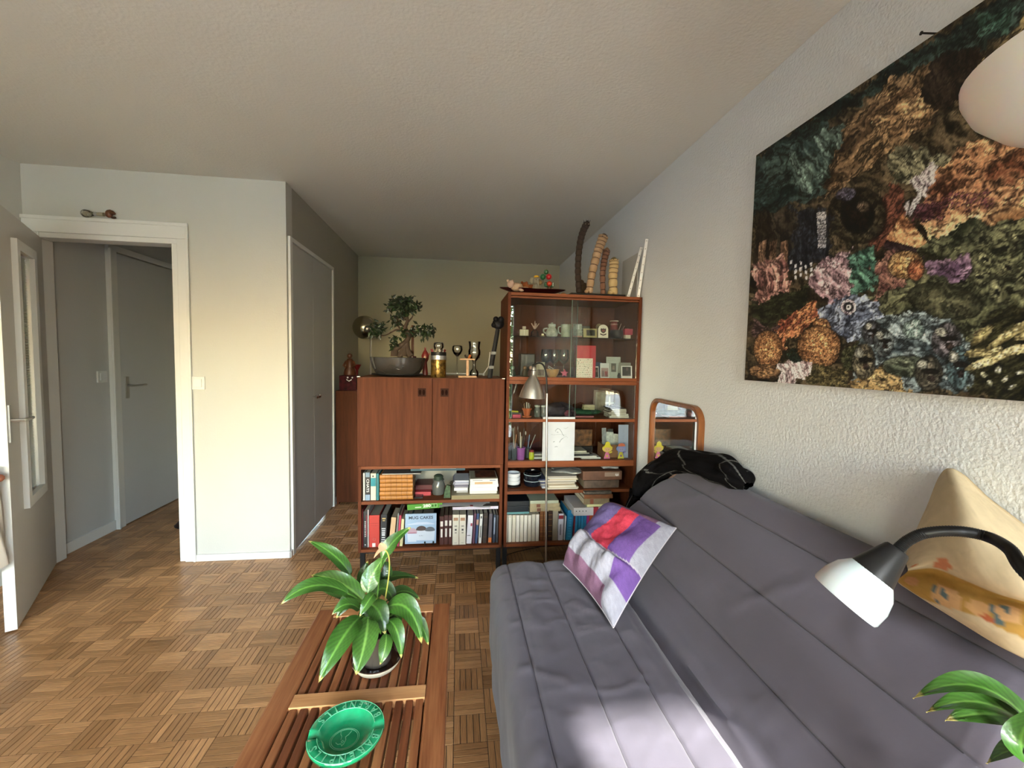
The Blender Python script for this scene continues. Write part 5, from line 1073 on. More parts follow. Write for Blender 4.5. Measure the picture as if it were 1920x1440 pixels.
for k, (r, z) in enumerate(prof):
    for j in range(na):
        t = 2*PI*j/na; zz = z
        inn = r if r > .95 else r
        # two cigarette rests on the long axis
        if z > .022 and r > .70:
            dd = min(abs(((t+PI) % (2*PI))-PI), abs(t-PI)); zz -= .010*math.exp(-(dd/.13)**4)
        vs.append((A_*r*math.cos(t), B_*r*math.sin(t), zz))
fs = [(k*na+j, k*na+(j+1) % na, (k+1)*na+(j+1) % na, (k+1)*na+j) for k in range(len(prof)-1) for j in range(na)]+[tuple(range(na))[::-1], tuple((len(prof)-1)*na+j for j in range(na))]
MB().add(vs, fs).build('dish', GR, at, smooth=50)
for r, z, t0, t1 in ((.735, .0278, .16, PI-.16), (.735, .0278, PI+.16, 2*PI-.16), (.985, .0285, .16, PI-.16), (.985, .0285, PI+.16, 2*PI-.16)):
    MB().tube([(A_*r*math.cos(t), B_*r*math.sin(t), z) for t in np.linspace(t0, t1, 60)], .0010, 6, flat=1).build('rim_edge', GRL, at, smooth=60)
# lettering : in world terms the tops of both words point towards the camera side
word = 'BARENPILS'
def letter(ch, pos, rot, s=.0255):
    text_obj('lettering', ch, s, GRL, at, Matrix.Translation(pos) @ Matrix.Rotation(rot, 4, 'Z'), extrude=.0007, bold=.00035, sx=.85)
    text_obj('lettering_shadow', ch, s*1.02, GRD, at, Matrix.Translation(pos+Vector((.0006, .0004, -.0006))) @ Matrix.Rotation(rot, 4, 'Z'), extrude=.0005, bold=.0011, sx=.85)
for k, ch in enumerate(word):
    f = k/8
    t = -.42-(PI-.95)*f          # near arc, from the right round to the left
    p = Vector((A_*.86*math.cos(t), B_*.86*math.sin(t), .0288)); nrm_ = Vector((math.cos(t)/A_, math.sin(t)/B_, 0)); letter(ch, p, math.atan2(nrm_.y, nrm_.x)-PI/2)
    t = .42+(PI-.95)*f
    p = Vector((A_*.86*math.cos(t), B_*.86*math.sin(t), .0288)); nrm_ = Vector((math.cos(t)/A_, math.sin(t)/B_, 0)); letter(ch, p, math.atan2(nrm_.y, nrm_.x)+PI/2)
for r in (.0295, .0265): MB().tube([(r*1.15*math.cos(t)-.004, r*math.sin(t)-.002, .0072) for t in np.linspace(0, 2*PI, 49)], .0007, 5, cap=False).build('emblem_ring', GRL, at, smooth=60)
em = [[(-.012, .022), (-.010, .012), (-.006, .006), (-.006, -.002)], [(.014, .020), (.009, .010), (.003, .004), (.006, -.004), (.004, -.014)], [(-.016, -.010), (-.010, -.015), (-.003, -.014), (0, -.020), (.004, -.014)], [(-.004, -.008), (-.001, -.005), (.002, -.008), (-.001, -.012), (-.004, -.008)]]
Mr = Matrix.Rotation(-an, 4, 'Z')
for e in em: MB().tube([Mr @ Vector((x-.003, y-.001, 0))+Vector((-.003, 0, .0074)) for x, y in e], .0008, 5).build('emblem', GRL, at, smooth=60)

# ------------------------------------------------------------------ palm leaves bottom right (plant stands on a stool beside the sofa end)
st = thing('plant_stool', (1.0, .22, 0), 'small wooden stool beside the near sofa end, carrying the leafy plant', 'stool')
MB().lathe([(.13, .40), (.14, .405), (.14, .425), (.13, .43)], n=32).build('seat', TW, st, smooth=40)
for k in range(4):
    a = PI/4+k*PI/2; MB().tube([(.09*math.cos(a), .09*math.sin(a), .402), (.12*math.cos(a), .12*math.sin(a), 0)], .012, 8).build('leg', TW, st, smooth=40)
pm_ = thing('potted_palm', (1.0, .22, .43), 'bright green broad-leaved plant in a white pot, tips reaching in at the bottom right', 'plant')
MB().lathe([(.07, 0), (.09, .005), (.11, .15), (.113, .16), (.105, .16), (.085, .02)], n=32, cap=True).build('pot', WHITE, pm_, smooth=40)
MB().lathe([(.10, .14), (.01, .146)], n=24).build('soil', M('dark soil', (.03, .02, .014), .95), pm_)
o = pm_.location
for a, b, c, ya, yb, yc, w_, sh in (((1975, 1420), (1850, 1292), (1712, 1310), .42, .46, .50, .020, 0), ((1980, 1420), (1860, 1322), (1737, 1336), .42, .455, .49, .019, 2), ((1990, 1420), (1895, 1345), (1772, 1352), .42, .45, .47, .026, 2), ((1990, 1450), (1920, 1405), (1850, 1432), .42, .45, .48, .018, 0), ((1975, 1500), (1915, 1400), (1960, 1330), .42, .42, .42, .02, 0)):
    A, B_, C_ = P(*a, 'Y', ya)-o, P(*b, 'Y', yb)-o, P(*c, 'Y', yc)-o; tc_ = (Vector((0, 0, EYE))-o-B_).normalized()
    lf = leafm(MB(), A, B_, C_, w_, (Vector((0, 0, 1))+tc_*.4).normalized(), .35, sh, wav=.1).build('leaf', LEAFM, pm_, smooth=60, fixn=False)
    MB().tube(cr([Vector((0, 0, .14)), (A+Vector((0, 0, .14)))/2+Vector((.02, 0, .05)), A], 6), .003, 6).build('stem', pm('6ca03c', .5), lf, smooth=40)

# ------------------------------------------------------------------ on top of the left cabinet
ZT = 1.2422
def X_(px, Y): return P(px, 700, 'Y', Y).x
bx_ = (X_(692, 2.72)+X_(796, 2.72))/2
bo = thing('bonsai', (bx_, 2.76, ZT), 'ficus bonsai with a thick forked trunk in a grey oval pot on the cabinet', 'plant')
MB().lathe([(.14, .004), (.155, .006), (.165, .012), (.163, .016), (.14, .010)], n=40, sy=.62).build('tray', BLACKP, bo, smooth=40)
POT = M('glazed grey pot', hx('3c3835'), .22, var=.25, vscale=15, coat=.5)
MB().lathe([(.12, .012), (.135, .018), (.160, .055), (.170, .10), (.174, .118), (.168, .120), (.164, .115), (.158, .09), (.12, .08)], n=48, sy=.62).build('pot', POT, bo, smooth=40)
MB().tube([(-.06, -.1045, .05), (-.03, -.1075, .07), (0, -.109, .058), (.02, -.1085, .078), (.05, -.1065, .062), (.03, -.1045, .045), (0, -.1045, .05)], .002, 5).build('relief', POT, bo, smooth=60)
MB().lathe([(.162, .108), (.12, .118), (.01, .122)], n=40, sy=.60).build('soil', M('moss and soil', (.035, .03, .015), .95, bump=.006, bscale=90), bo)
BK = M('dimmed grey brown bark', hx('4c3c30'), .85, bump=.004, bscale=60, var=.25, vscale=20)  # bark darkened to imitate the dim backlit spot
q0 = bo.location
def bpt(px, py, Y=2.76): return P(px, py, 'Y', Y)-q0
tr = MB()
tr.tube(cr([bpt(740, 668), bpt(741, 655), bpt(752, 648), bpt(762, 640), bpt(766, 628), bpt(760, 615), bpt(764, 600), bpt(760, 580)], 6), list(np.interp(np.linspace(0, 1, 43), [0, .25, .6, 1], [.026, .018, .016, .006])), 12)
for a in ([(748, 670), (756, 655), (763, 640)], [(770, 668), (764, 655), (764, 640)], [(757, 668), (759, 652), (764, 636)]): tr.tube(cr([bpt(*k) for k in a], 5), list(np.linspace(.022, .013, 11)), 10)
tr.build('trunk', BK, bo, smooth=50)
brs = [[(758, 622), (745, 618), (735, 622), (724, 628), (708, 630), (700, 632)], [(752, 620), (746, 610), (740, 600), (738, 592)], [(764, 605), (772, 596), (775, 590)], [(764, 628), (780, 622), (792, 616), (803, 618)], [(760, 600), (752, 585), (745, 572)], [(761, 585), (768, 572), (775, 568)], [(760, 615), (750, 605), (744, 595)]]
for b in brs: MB().tube(cr([bpt(*k) for k in b], 5), list(np.linspace(.0065, .0025, (len(b)-1)*5+1)), 7).build('branch', BK, bo, smooth=50)
rn = random.Random(5); fo_ = [MB() for _ in range(6)]
cl = [(748, 575, 20, 14, 75, 0), (765, 570, 18, 12, 60, 0), (755, 560, 12, 8, 30, 0), (775, 575, 10, 10, 24, 0), (738, 568, 10, 9, 24, 0), (742, 600, 9, 9, 22, 1), (708, 612, 11, 13, 34, 2), (702, 622, 8, 8, 16, 2), (765, 622, 13, 9, 24, 3), (795, 620, 16, 12, 46, 4), (806, 616, 9, 9, 18, 4), (743, 632, 10, 5, 8, 5), (737, 645, 10, 8, 12, 5), (782, 612, 5, 6, 7, 4), (755, 590, 8, 12, 14, 1)]
LFD = [M('dimmed ficus leaf %s' % n, hx(c), .35) for n, c in (('dark', '182a12'), ('mid', '243c18'), ('shaded', '101c0c'))]  # leaf greens also darkened, shade of the backlit cabinet top put into colour
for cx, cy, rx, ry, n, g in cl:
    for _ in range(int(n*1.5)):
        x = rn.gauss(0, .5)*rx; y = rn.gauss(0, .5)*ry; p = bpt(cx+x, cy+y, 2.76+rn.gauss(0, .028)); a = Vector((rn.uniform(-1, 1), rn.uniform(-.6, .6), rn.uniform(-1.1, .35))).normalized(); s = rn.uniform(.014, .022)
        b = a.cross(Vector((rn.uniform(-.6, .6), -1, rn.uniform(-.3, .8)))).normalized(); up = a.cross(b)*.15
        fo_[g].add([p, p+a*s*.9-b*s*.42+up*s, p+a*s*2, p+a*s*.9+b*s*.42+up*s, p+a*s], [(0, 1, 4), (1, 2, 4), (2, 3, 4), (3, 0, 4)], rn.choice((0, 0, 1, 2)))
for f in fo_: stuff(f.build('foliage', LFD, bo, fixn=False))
t = thing('incense_stick_holder', (X_(773, 2.86), 2.875, ZT), 'dark red pot with an upright brown wooden bar behind the bonsai', 'holder')
MB().lathe([(.02, 0), (.022, .004), (.024, .13), (.020, .13)], n=20).build('pot', pm('4a1216', .3), t, smooth=40); MB().box(-.0085, .0085, -.006, .006, .12, .335).build('wooden_bar', pm('7a3c1c', .5), t)
t = thing('toy_figure', (X_(797, 2.88), 2.885, ZT), 'small red painted wooden figure behind the tin', 'figurine')
MB().lathe([(.012, 0), (.02, .004), (.012, .09), (.022, .11), (.026, .135), (.018, .155), (.005, .175), (.006, .19)], n=16).build('body', pm('7c2420', .4), t, smooth=50); MB().ball((0, -.012, .125), .015, 12, 6).build('head', pm('c8a080', .6), t, smooth=60); MB().tube([(0, 0, .12), (.03, 0, .15)], .005, 6).build('arm', pm('8c2c24'), t)
# tin
t = thing('tin_can', (X_(822, 2.68), 2.69, ZT), 'shiny printed tin with a dark rim, filled with small clips, beside the bonsai', 'tin')
MB().lathe([(.047, 0), (.048, .003), (.048, .115), (.047, .12)], n=36).build('body', M('printed tin', hx('8a6a30'), .25, .7, var=.9, vscale=45), t, smooth=40)
MB().lathe([(.0485, .110), (.0495, .114), (.0495, .122), (.0485, .126), (.0485, .136), (.046, .136)], n=36).build('rim', STEEL, t, smooth=40)
MB().lathe([(.0478, .134), (.0478, .158), (.0445, .158), (.0445, .05)], n=36, cap=False).build('collar', BLACKP, t, smooth=40)
for k in range(9):
    a = k*.7; MB().box(-.003, .003, -.006, .006, 0, .045, mat=Matrix.Translation((.028*math.cos(a), .024*math.sin(a), .135)) @ Matrix.Rotation(.5*math.sin(k*2.1), 4, 'Y') @ Matrix.Rotation(k, 4, 'Z')).build('clip', pm(('c8c0b0', '8c2c34', 'b8a888', '4c3c34')[k % 4], .4), t)
GL2 = glass('drinking glass', (.975, .985, .98), 1.45, 0, 2.0)
def stemglass(x, y, h, label, dark=True):
    t = thing('stem_candle_glass', (x, y, ZT), label, 'glass')
    MB().lathe([(.025, 0), (.025, .003), (.004, .006), (.0035, h-.075), (.010, h-.068), (.026, h-.052), (.0345, h-.03), (.033, h-.008), (.0275, h), (.0268, h), (.032, h-.008), (.0335, h-.03), (.025, h-.050), (.008, h-.064), (.001, h-.066)], n=28, cap=False).build('glass_body', GL2, t, smooth=60)
    MB().lathe([(.001, h-.060), (.016, h-.054), (.024, h-.046), (.001, h-.046)], n=20).build('wax', pm('2c2824', .3), t, smooth=40); return t
stemglass(X_(822, 2.83), 2.84, .225, 'tall stemmed glass candle holder standing behind the tin'); stemglass(X_(857, 2.76), 2.76, .205, 'tall stemmed glass candle holder between the tin and the wooden stand')
sx_0 = X_(876.5, 2.70); t = thing('wooden_stand', (sx_0, 2.70, ZT), 'pale wooden I-shaped stand with an orange butterfly on it', 'stand'); PW = wood('pale wood', hx('b98a64'), hx('d8ae88'), 0, 9, .5)
MB().box(-.058, .058, -.03, .03, 0, .011).build('base_board', PW, t, bevel=.001); MB().box(-.008, .008, -.008, .008, .011, .112).build('post', PW, t, bevel=.001); MB().box(-.05, .045, -.02, .02, .112, .121).build('top_board', PW, t, bevel=.001)
t = thing('butterfly_ornament', (sx_0, 2.70, ZT+.1212), 'small orange and black butterfly on the wooden stand', 'ornament')
for s in (-1, 1): MB().poly([(0, .002), (s*.014, .026), (s*.026, .022), (s*.022, .008), (s*.010, .001)], .002, mat=Matrix.Rotation(s*.5, 4, 'Z')).build('wing', pm('c8702c' if s > 0 else '2a1a14', .5), t)
MB().tube([(0, 0, .003), (0, 0, .022)], .002, 6).build('body', BLACKP, t)
t = thing('glass_vase', (X_(889, 2.76), 2.765, ZT), 'tall hourglass-shaped clear glass with bubbles behind the wooden stand', 'glass')
MB().lathe([(.022, 0), (.026, .004), (.030, .022), (.027, .038), (.012, .055), (.0085, .085), (.012, .105), (.030, .125), (.040, .148), (.041, .170), (.035, .190), (.037, .215), (.041, .232), (.040, .233), (.036, .215), (.034, .190), (.040, .170), (.038, .148), (.028, .127), (.010, .107), (.006, .085), (.010, .057), (.025, .036), (.028, .022), (.02, .006)], n=32, cap=False).build('glass_body', GL2, t, smooth=60)
for k in range(9): 
    a = k*2.1; MB().ball((.032*math.cos(a), .032*math.sin(a), .13+.008*k), .006, 10, 5).build('glass_knob', GL2, t, smooth=60)
t = thing('guitar_strap', (X_(919, 2.66), 2.66, ZT), 'black object like a leather strap leaning against the glass cabinet, with a bulky rounded top', 'strap')
pq = cr([Vector((-.002, 0, 0)), Vector((.010, 0, .10)), Vector((.030, 0, .22)), Vector((.044, 0, .31))], 8)
MB().tube(pq, list(np.linspace(.017, .014, len(pq))), 10, flat=.45).build('strap', M('black leather', (.006, .006, .008), .5, bump=.0008, bscale=120, spec=.15), t, smooth=50)
for z in (.06, .15): MB().box(-.018+z*.14, .014+z*.14, -.010, -.0085, z, z+.018, mat=None).build('stitched_patch', pm('1c1c22', .3), t)
tp = MB(); tp.ball((.046, 0, .345), .036, 16, 9, sc=(1.05, .6, 1.0)); tp.build('padded_top', bpy.data.materials['black leather'], t, smooth=60)
MB().ball((.030, -.012, .372), .018, 12, 6).build('padded_lobe', bpy.data.materials['black leather'], t, smooth=60); MB().ball((.062, -.006, .372), .020, 12, 6).build('padded_lobe', bpy.data.materials['black leather'], t, smooth=60); MB().ball((.018, -.006, .335), .017, 12, 6).build('padded_lobe', bpy.data.materials['black leather'], t, smooth=60)
MB().box(.012, .016, -.012, -.002, .325, .35).build('white_tag', WHITE, t)
# ------------------------------------------------------------------ brown side cabinet, silver globe lamp, figurine
sc = thing('side_cabinet', (-1.09, 3.95, 0), 'plain dark reddish brown cabinet standing in the far corner beside the closet', 'cabinet')
bx('side_panel', TEAK, sc, 0, .018, 0, .31, 0, 1.05); bx('side_panel', TEAK, sc, .482, .50, 0, .31, 0, 1.05); bx('back_panel', TEAKD, sc, .018, .482, .30, .31, 0, 1.05); bx('top_panel', TEAK, sc, .018, .482, .0, .30, 1.032, 1.05); MB().box(.0, .50, -.018, -.001, .03, 1.05).build('door', TEAKD, sc, bevel=.001); bx('bottom_panel', TEAK, sc, .018, .482, 0, .30, .02, .038)
t = thing('gift_box', (X_(654, 4.02), 4.04, 1.0505), 'dark maroon patterned box on the far brown cabinet', 'box'); MB().box(-.075, .075, -.06, .06, 0, .135).build('box', M('maroon print', hx('3c0c14'), .6, var=.7, spec=.1, vscale=30), t, bevel=.002)
MB().tube([(-.01, -.062, .10), (.012, -.064, .085), (.035, -.062, .10)], .004, 6).build('white_smile', WHITE, t, smooth=50)
for q in (.0, .04): MB().ball((q, -.061, .118), .008, 10, 5).build('white_dot', WHITE, t, smooth=60)
fg = thing('figurine', (X_(658, 4.1), 4.06, 1.186), 'terracotta coloured seated figurine on the maroon box', 'figurine'); TC = M('terracotta glaze', hx('5c3420'), .45, var=.3, vscale=20)
MB().lathe([(.05, 0), (.055, .01), (.048, .05), (.034, .09), (.036, .13), (.02, .155)], n=20).build('body', TC, fg, smooth=60); MB().ball((0, 0, .18), .024, 14, 8).build('head', TC, fg, smooth=60)
for s in (-1, 1): MB().tube([(s*.03, 0, .13), (s*.05, -.02, .09), (s*.02, -.045, .07)], [.012, .011, .008], 8).build('arm', TC, fg, smooth=60)
t = thing('red_ornament', (X_(670, 4.1), 4.09, 1.186), 'small dark red cone ornament beside the terracotta figurine', 'ornament'); MB().lathe([(.01, 0), (.012, .05), (.04, .10), (.036, .102)], n=16).build('body', pm('5c0c10', .3), t, smooth=40)
gl = thing('globe_lamp', (-.885, 4.42, 0), 'floor lamp with a silver globe shade in the far corner behind the bonsai', 'lamp')
MB().lathe([(.02, .02), (.12, .016), (.125, 0)], n=32).build('base', STEEL, gl, smooth=40)
MB().tube([(0, 0, .01), (0, 0, 1.3), (.006, .0, 1.58)], .010, 8).build('pole', STEEL, gl, smooth=40)
gc = P(684, 614, 'Y', 4.40)-gl.location
MB().ball(gc, .118, 36, 20).build('globe_shade', M('brushed nickel globe', (.42, .39, .30), .25, 1), gl, smooth=60); MB().ball(gc+Vector((.045, -.10, -.02)), .034, 16, 8).build('swivel', STEEL, gl, smooth=60)
# white drying rack behind the cabinets
dr = thing('drying_rack', (-.15, 3.45, 0), 'white wire drying rack behind the door cabinet', 'rack')
for z in (1.215, 1.238):
    MB().tube([(-.32, 0, z), (.36, 0, z)], .0055, 8).build('rail', TRIM, dr, smooth=40)
for x in (-.32, .36): MB().tube([(x, 0, 0), (x, 0, 1.24)], .008, 8).build('post', TRIM, dr, smooth=40); MB().tube([(x, -.18, .01), (x, .18, .01)], .008, 8).build('foot', TRIM, dr, smooth=40)
MB().tube([(.36, 0, 1.24), (.40, 0, 1.30), (.41, 0, 1.42)], .005, 8).build('hook', TRIM, dr, smooth=40); MB().tube([(-.28, 0, 1.2), (-.28, 0, 1.36)], .004, 6).build('hook', TRIM, dr)
# ------------------------------------------------------------------ inside the upper glass cabinet
Z1S, Z1B, Z2S, Z2B = 1.5135, 1.2535, .9912, .7215
def at_(px, Y): return P(px, 650, 'Y', Y).x
def place(name, label, cat, px, Y, z, **k): return thing(name, (at_(px, Y), Y, z), label, cat, **k)
def lat(t, name, prof, mat, n=20, off=(0, 0, 0), **k): return MB().lathe(prof, off, n, **k).build(name, mat, t, smooth=45)
def card(name, label, cat, px0, px1, pyt, Y, z, col, lean=-.12, rz=0, parts=(), th=.0015, group=None):
    x0, x1 = at_(px0, Y), at_(px1, Y); h = P((px0+px1)/2, pyt, 'Y', Y).z-z
    t = thing(name, ((x0+x1)/2, Y, z+.0005), label, cat, group, rot=(lean, 0, rz)); w = x1-x0
    MB().box(-w/2, w/2, 0, th, 0, h).build('sheet', pm(col, .6) if isinstance(col, str) else col, t)
    for (nm, c, a, b, cc, dd) in parts: MB().box(a*w-w/2, b*w-w/2, -.0006, .0001, cc*h, dd*h).build(nm, pm(c, .5) if isinstance(c, str) else c, t)
    return t, w, h
t = place('perfume_bottle', 'square cream bottle on the glass shelf, left end', 'bottle', 982, 2.66, Z1S); MB().box(-.028, .028, -.012, .012, 0, .042).build('body', pm('b8b298', .3), t, bevel=.003); MB().box(-.011, .011, -.008, .008, .042, .062).build('stopper', pm('a8a088', .3), t, bevel=.002); MB().box(-.002, .002, -.0125, .0, .004, .04).build('ridge', pm('d8d4c0', .3), t)
t = place('perfume_bottle', 'clear crystal bottle with a spiky stopper beside the cream bottle', 'bottle', 1002, 2.68, Z1S); lat(t, 'body', [(.02, 0), (.026, .004), (.024, .03), (.012, .042), (.010, .05)], GL2)
for k in range(5): 
    a = k*1.257; MB().tube([(0, 0, .05), (.028*math.cos(a), .014*math.sin(a), .085)], [.006, .002], 6).build('stopper_ray', pm('b8a498', .2), t, smooth=40)
MB().tube([(0, 0, .05), (0, 0, .1)], [.007, .002], 6).build('stopper_ray', pm('b8a498', .2), t, smooth=40)
t = place('candle', 'tiny cream candle in the middle of the glass shelf', 'candle', 1017, 2.62, Z1S); lat(t, 'wax', [(.007, 0), (.008, .014), (.006, .016)], pm('f4e8c0', .4)); lat(t, 'holder', [(.012, 0), (.014, .005), (.009, .005)], pm('7c6c2c', .3))
CER = M('blue white ceramic', hx('a8b0a8'), .25, var=.3, vscale=50)
t = place('ceramic_jar', 'blue-white patterned ceramic jar on the glass shelf', 'jar', 1034, 2.67, Z1S); lat(t, 'body', [(.028, 0), (.038, .01), (.040, .03), (.028, .055), (.022, .062), (.026, .07)], CER); lat(t, 'lid', [(.026, .070), (.024, .082), (.006, .086), (.008, .092)], CER)
MB().tube(cr([Vector((-.03, 0, .02)), Vector((-.052, 0, .03)), Vector((-.052, 0, .05)), Vector((-.028, 0, .055))], 5), .005, 7).build('handle', CER, t, smooth=40)
t = place('mug', 'greenish white mug with its handle to the left on the glass shelf', 'mug', 1060, 2.66, Z1S); lat(t, 'body', [(.024, 0), (.029, .005), (.031, .07), (.033, .082), (.030, .082), (.028, .07)], M('pale mug', hx('94a090'), .3, var=.35, vscale=30))
MB().tube(cr([Vector((-.028, 0, .02)), Vector((-.046, 0, .03)), Vector((-.048, 0, .062)), Vector((-.029, 0, .07))], 5), .004, 7).build('handle', pm('a8b0a4', .3), t, smooth=40)
card('illustrated_card', 'pale illustrated card standing beside the mug', 'card', 1074, 1091, 607, 2.64, Z1S, M('illustrated print', hx('98a094'), .5, var=.5, vscale=70), parts=[('red_strip', 'b07c74', 0, 1, 0, .1), ('figure', 'ccd4d0', .3, .7, .6, .95)])
t = place('ceramic_box', 'dark ceramic box with faint pale script behind the yellow frame', 'box', 1094, 2.76, Z1S); MB().box(-.045, .045, 0, .05, 0, .085).build('body', pm('3c3c38', .4), t, bevel=.004)
m = MB()
for i in range(3): m.tube([(x, -.0012, .03+.018*i+.003*math.sin(x*400+i)) for x in np.linspace(-.032, .032, 22)], .0012, 4)
m.build('script', pm('8c9490'), t)
card('framed_picture', 'small yellow-green frame around a dark scene on the glass shelf', 'frame', 1093.5, 1119, 616, 2.625, Z1S, 'a8a070', th=.006, parts=[('picture', '1c1c18', .22, .85, .2, .85), ('figure', '8c9484', .62, .70, .25, .7), ('figure', '6c7464', .42, .52, .2, .5)])
t = place('skull_ornament', 'small tan skull behind the white arched badge', 'ornament', 1122, 2.74, Z1S+.048); MB().ball((0, 0, .03), .024, 16, 9, sc=(.9, 1, 1)).build('cranium', pm('8c7c60', .6), t, smooth=60); MB().box(-.012, .012, -.022, .008, -.002, .018).build('jaw', pm('84745a', .6), t, bevel=.004)
for s in (-1, 1): MB().ball((s*.009, -.020, .026), .0062, 10, 6).build('eye_socket', pm('1c1610', .8), t, smooth=60)
t = place('box', 'little plinth box carrying the skull on the glass shelf', 'box', 1122, 2.74, Z1S); MB().box(-.025, .025, -.02, .02, 0, .047).build('body', pm('4c3c2c', .5), t)
x0, x1 = at_(1121, 2.615), at_(1139.5, 2.615); w = x1-x0
t = thing('badge', ((x0+x1)/2, 2.613, Z1S), 'white arched badge with a dark red shield and ribbon', 'badge', rot=(-.06, 0, 0))
MB().poly([(-w/2, 0), (w/2, 0), (w/2, .052)]+[(w/2*math.cos(a), .052+w/2*math.sin(a)) for a in np.linspace(0.1, PI-.1, 14)]+[(-w/2, .052)], .003).build('plate', pm('f0ead8', .5), t)
MB().poly([(-.018, .058), (-.012, .061), (-.006, .057), (0, .063), (.006, .057), (.012, .061), (.018, .058), (.017, .042), (.010, .034), (0, .029), (-.010, .034), (-.017, .042)], .0015, mat=Matrix.Translation((0, -.0012, 0))).build('shield', pm('3a2428', .5), t)
MB().poly([(-.010, .052), (.010, .052), (.009, .043), (0, .036), (-.009, .043)], .001, mat=Matrix.Translation((0, -.0017, 0))).build('shield_field', pm('8c4c48', .5), t)
MB().poly([(-.022, .026), (-.019, .020), (0, .014), (.019, .020), (.022, .026), (.018, .028), (0, .021), (-.018, .028)], .0012, mat=Matrix.Translation((0, -.0012, 0))).build('ribbon', pm('4a2c2c', .5), t)
t = place('toy_drum', 'red and white banded round tin at the back of the glass shelf', 'tin', 1150, 2.78, Z1S+.062); lat(t, 'body', [(.024, 0), (.026, .002), (.024, .058), (.022, .06)], pm('7c3430', .4)); lat(t, 'white_band', [(.0262, .036), (.0262, .044)], pm('a88c84', .4), cap=False); lat(t, 'lid', [(.028, .058), (.031, .061), (.029, .066), (.01, .067)], pm('c8b8a8', .4))
t = place('box', 'dark red little box under the banded tin', 'box', 1150, 2.78, Z1S); MB().box(-.033, .03, -.03, .03, 0, .061).build('body', pm('5c2824', .5), t)
t = place('pen_bowl', 'dark round holder with pens sticking out, right part of the glass shelf', 'holder', 1155, 2.68, Z1S); lat(t, 'bowl', [(.03, 0), (.043, .012), (.046, .035), (.040, .056), (.036, .056), (.04, .035)], pm('221e20', .35))
for i, (a, b, c) in enumerate(((.03, .10, 'a08c84'), (.045, .085, '8c7c78'), (.02, .085, '5c4c50'), (.05, .07, 'b49c94'))): MB().tube([(0.0+i*.006, 0, .012), (a+.01*i, .0, b)], .0028, 6).build('pen', pm(c, .4), t)
t = place('red_white_box', 'small box with a pink-red top and white base, right end of the glass shelf', 'box', 1176.5, 2.64, Z1S); MB().box(-.027, .027, -.015, .02, .024, .064).build('lid', pm('a82c48', .5), t, bevel=.002); MB().box(-.022, .014, -.014, .018, 0, .0238).build('base', pm('d8d0bc', .5), t, bevel=.002)
# lower level
t = place('camera_case', 'black box at the left back of the upper glass cabinet', 'box', 987, 2.80, Z1B); MB().box(-.045, .055, -.04, .06, 0, .15).build('body', pm('1c1c1c', .4), t, bevel=.006); MB().box(-.04, .0, -.042, -.04, .02, .06).build('front_plate', pm('2c2c28', .3), t)
for i, (px, c, c2, l) in enumerate(((962, '2c3c2c', '8ca088', 'small green and white figurine at the bottom left of the upper glass cabinet'), (985, '4c4434', '8c6c4c', 'small brown figurine at the bottom left of the upper glass cabinet'), (996, '5c4448', 'a88c84', 'small pinkish figurine behind the silver lamp top'))):
    t = place('figurine', l, 'figurine', px, 2.68+.02*i, Z1B); lat(t, 'body', [(.016, 0), (.022, .004), (.018, .03), (.010, .045)], pm(c, .4)); MB().ball((0, 0, .056), .013, 12, 7).build('head', pm(c2, .4), t, smooth=60)
card('photo', 'small faded photo standing behind the silver lamp arm', 'photo', 1007, 1023, 679, 2.66, Z1B, 'b0a890', parts=[('picture', '5c4c40', .1, .9, .08, .5)])
for i, px in enumerate((1024, 1040, 1058)):
    t = place('wine_glass', ['leftmost', 'middle', 'rightmost'][i]+' of three empty wine glasses in the upper glass cabinet', 'glass', px, 2.76+.02*(i % 2), Z1B, group='wine glasses')
    lat(t, 'glass_body', [(.03, 0), (.03, .002), (.004, .005), (.0035, .08), (.012, .088), (.030, .105), (.036, .13), (.033, .165), (.030, .182), (.0294, .182), (.0325, .165), (.0353, .13), (.029, .106), (.010, .090), (.001, .088)], GL2, 24, cap=False)
t = place('bowl', 'orange and yellow bowl at the bottom of the upper glass cabinet', 'bowl', 1037, 2.655, Z1B); lat(t, 'body', [(.022, 0), (.026, .003), (.040, .03), (.044, .052), (.041, .052), (.036, .03)], M('orange glaze', hx('b08848'), .3, var=.3, vscale=20), 28)
t = thing('paper_note', (at_(1033, 2.655), 2.645, Z1B+.050), 'crumpled white note lying in the orange bowl', 'paper', rot=(-.9, .5, 0)); MB().box(-.022, .022, 0, .001, 0, .028).build('sheet', pm('c8c4bc'), t); MB().box(-.016, .01, -.0006, 0, .006, .018).build('print', pm('6c6460'), t)
t = place('star_toy', 'pink star-shaped toy beside the orange bowl', 'toy', 1060, 2.645, Z1B+.0); MB().poly([((.027 if k % 2 == 0 else .013)*math.sin(k*PI/5), .027+(.027 if k % 2 == 0 else .013)*math.cos(k*PI/5)) for k in range(10)], .014).build('body', pm('c04868', .5), t, bevel=.003)
t, w, h = card('gift_bag', 'red paper bag card standing in the middle of the upper glass cabinet', 'bag', 1078, 1118, 648, 2.605, Z1B, 'b83440', lean=-.02, th=.012)
card_t, w, h = card('speckled_card', 'white card sprinkled with tiny coloured shapes, leaning on the red bag', 'card', 1081, 1112.5, 672, 2.597, Z1B, 'e4dcd0', lean=-.015)
rn = random.Random(11); cols_ = ['3c5c50', '8c2c34', '2c3444', '5c7c6c', 'b04c4c', '44443c', '6c9c7c']; mbs = [MB() for _ in cols_]
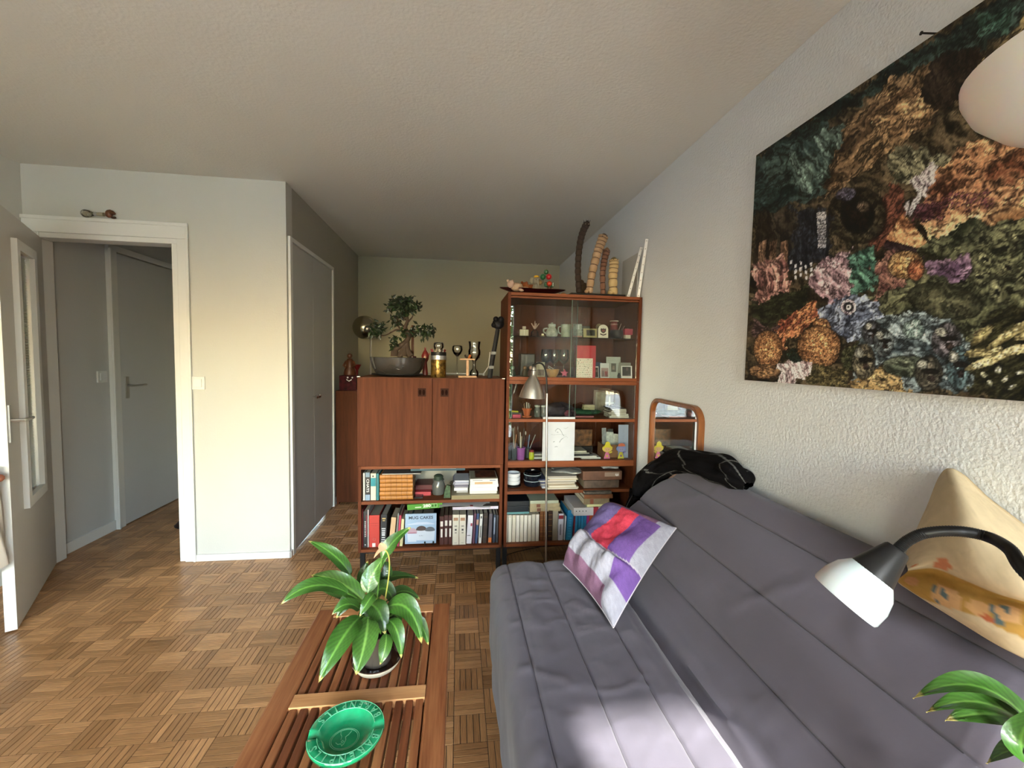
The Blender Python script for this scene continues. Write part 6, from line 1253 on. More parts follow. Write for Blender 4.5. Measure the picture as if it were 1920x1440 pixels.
for i in range(9):
    for j in range(9):
        cx, cz = w*(-.42+.105*i)+rn.uniform(-.003, .003), h*(.07+.105*j)+rn.uniform(-.003, .003); s = rn.uniform(.0018, .0034); k = rn.randrange(3, 6); a0 = rn.random()*6
        rn.choice(mbs).poly([(cx+s*math.cos(a0+q*2*PI/k), cz+s*math.sin(a0+q*2*PI/k)) for q in range(k)], .0006, mat=Matrix.Translation((0, -.0007, 0)))
for m_, c in zip(mbs, cols_): stuff(m_.build('print_shapes', pm(c), card_t))
card('card', 'dark blue card behind the small polaroids', 'card', 1117, 1132, 678, 2.70, Z1B, '2c4468', lean=-.3)
card('polaroid', 'narrow dark polaroid half hidden beside the red bag', 'photo', 1116, 1125, 687, 2.62, Z1B, 'd8d8d8', rz=.2, parts=[('picture', '14161c', .1, .88, .06, .9), ('face', '7c7470', .35, .7, .5, .7)])
card('polaroid', 'polaroid of two people in red standing right of the red bag', 'photo', 1127.5, 1144.5, 681, 2.61, Z1B, 'c8ccd0', parts=[('picture', '9c8484', .1, .9, .08, .68), ('figure', 'b03038', .5, .8, .1, .45), ('figure', '6c5c64', .18, .42, .1, .5)])
card('white_card', 'tall pale lined card behind the portrait postcard', 'card', 1139, 1166, 669, 2.69, Z1B, 'b8c0bc', parts=[('line', '8c9490', .1, .9, .9, .91), ('line', '8c9490', .1, .9, .8, .81), ('line', '8c9490', .1, .9, .7, .71)])
card('postcard', 'grey postcard with a round dark portrait', 'card', 1145, 1160.5, 680, 2.625, Z1B, 'a8b0ac', parts=[('portrait', '4c4c48', .2, .8, .4, .95), ('face', 'a08c84', .35, .62, .55, .8)])
t = place('small_vase', 'tiny black vase between the postcard and the right polaroid', 'vase', 1162.5, 2.615, Z1B); lat(t, 'body', [(.006, 0), (.009, .006), (.010, .02), (.006, .03), (.007, .034)], BLACKP)
card('polaroid', 'square polaroid with a dark picture at the right end of the upper glass cabinet', 'photo', 1167, 1187.5, 686, 2.61, Z1B, 'e0e0e0', parts=[('picture', '241c1c', .1, .88, .2, .92), ('face', '6c5450', .45, .62, .6, .85), ('highlight', 'b8b0a4', .6, .82, .24, .34)])
card('crown_card', 'silvery scalloped card behind the right polaroid', 'card', 1166, 1189, 680, 2.66, Z1B, '8c8c84')
# ------------------------------------------------------------------ lower glass cabinet, upper shelf
for i, (z, l) in enumerate(((Z2S, 'lower'), (Z2S+.069, 'upper'))):
    t = place('highlighter', l+' of two yellow highlighters stacked on end at the left', 'pen', 955.5, 2.625, z, group='yellow highlighters'); MB().tube([(0, 0, 0), (0, 0, .045)], .0065, 10).build('barrel', pm('d8d020', .4), t, smooth=40); MB().tube([(0, 0, .045), (0, 0, .0675)], .0058, 10).build('cap', pm('c8c81c', .4), t, smooth=40)
t = thing('highlighter', (at_(968, 2.70), 2.70, Z2S+.026), 'yellow marker lying on the grey box behind the pink eraser', 'pen'); MB().tube([(-.022, 0, .008), (.022, 0, .004)], .006, 8).build('barrel', pm('c8c030', .4), t, smooth=40)
t = place('box', 'grey box behind the pink eraser', 'box', 970, 2.70, Z2S); MB().box(-.035, .035, -.02, .03, 0, .026).build('body', pm('4c4844'), t)
t = place('eraser', 'pink-red block at the left end of the lower glass cabinet shelf', 'eraser', 971, 2.635, Z2S); MB().box(-.026, .026, -.012, .012, 0, .022).build('block', pm('b83c5c', .6), t, bevel=.003)
t = place('terracotta_pot', 'little terracotta pot on a saucer holding small trinkets', 'pot', 990.5, 2.645, Z2S); TCO = M('terracotta', hx('a8542c'), .8); lat(t, 'saucer', [(.02, 0), (.029, .004), (.031, .013), (.028, .013)], TCO, 28); lat(t, 'pot', [(.018, .012), (.027, .05), (.027, .052), (.031, .052), (.032, .062), (.028, .062), (.02, .05)], TCO, 28)
for k in range(7): a = k*.9; MB().tube([(.015*math.cos(a), .012*math.sin(a), .05), (.022*math.cos(a), .018*math.sin(a), .085+.008*(k % 3))], .003, 5).build('trinket', pm(('8c6c54', 'd8d4cc', '3c3430', 'a88c74')[k % 4]), t)
for i, px in enumerate((1010, 1022)): t = place('glass_jar', ('left' if i == 0 else 'right')+' grey glass jar behind the silver lamp shade', 'jar', px, 2.68, Z2S); lat(t, 'body', [(.018, 0), (.021, .004), (.021, .05), (.016, .058), (.017, .066)], M('grey jar glass %d' % i, hx('6c7470'), .15, trans=.4)); lat(t, 'lid', [(.018, .066), (.018, .076), (.01, .078)], pm('a8aca4', .4))
crumple('cloth', 'dark violet folded cloth left of the green one', 'cloth', (at_(1052, 2.72), 2.73, Z2S), .085, .08, .045, M('dark violet cloth', hx('2c2430'), .8), 3, 'fabric')
crumple('cloth', 'dark magenta scarf end in the lower glass cabinet', 'cloth', (at_(1073, 2.66), 2.66, Z2S), .035, .04, .024, M('magenta cloth', hx('5c1c30'), .7), 5, 'fabric')
t = place('notebook', 'dull pink notebook under the green cloth', 'notebook', 1100, 2.65, Z2S); MB().box(-.062, .062, 0, .10, 0, .010).build('cover', pm('8c4c50', .6), t)
crumple('cloth', 'dark green folded cloth on the shelf of the lower glass cabinet', 'cloth', (at_(1104, 2.68), 2.72, Z2S+.0105), .095, .07, .020, M('green felt', hx('104428'), .85), 9, 'fabric')
for i in range(2): t = place('matchbox', ('lower' if i == 0 else 'upper')+' cream matchbox on the green cloth', 'box', 1107, 2.68, Z2S+.050+i*.0165, group='cream matchboxes'); MB().box(-.040+.003*i, .036, -.02, .02, 0, .016).build('body', pm('a8a080' if i else '94906c'), t, bevel=.001)
t = thing('framed_picture', (at_(1134, 2.86), 2.86, Z2S), 'gilt frame with a faded picture leaning at the back', 'frame', rot=(-.08, 0, -.5)); MB().box(-.07, .07, 0, .012, 0, .165).build('frame', pm('5c4028', .4), t); MB().box(-.055, .055, -.001, .0005, .015, .15).build('picture', M('faded picture', hx('7c7460'), .5, var=.4, vscale=30), t)
t = place('candlestick', 'white candle on a clear glass candlestick', 'candle', 1146, 2.66, Z2S); lat(t, 'stick', [(.02, 0), (.02, .003), (.005, .008), (.005, .07), (.016, .08), (.014, .082), (.004, .075)], GL2); MB().tube([(0, 0, .075), (0, 0, .14)], .006, 10).build('candle', pm('e8e8e4', .4), t, smooth=40); MB().box(-.03, .03, -.004, .004, .092, .10).build('crossbar', pm('d8dcdc', .3), t)
z = Z2S; 
for i, (a, b, hh, c, l) in enumerate(((1147, 1184, .013, 'e0dcd4', 'white notebook at the bottom of the right stack in the lower glass cabinet'), (1150, 1184, .012, 'd4d0c8', 'white notebook second in the right stack of the lower glass cabinet'), (1145, 1179, .013, '5c2430', 'dark red notebook in the right stack of the lower glass cabinet'), (1150, 1180, .010, '9c9488', 'beige notebook in the right stack of the lower glass cabinet'), (1152, 1179, .010, 'a8a49c', 'grey notebook near the top of the right stack in the lower glass cabinet'), (1148, 1176, .009, '141216', 'black notebook on top of the right stack in the lower glass cabinet'))):
    x0, x1 = at_(a, 2.63), at_(b, 2.63); book('notebook', l, 'notebook', x0, x1, 2.63, 2.75, z+.0003, z+hh, c, 'pages', page='c8c4b8' if i != 5 else '141216', group='notebooks stacked in the lower glass cabinet', soft=True, rz=.1*(i % 2)-.05); z += hh+.0003
# lower level
def pot_of(label, px, Y, z, r, h, mat, sticks, name='brush_pot', cat='pot', n=20):
    t = place(name, label, cat, px, Y, z); lat(t, 'pot', [(r*.8, 0), (r*.85, .003), (r, h), (r-.003, h), (r*.8, .01)], mat, n)
    rn = random.Random(int(px))
    for (dx, hh, c, tip) in sticks:
        b = Vector((-dx*.15, rn.uniform(-.3, .3)*r, .01)); e = Vector((dx, rn.uniform(-.3, .3)*r+.006, hh)); s = MB().tube([b, e], .0026, 6).build('brush' if tip else 'pencil', pm(c, .4), t)
        if tip: MB().ball(e, .006, 8, 5, sc=(.8, .8, 2.2)).build('bristles', pm(tip, .8), s, smooth=60)
    return t
JG = M('murky jar glass', hx('5c646c'), .15, trans=.4)
pot_of('glass jar of paint brushes at the far left of the lower glass cabinet', 958, 2.66, Z2B, .022, .085, JG, [(-.01, .20, '3c2c24', '6c5c50'), (.006, .21, '8c6c4c', 'a8a094'), (.016, .19, '4c4440', '8c8c84'), (.0, .18, '9c5c34', None)])
pot_of('second glass jar of paint brushes, left of the purple cup', 968, 2.63, Z2B, .021, .075, JG, [(.0, .20, '6c5c4c', '746c64'), (.014, .16, 'a8744c', None), (-.008, .19, '9c9c98', 'a09c94')])
pot_of('purple cup full of brushes and a white stick', 980.5, 2.635, Z2B, .029, .078, pm('94549c', .45), [(-.02, .20, '5c544c', '7c746c'), (.004, .15, 'b8a48c', None), (-.005, .175, 'e0dcd0', None), (.03, .17, '3c3830', 'b8b4a8'), (.018, .19, '2c2c30', '4c443c')])
pot_of('grey cup with a blue pencil right of the purple cup', 994, 2.68, Z2B, .022, .065, pm('3c4040', .5), [(.010, .15, '7c98b4', None), (.05, .15, 'a8a498', None), (-.004, .12, '2c2c2c', None)])
t = place('paint_bottle', 'small lime yellow bottle with a red cap', 'bottle', 1001, 2.625, Z2B); lat(t, 'body', [(.015, 0), (.017, .003), (.017, .045), (.014, .05)], pm('b4bc30', .4)); lat(t, 'cap', [(.015, .05), (.015, .062), (.012, .064)], pm('8c2c34', .4))
z = Z2B
for i, l in enumerate(('lowest', 'middle', 'topmost')): book('paper_block', l+' of three small paper blocks left of the taped drawing', 'paper', at_(1006, 2.64), at_(1024, 2.64), 2.64, 2.70, z+.0003, z+.011, ('c8c8c4', '5c5c58', 'a8a8a4')[i], 'pages', page=('c8c8c4', '5c5c58', 'a8a8a4')[i], soft=True, group='small paper blocks'); z += .0115
# drawing taped to the pane
dp = [(1018, 781.5), (1078, 782), (1076.5, 864), (1016.5, 864)]; dw = [P(a, b, 'Y', 2.578) for a, b in dp]; c0 = sum(dw, Vector())/4
t = thing('drawing', (c0.x, 2.580, c0.z), 'white sheet with a faint pencil drawing taped to the lower glass pane', 'drawing'); w = .5*(dw[1].x-dw[0].x+dw[2].x-dw[3].x); h = dw[0].z-dw[3].z
m = MB(); m.grid(lambda u, v: Vector(((u-.5)*w, -.0016-.0012*math.sin(v*3*PI)**2, (v-.5)*h)), 6, 24); m.grid(lambda u, v: Vector(((u-.5)*w, -.0011-.0012*math.sin(v*3*PI)**2, (v-.5)*h)), 6, 24, flip=True); m.build('sheet', M('drawing paper', hx('c4c9d2'), .7, var=.04, vscale=12), t, smooth=60, fixn=False)
pcl = pm('8c9098', .8); pc2 = pm('585c66', .8)
for pts, mm_, r in (([(-.02, .055), (-.008, .068), (.006, .062), (.018, .045), (.024, .03), (.035, .02)], pc2, .0009), ([(-.018, .045), (-.024, .052), (-.02, .058)], pcl, .0008), ([(-.012, .042), (-.008, .045), (-.004, .040)], pc2, .0012), ([(.012, -.012), (.018, -.002), (.03, .004)], pc2, .0009), ([(.01, -.014), (.006, -.022)], pc2, .0013), ([(-.035, -.02), (-.025, -.016)], pc2, .001), ([(-.024, -.052), (-.015, -.048), (-.005, -.05)], pcl, .0012), ([(.03, .07), (.045, .066), (.06, .075)], pcl, .0006), ([(-.05, .03), (-.03, .026), (.0, .03), (.05, .024)], pcl, .0005), ([(.03, .01), (.05, .016), (.06, .006)], pcl, .0006)):
    MB().tube([(x, -.0030, z) for x, z in pts], r, 4).build('pencil_line', mm_, t)
t = place('picture', 'amber toned picture leaning behind the notebooks in the lower glass cabinet', 'picture', 1097, 2.80, Z2B+.05); MB().box(-.07, .07, 0, .006, 0, .115).build('panel', M('amber print', hx('6c4420'), .5, var=.8, vscale=35), t)
t = place('box', 'dark box under the amber toned picture', 'box', 1097, 2.80, Z2B); MB().box(-.08, .07, -.02, .07, 0, .049).build('body', pm('241812'), t)
z = Z2B
for i, (a, b, hh, c, pg_, l) in enumerate(((1096, 1133, .009, 'dcd8d4', 'e4e0dc', 'white notebook jutting right at the bottom of the lower stack'), (1079, 1126, .010, 'e0dcd4', 'e4e0dc', 'white notebook second from the bottom of the lower stack'), (1078, 1118, .012, '1c1c20', '3c3c40', 'black notebook in the middle of the lower stack'), (1078, 1112, .010, '2c2c30', 'a8a8a0', 'spiral-bound black notebook near the top of the lower stack'), (1077, 1106, .011, 'c8c4b4', 'd4d0c0', 'cream notebook on top of the lower stack'))):
    book('notebook', l, 'notebook', at_(a, 2.63), at_(b, 2.63), 2.625, 2.76, z+.0003, z+hh, c, 'pages', page=pg_, group='notebooks in the lower stack', soft=True, rz=.06*(i % 2)); z += hh+.0003
t = place('cardboard_box', 'open cardboard box full of papers behind the foam figures', 'box', 1155, 2.68, Z2B); CB = pm('8c6444', .8)
MB().box(-.072, .066, -.02, -.017, 0, .085).box(-.072, .066, .09, .093, 0, .085).box(-.072, -.069, -.017, .09, 0, .085).box(.063, .066, -.017, .09, 0, .085).box(-.069, .063, -.017, .09, 0, .003).build('box', CB, t)
for i, (dx, wv, hv, c, l) in enumerate(((-.05, .03, .19, '8c9094', 'left'), (-.02, .05, .16, 'c8ccc4', 'front'), (.02, .055, .145, 'd4d4cc', 'cream'), (.0, .04, .175, '3c3c3c', 'dark'))):
    o = thing('paper_sheet', (t.location.x+dx, 2.69+.015*i, Z2B+.004), {'left': 'grey sheet at the left side of the cardboard box', 'front': 'pale sheet at the front of the cardboard box', 'cream': 'cream printed sheet in the cardboard box', 'dark': 'black folder sticking up from the cardboard box'}[l], 'paper', rot=(0, (-.06, .05, .1, 0)[i], 0)); MB().box(-wv/2, wv/2, 0, .0015, 0, hv).build('sheet', M('sheet print '+l, hx(c), .6, var=.25, vscale=60), o)
card('paper_sheet', 'pale blue sheet standing at the right end of the lower glass cabinet', 'paper', 1166, 1185, 797, 2.645, Z2B, 'a4acc4', lean=-.05)
def foam(label, px, hat, hair, skin, dress, arm, hx0):
    t = place('foam_figure', label, 'figurine', px, 2.612, Z2B+.003); y = lambda k: Matrix.Translation((0, -.002*k, 0)); pc = lambda c: pm(c, .7)
    MB().poly([(-.022, 0), (.022, 0), (.012, .032), (.006, .052), (-.006, .052), (-.012, .032)], .003, mat=y(0)).build('dress', pc(dress), t)
    MB().poly([(.034*math.cos(a), .068+.024*math.sin(a)) for a in np.linspace(0, 2*PI, 21)[:-1]], .003, mat=y(1)).build('hair', pc(hair), t)
    MB().poly([(.020*math.cos(a), .062+.015*math.sin(a)) for a in np.linspace(0, 2*PI, 17)[:-1]], .003, mat=y(2)).build('face', pc(skin), t)
    MB().poly(hx0, .003, mat=y(3)).build('hat', pc(hat), t)
    for s in (-1, 1): MB().lathe([(.0018, 0), (.0018, .001)], (s*.007, -.0061, .062), 8, mat=Matrix.Rotation(PI/2, 4, 'X')).build('eye', pc('2c2018'), t)
    MB().poly([(.014, .034), (.034, .042), (.032, .050), (.012, .044)], .003, mat=y(1)).build('arm', pc(arm), t)
    MB().poly([(.0065*math.cos(a), .018+.0065*math.sin(a)) for a in np.linspace(0, 2*PI, 11)[:-1]], .002, mat=y(1)).build('dress_dot', pc('e0c83c' if dress != 'd8cc4c' else '8c5ca8'), t); return t
foam('foam cut-out figure with a yellow hat and pink dress', 1145, 'dcc830', 'd8bc50', 'd8a880', 'd878a0', 'd0b840', [(-.038, .076), (.038, .076), (.020, .084), (.014, .108), (0, .116), (-.014, .108), (-.020, .084)])
foam('foam cut-out figure with blue hair and a striped cap, yellow dress', 1171.5, 'c86848', '7c8cc4', '9c94c0', 'd8cc4c', '7c6cac', [(-.026, .082), (.026, .082), (.020, .098), (0, .104), (-.020, .098)])

# ------------------------------------------------------------------ on top of the right cabinets
ZR = 1.7755
x0, x1 = P(937, 545, 'Y', 2.72).x, P(1064, 545, 'Y', 2.72).x
bt = thing('wooden_tray', ((x0+x1)/2, 2.76, ZR), 'dark red boat-shaped tray with pointed ends, full of soft toys, on the tall cabinet', 'tray'); hw = (x1-x0)/2
def boat(u, v):
    t = 2*u-1; s = 2*v-1; wd = .13*(1-abs(t)**1.6); z = .004+.050*abs(t)**1.6+.028*abs(s)**2*(1-abs(t)**2); return Vector((t*hw, s*wd, z))
m = MB(); m.grid(boat, 33, 13); m.grid(lambda u, v: boat(u, v)+Vector((0, 0, .005)), 33, 13, flip=True); DR = M('dark red lacquer', hx('380c10'), .3); m.build('tray', DR, bt, smooth=50, fixn=False)
MB().box(-.05, .05, -.03, .03, 0, .006).build('foot', DR, bt)
def plush(label, px, py, Y, col, col2, s=1, z=None, name='soft_toy'):
    p = P(px, py, 'Y', Y); t = thing(name, (p.x, Y, z if z is not None else p.z), label, 'toy'); PF = M('plush '+col, hx(col), .95, bump=.003, bscale=180); P2 = M('plush '+col2, hx(col2), .95, bump=.003, bscale=180)
    MB().ball((0, 0, .026*s), .030*s, 16, 9, sc=(1.2, .9, .85)).build('body', PF, t, smooth=60); MB().ball((-.036*s, -.01, .040*s), .022*s, 14, 8).build('head', P2, t, smooth=60)
    for q in (-1, 1): MB().ball((-.040*s+q*.013*s, 0, .060*s), .008*s, 10, 5).build('ear', PF, t, smooth=60)
    for q in (-1, 1): MB().ball((.025*s, q*.018*s-.004, .008*s), .011*s, 10, 5, sc=(1.5, 1, 1)).build('paw', P2, t, smooth=60)
    return t
zt_ = ZR+.018
plush('pale pink and white plush animal at the left of the red tray', 969, 533, 2.70, 'b89c84', 'c8aa9c', 1.1, zt_+.006)
plush('beige plush dog lying in the middle of the red tray', 985, 528, 2.74, '9c8468', 'a88c70', .9, zt_)
plush('orange-brown plush bear in the red tray', 996, 520, 2.79, '7c4018', '8c4c20', 1.15, zt_+.012)
eg = P(1008, 510, 'Y', 2.74); t = thing('soft_toy', (eg.x, 2.76, zt_), 'grey plush elephant with a yellow tuft sitting up in the red tray', 'toy'); GP = M('grey plush', hx('8c8678'), .95, bump=.002, bscale=180)
MB().ball((0, 0, .04), .033, 16, 9, sc=(.9, .9, 1.2)).build('body', GP, t, smooth=60); MB().ball((0, -.005, .088), .028, 16, 9).build('head', GP, t, smooth=60)
for q in (-1, 1): MB().ball((q*.030, .004, .092), .018, 12, 7, sc=(1, .35, 1.2)).build('ear', GP, t, smooth=60)
MB().tube([(0, -.03, .085), (0, -.045, .07), (.004, -.05, .05)], [.009, .007, .005], 8).build('trunk', GP, t, smooth=60); MB().ball((-.004, -.008, .116), .014, 10, 6, sc=(1.3, 1, .7)).build('tuft', pm('d0a418', .9), t, smooth=60)
for q in (-1, 1): MB().ball((q*.010, -.030, .094), .003, 8, 5).build('eye', BLACKP, t, smooth=60)
for i, (px, py, c, r, l) in enumerate(((1018, 519, '1c5c34', .024, 'dark green ball ornament in the red tray'), (1029, 519, 'b01c20', .024, 'bright red ball ornament in the red tray'), (1030, 532, 'c03a20', .022, 'orange red ball ornament at the right of the red tray'), (1024, 510, '2c5c30', .02, 'green ball ornament topmost in the red tray'), (1012, 530, '8c7448', .022, 'tan ball ornament low in the red tray'))):
    p = P(px, py, 'Y', 2.72+.02*(i % 3)); t = thing('ball_ornament', p, l, 'ornament'); r *= .8; MB().ball((0, 0, 0), r, 18, 10).build('ball', pm(c, .35), t, smooth=60); MB().tube([(0, 0, r*.9), (0, 0, r*1.15)], .004, 8).build('cap', pm('a89040', .3), t)
t = thing('toy_car', (P(1032, 510, 'Y', 2.76).x, 2.78, ZR+.075), 'small dark green toy with a white stripe on the right of the tray', 'toy'); MB().box(-.035, .03, -.015, .015, 0, .03).build('body', pm('14502c', .4), t, bevel=.006); MB().box(.018, .024, -.0158, .0158, .004, .028).build('stripe', pm('c8ccc8'), t)
MB().lathe([(.012, -.06), (.014, 0)], (0, 0, 0), 12).build('stem', pm('4c3c2c'), t)
# black plinth and the four ringed worm dolls
px0 = P(1067, 548, 'Y', 2.70).x; px1 = P(1168, 550, 'Y', 2.70).x
ps = thing('plinth', ((px0+px1)/2, 2.70, ZR), 'flat black board under the ringed dolls', 'board'); MB().box(-(px1-px0)/2, (px1-px0)/2, -.05, .09, 0, .024).build('board', BLACK, ps, bevel=.002)
def worm(label, pts, r0, r1, Y, col, ring, nseg, hat, feet, eyes=True):
    b = P(*pts[0], 'Y', Y); t = thing('ringed_doll', (b.x, Y, ZR+.0242), label, 'doll'); pp = [P(a, c, 'Y', Y+.02)-t.location for a, c in pts]; pp = [Vector((p.x, 0, max(.006, p.z))) for p in pp]; pp[0].z = .006
    path = cr(pp, 40); n = len(path); L_ = n-1; rr = []
    for i in range(n):
        f = i/L_; ph = (f*nseg) % 1; rr.append((r0+(r1-r0)*f)*(.72+.28*math.sin(PI*ph)**.5)*(1 if f < .97 else max(.25, (1-f)/.03)**.5))
    MB().tube(path, rr, 16).build('body', M('doll '+col, hx(col), .9, bump=.0008, bscale=200), t, smooth=60)
    R_ = pm(ring, .9)
    for k in range(1, nseg):
        i = int(L_*k/nseg); tg = (path[min(i+1, n-1)]-path[i-1]).normalized(); rk = (r0+(r1-r0)*k/nseg)*.80; mt_ = tg.to_track_quat('Z', 'Y').to_matrix().to_4x4()
        MB().tube([path[i]+mt_ @ Vector((rk*math.cos(a), rk*math.sin(a), 0)) for a in np.linspace(0, 2*PI, 19)], .0030, 5, cap=False).build('ring', R_, t, smooth=60)
    hd = path[-1]
    if eyes:
        for s in (-1, 1): MB().ball(path[int(n*.93)]+Vector((s*r1*.4, -r1*.92, 0)), .0032, 8, 5).build('eye', pm('c8b8a8' if col.startswith('3') else '1c1410', .3), t, smooth=60)
    if hat: MB().lathe([(r1*.75, -.006), (r1*.70, .010), (r1*.35, .022), (.002, .026)], hd+Vector((0, 0, -.010)), 14).build('cap', pm(hat, .9), t, smooth=50)
    if feet:
        for s in (-1, 1): MB().ball((s*r0*.55+0, -.006, .012), r0*.62, 12, 7, sc=(1, 1.3, .9)).build('foot', bpy.data.materials['doll '+col], t, smooth=60)
    return t
worm('tall thin dark brown ringed doll on the black board', [(1084, 546), (1082, 510), (1084, 470), (1090, 440), (1099, 420)], .019, .024, 2.68, '3a2c24', '1c1410', 14, '241a16', False)
for s in (-.012, .0, .012):
    d_ = P(1099, 418, 'Y', 2.70); 
o = [x for x in bpy.data.objects if x.get('label', '').startswith('tall thin dark brown')][0]
for s in (-.014, -.004, .006, .014): MB().tube([P(1099, 420, 'Y', 2.70)-o.location+Vector((s, 0, 0)), P(1101, 412, 'Y', 2.70)-o.location+Vector((s*1.6, 0, .004*math.cos(s*300)))], [.003, .001], 5).build('hair', BLACKP, o)
worm('tallest peach ringed doll with a brown cap leaning to the right', [(1103, 545), (1108, 515), (1117, 480), (1124, 460), (1130, 444)], .023, .034, 2.66, 'b09070', '5c4434', 11, '5c4a34', True)
worm('short reddish ringed doll standing behind the peach one', [(1129, 545), (1128, 515), (1131, 490), (1136, 470)], .017, .025, 2.73, '8c6450', '4c3028', 10, '8c6c4c', False)
worm('short thick cream ringed doll at the right end of the board', [(1148, 545), (1147, 520), (1149, 500), (1149, 488)], .029, .033, 2.67, 'c8ac7c', '6c5438', 7, '6c5c34', True)
t = thing('soft_toy', (P(1092, 545, 'Y', 2.76).x+.01, 2.775, ZR+.0242), 'small brown plush ape sitting behind the peach doll', 'toy'); APE = M('brown plush', hx('4c3c2c'), .95, bump=.003, bscale=150)
MB().ball((0, 0, .045), .045, 16, 9, sc=(1, .8, 1)).build('body', APE, t, smooth=60); MB().ball((-.02, -.01, .085), .022, 12, 7).build('head', APE, t, smooth=60)
t = thing('wooden_disc', (P(1055, 548, 'Y', 2.66).x, 2.64, ZR), 'small flat tan disc between the red tray and the black board', 'ornament'); MB().lathe([(.012, 0), (.02, .004), (.018, .012), (.008, .018), (.001, .019)], n=16).build('disc', pm('7c5c3c', .6), t, smooth=40)
# slotted rails + white board
def rail(label, a, b):
    A = Vector((min(1.145, P(*a, 'Y', 2.60).x), 2.60, ZR+.001)); B_ = P(*b, 'X', 1.160); t = thing('shelf_rail', A, label, 'rail', 'white slotted shelf rails'); d = B_-A; L_ = d.length; mt_ = d.to_track_quat('Z', 'Y').to_matrix().to_4x4()
    sdir = Matrix.Rotation(0, 4, 'Z')
    s = d.normalized(); nrm_ = (Vector((-.35, -1, .3))-s*Vector((-.35, -1, .3)).dot(s)).normalized(); u = s.cross(nrm_).normalized(); R3 = Matrix((u, nrm_, s)).transposed().to_4x4()
    MB().box(-.0085, .0085, -.005, .004, 0.0, L_, mat=R3).build('bar', pm('e4e4e0', .4), t)
    n = int(L_/.045)
    for k in range(n+1): MB().box(-.0018, .0018, .004, .0046, .012+k*(L_-.024)/n-.003, .012+k*(L_-.024)/n+.003, mat=R3).build('slot', pm('4c4c4c'), t)
rail('left, shorter one of the two white slotted rails leaning on the wall', (1178, 555), (1203, 464)); rail('right, longer one of the two white slotted rails leaning on the wall', (1198, 556), (1213, 448))
yf = P(1168, 482, 'X', 1.150).y
t = thing('backing_board', (1.152, (2.64+yf)/2, ZR), 'white board leaning on the wall behind the slotted rails', 'panel'); MB().box(-.002, .006, -(yf-2.64)/2, (yf-2.64)/2, 0, .295).build('board', pm('c8c6c0', .6), t)

# ------------------------------------------------------------------ bulb and shell on the door trim
t = thing('light_bulb', (-2.205, 2.898, 2.194), 'clear glass light bulb lying on the ledge above the doorway', 'bulb')
MY = Matrix.Rotation(-PI/2, 4, 'Y')
MB().lathe([(.001, .062), (.016, .058), (.0235, .046), (.025, .034), (.020, .016), (.011, -.002), (.0105, -.012)], (0, 0, 0), 24, mat=MY).build('glass_bulb', glass('bulb clear glass', (.8, .78, .7), 1.5, 0, 2.5), t, smooth=60)
MB().lathe([(.0115, -.010), (.0115, -.024), (.010, -.025)], (0, 0, 0), 20, mat=MY).build('metal_cap', STEEL, t, smooth=40); MB().lathe([(.010, -.025), (.0115, -.045), (.0115, -.060)], (0, 0, 0), 20, mat=MY).build('socket', pm('c8bca0', .5), t, smooth=40)
t = thing('snail_shell', (-2.118, 2.903, 2.172), 'brown snail shell ornament beside the bulb above the doorway', 'shell'); SHM = M('brown shell', hx('6c3c20'), .35, var=.5, vscale=60)
MB().tube([Vector(((.026-.0032*k*.9)*math.cos(k*.62)*.8, -.001*k, .028+(.026-.0032*k*.9)*math.sin(k*.62)*.8)) for k in range(0, 26) if .026-.0032*k*.9*.32 > 0][:9], [.014-.0010*k for k in range(9)], 10).build('whorl', SHM, t, smooth=60)
MB().ball((0, -.004, .026), .020, 16, 9, sc=(1, .7, 1.05)).build('shell_body', SHM, t, smooth=60); MB().ball((.022, -.002, .008), .009, 10, 6, sc=(1.8, .8, .8)).build('foot', pm('4c2c1c', .5), t, smooth=60)
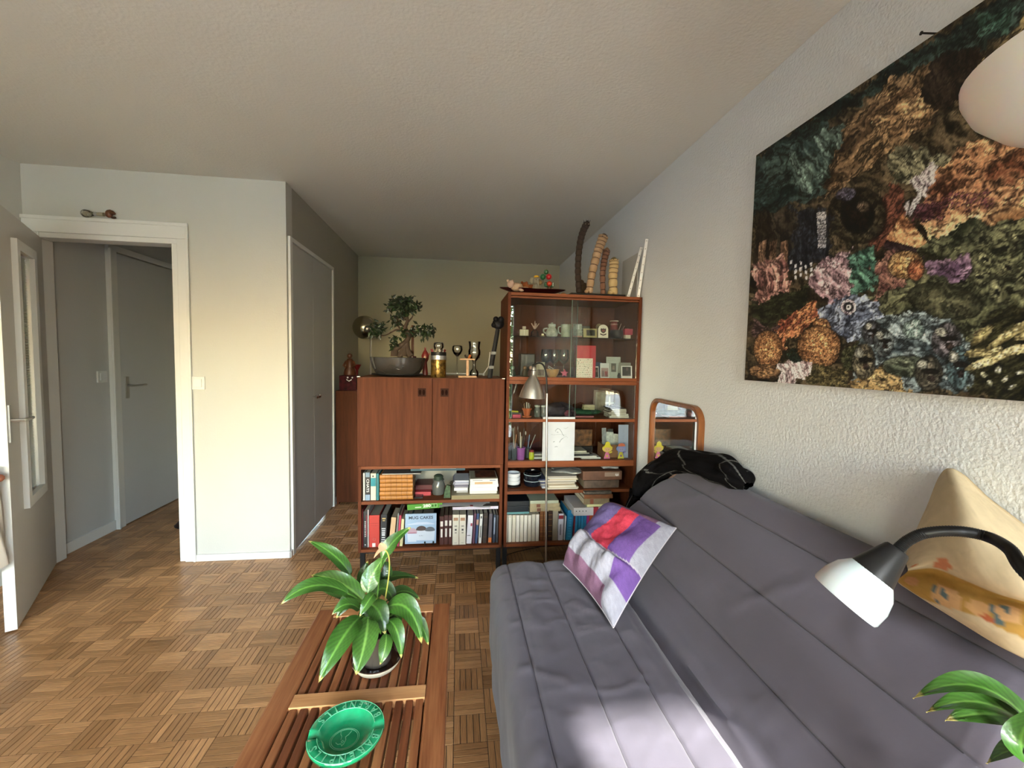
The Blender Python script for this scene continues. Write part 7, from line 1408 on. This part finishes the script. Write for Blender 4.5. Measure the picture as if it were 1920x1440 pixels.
# ------------------------------------------------------------------ tote bag on the door handle, shoes in the hall
hp = bpy.data.objects['door_3'].matrix_world @ Vector((0, 0, 0))
dr_ = Vector((.5145, -.8575, 0)); nr_ = Vector((.8575, .5145, 0)); H0 = Vector((-2.564, 2.929, 0))
hk = H0+dr_*(.818-.10)-nr_*.055
t = thing('tote_bag', (hk.x, hk.y, .34), 'pale cloth bag with an orange-pink patch hanging from the back of the open door', 'bag')
CL = M('pale canvas', hx('c9bcae'), .9, bump=.001, bscale=200, var=.06, vscale=9)
def tote(u, v):
    a = 2*PI*u; wv = .145*(1-.25*v)*(1+.05*math.sin(5*a+v*6)); th = .045*(1-.6*v)+.012*math.sin(4*a+v*9)
    p = dr_*(math.sin(a)*th+.145)-nr_*(wv*.72*math.cos(a)+.015); return Vector((p.x, p.y, .02*math.cos(2*a)*(1-v)+v*.46+.02*math.sin(a*3)*v))
MB().grid(tote, 48, 24, closeu=True).build('body', CL, t, smooth=60)
MB().ball(dr_*.16+nr_*.06+Vector((0, 0, .43)), .035, 12, 7, sc=(1, 1, .6)).build('patch', pm('d08468', .8), t, smooth=60)
for s in (-.05, .07): MB().tube([dr_*.145-nr_*(.02+s)+Vector((0, 0, .44)), dr_*(.09)-nr_*(.01+s*.4)+Vector((0, 0, .62)), Vector((0, 0, .690))], .006, 6, flat=.4).build('strap', CL, t, smooth=40)
def shoe(label, x, y, rz):
    t = thing('shoe', (x, y, 0), label, 'shoe', rz=rz)
    def f(u, v):
        a = 2*PI*u; l = .135; tz = .055*(1-v)*0; k = math.cos(a); r_ = (1-v)**.5; z = .012+v*(.045+.04*max(0, -k)); return Vector((l*k*(1-.25*v)-.01*v, .045*math.sin(a)*(1-.35*v)*(1-.15*max(0, -k)), z))
    MB().grid(f, 28, 8, closeu=True).build('upper', pm('2c1814', .45), t, smooth=60); MB().lathe([(.045, 0), (.046, .013)], n=28, sx=3.0).build('sole', BLACKP, t); MB().ball((.05, 0, .05), .012, 10, 5).build('white_detail', pm('d8d4cc'), t)
shoe('dark brown shoe in the hall just behind the door frame, nearer the closed door', -2.16, 3.74, PI-.3); shoe('dark brown shoe in the hall, closer to the living room', -2.06, 3.50, PI-.2)
t = thing('wall_cable', (1.0, 2.50, 0), 'thin dark cable on the floor under the right cabinet', 'cable'); MB().tube(cr([(-.5, .20, .004), (-.42, .1, .004), (-.44, -.0, .004), (-.38, -.1, .004), (-.2, -.15, .004)], 8), .003, 6).build('cable', BLACKP, t, smooth=40)
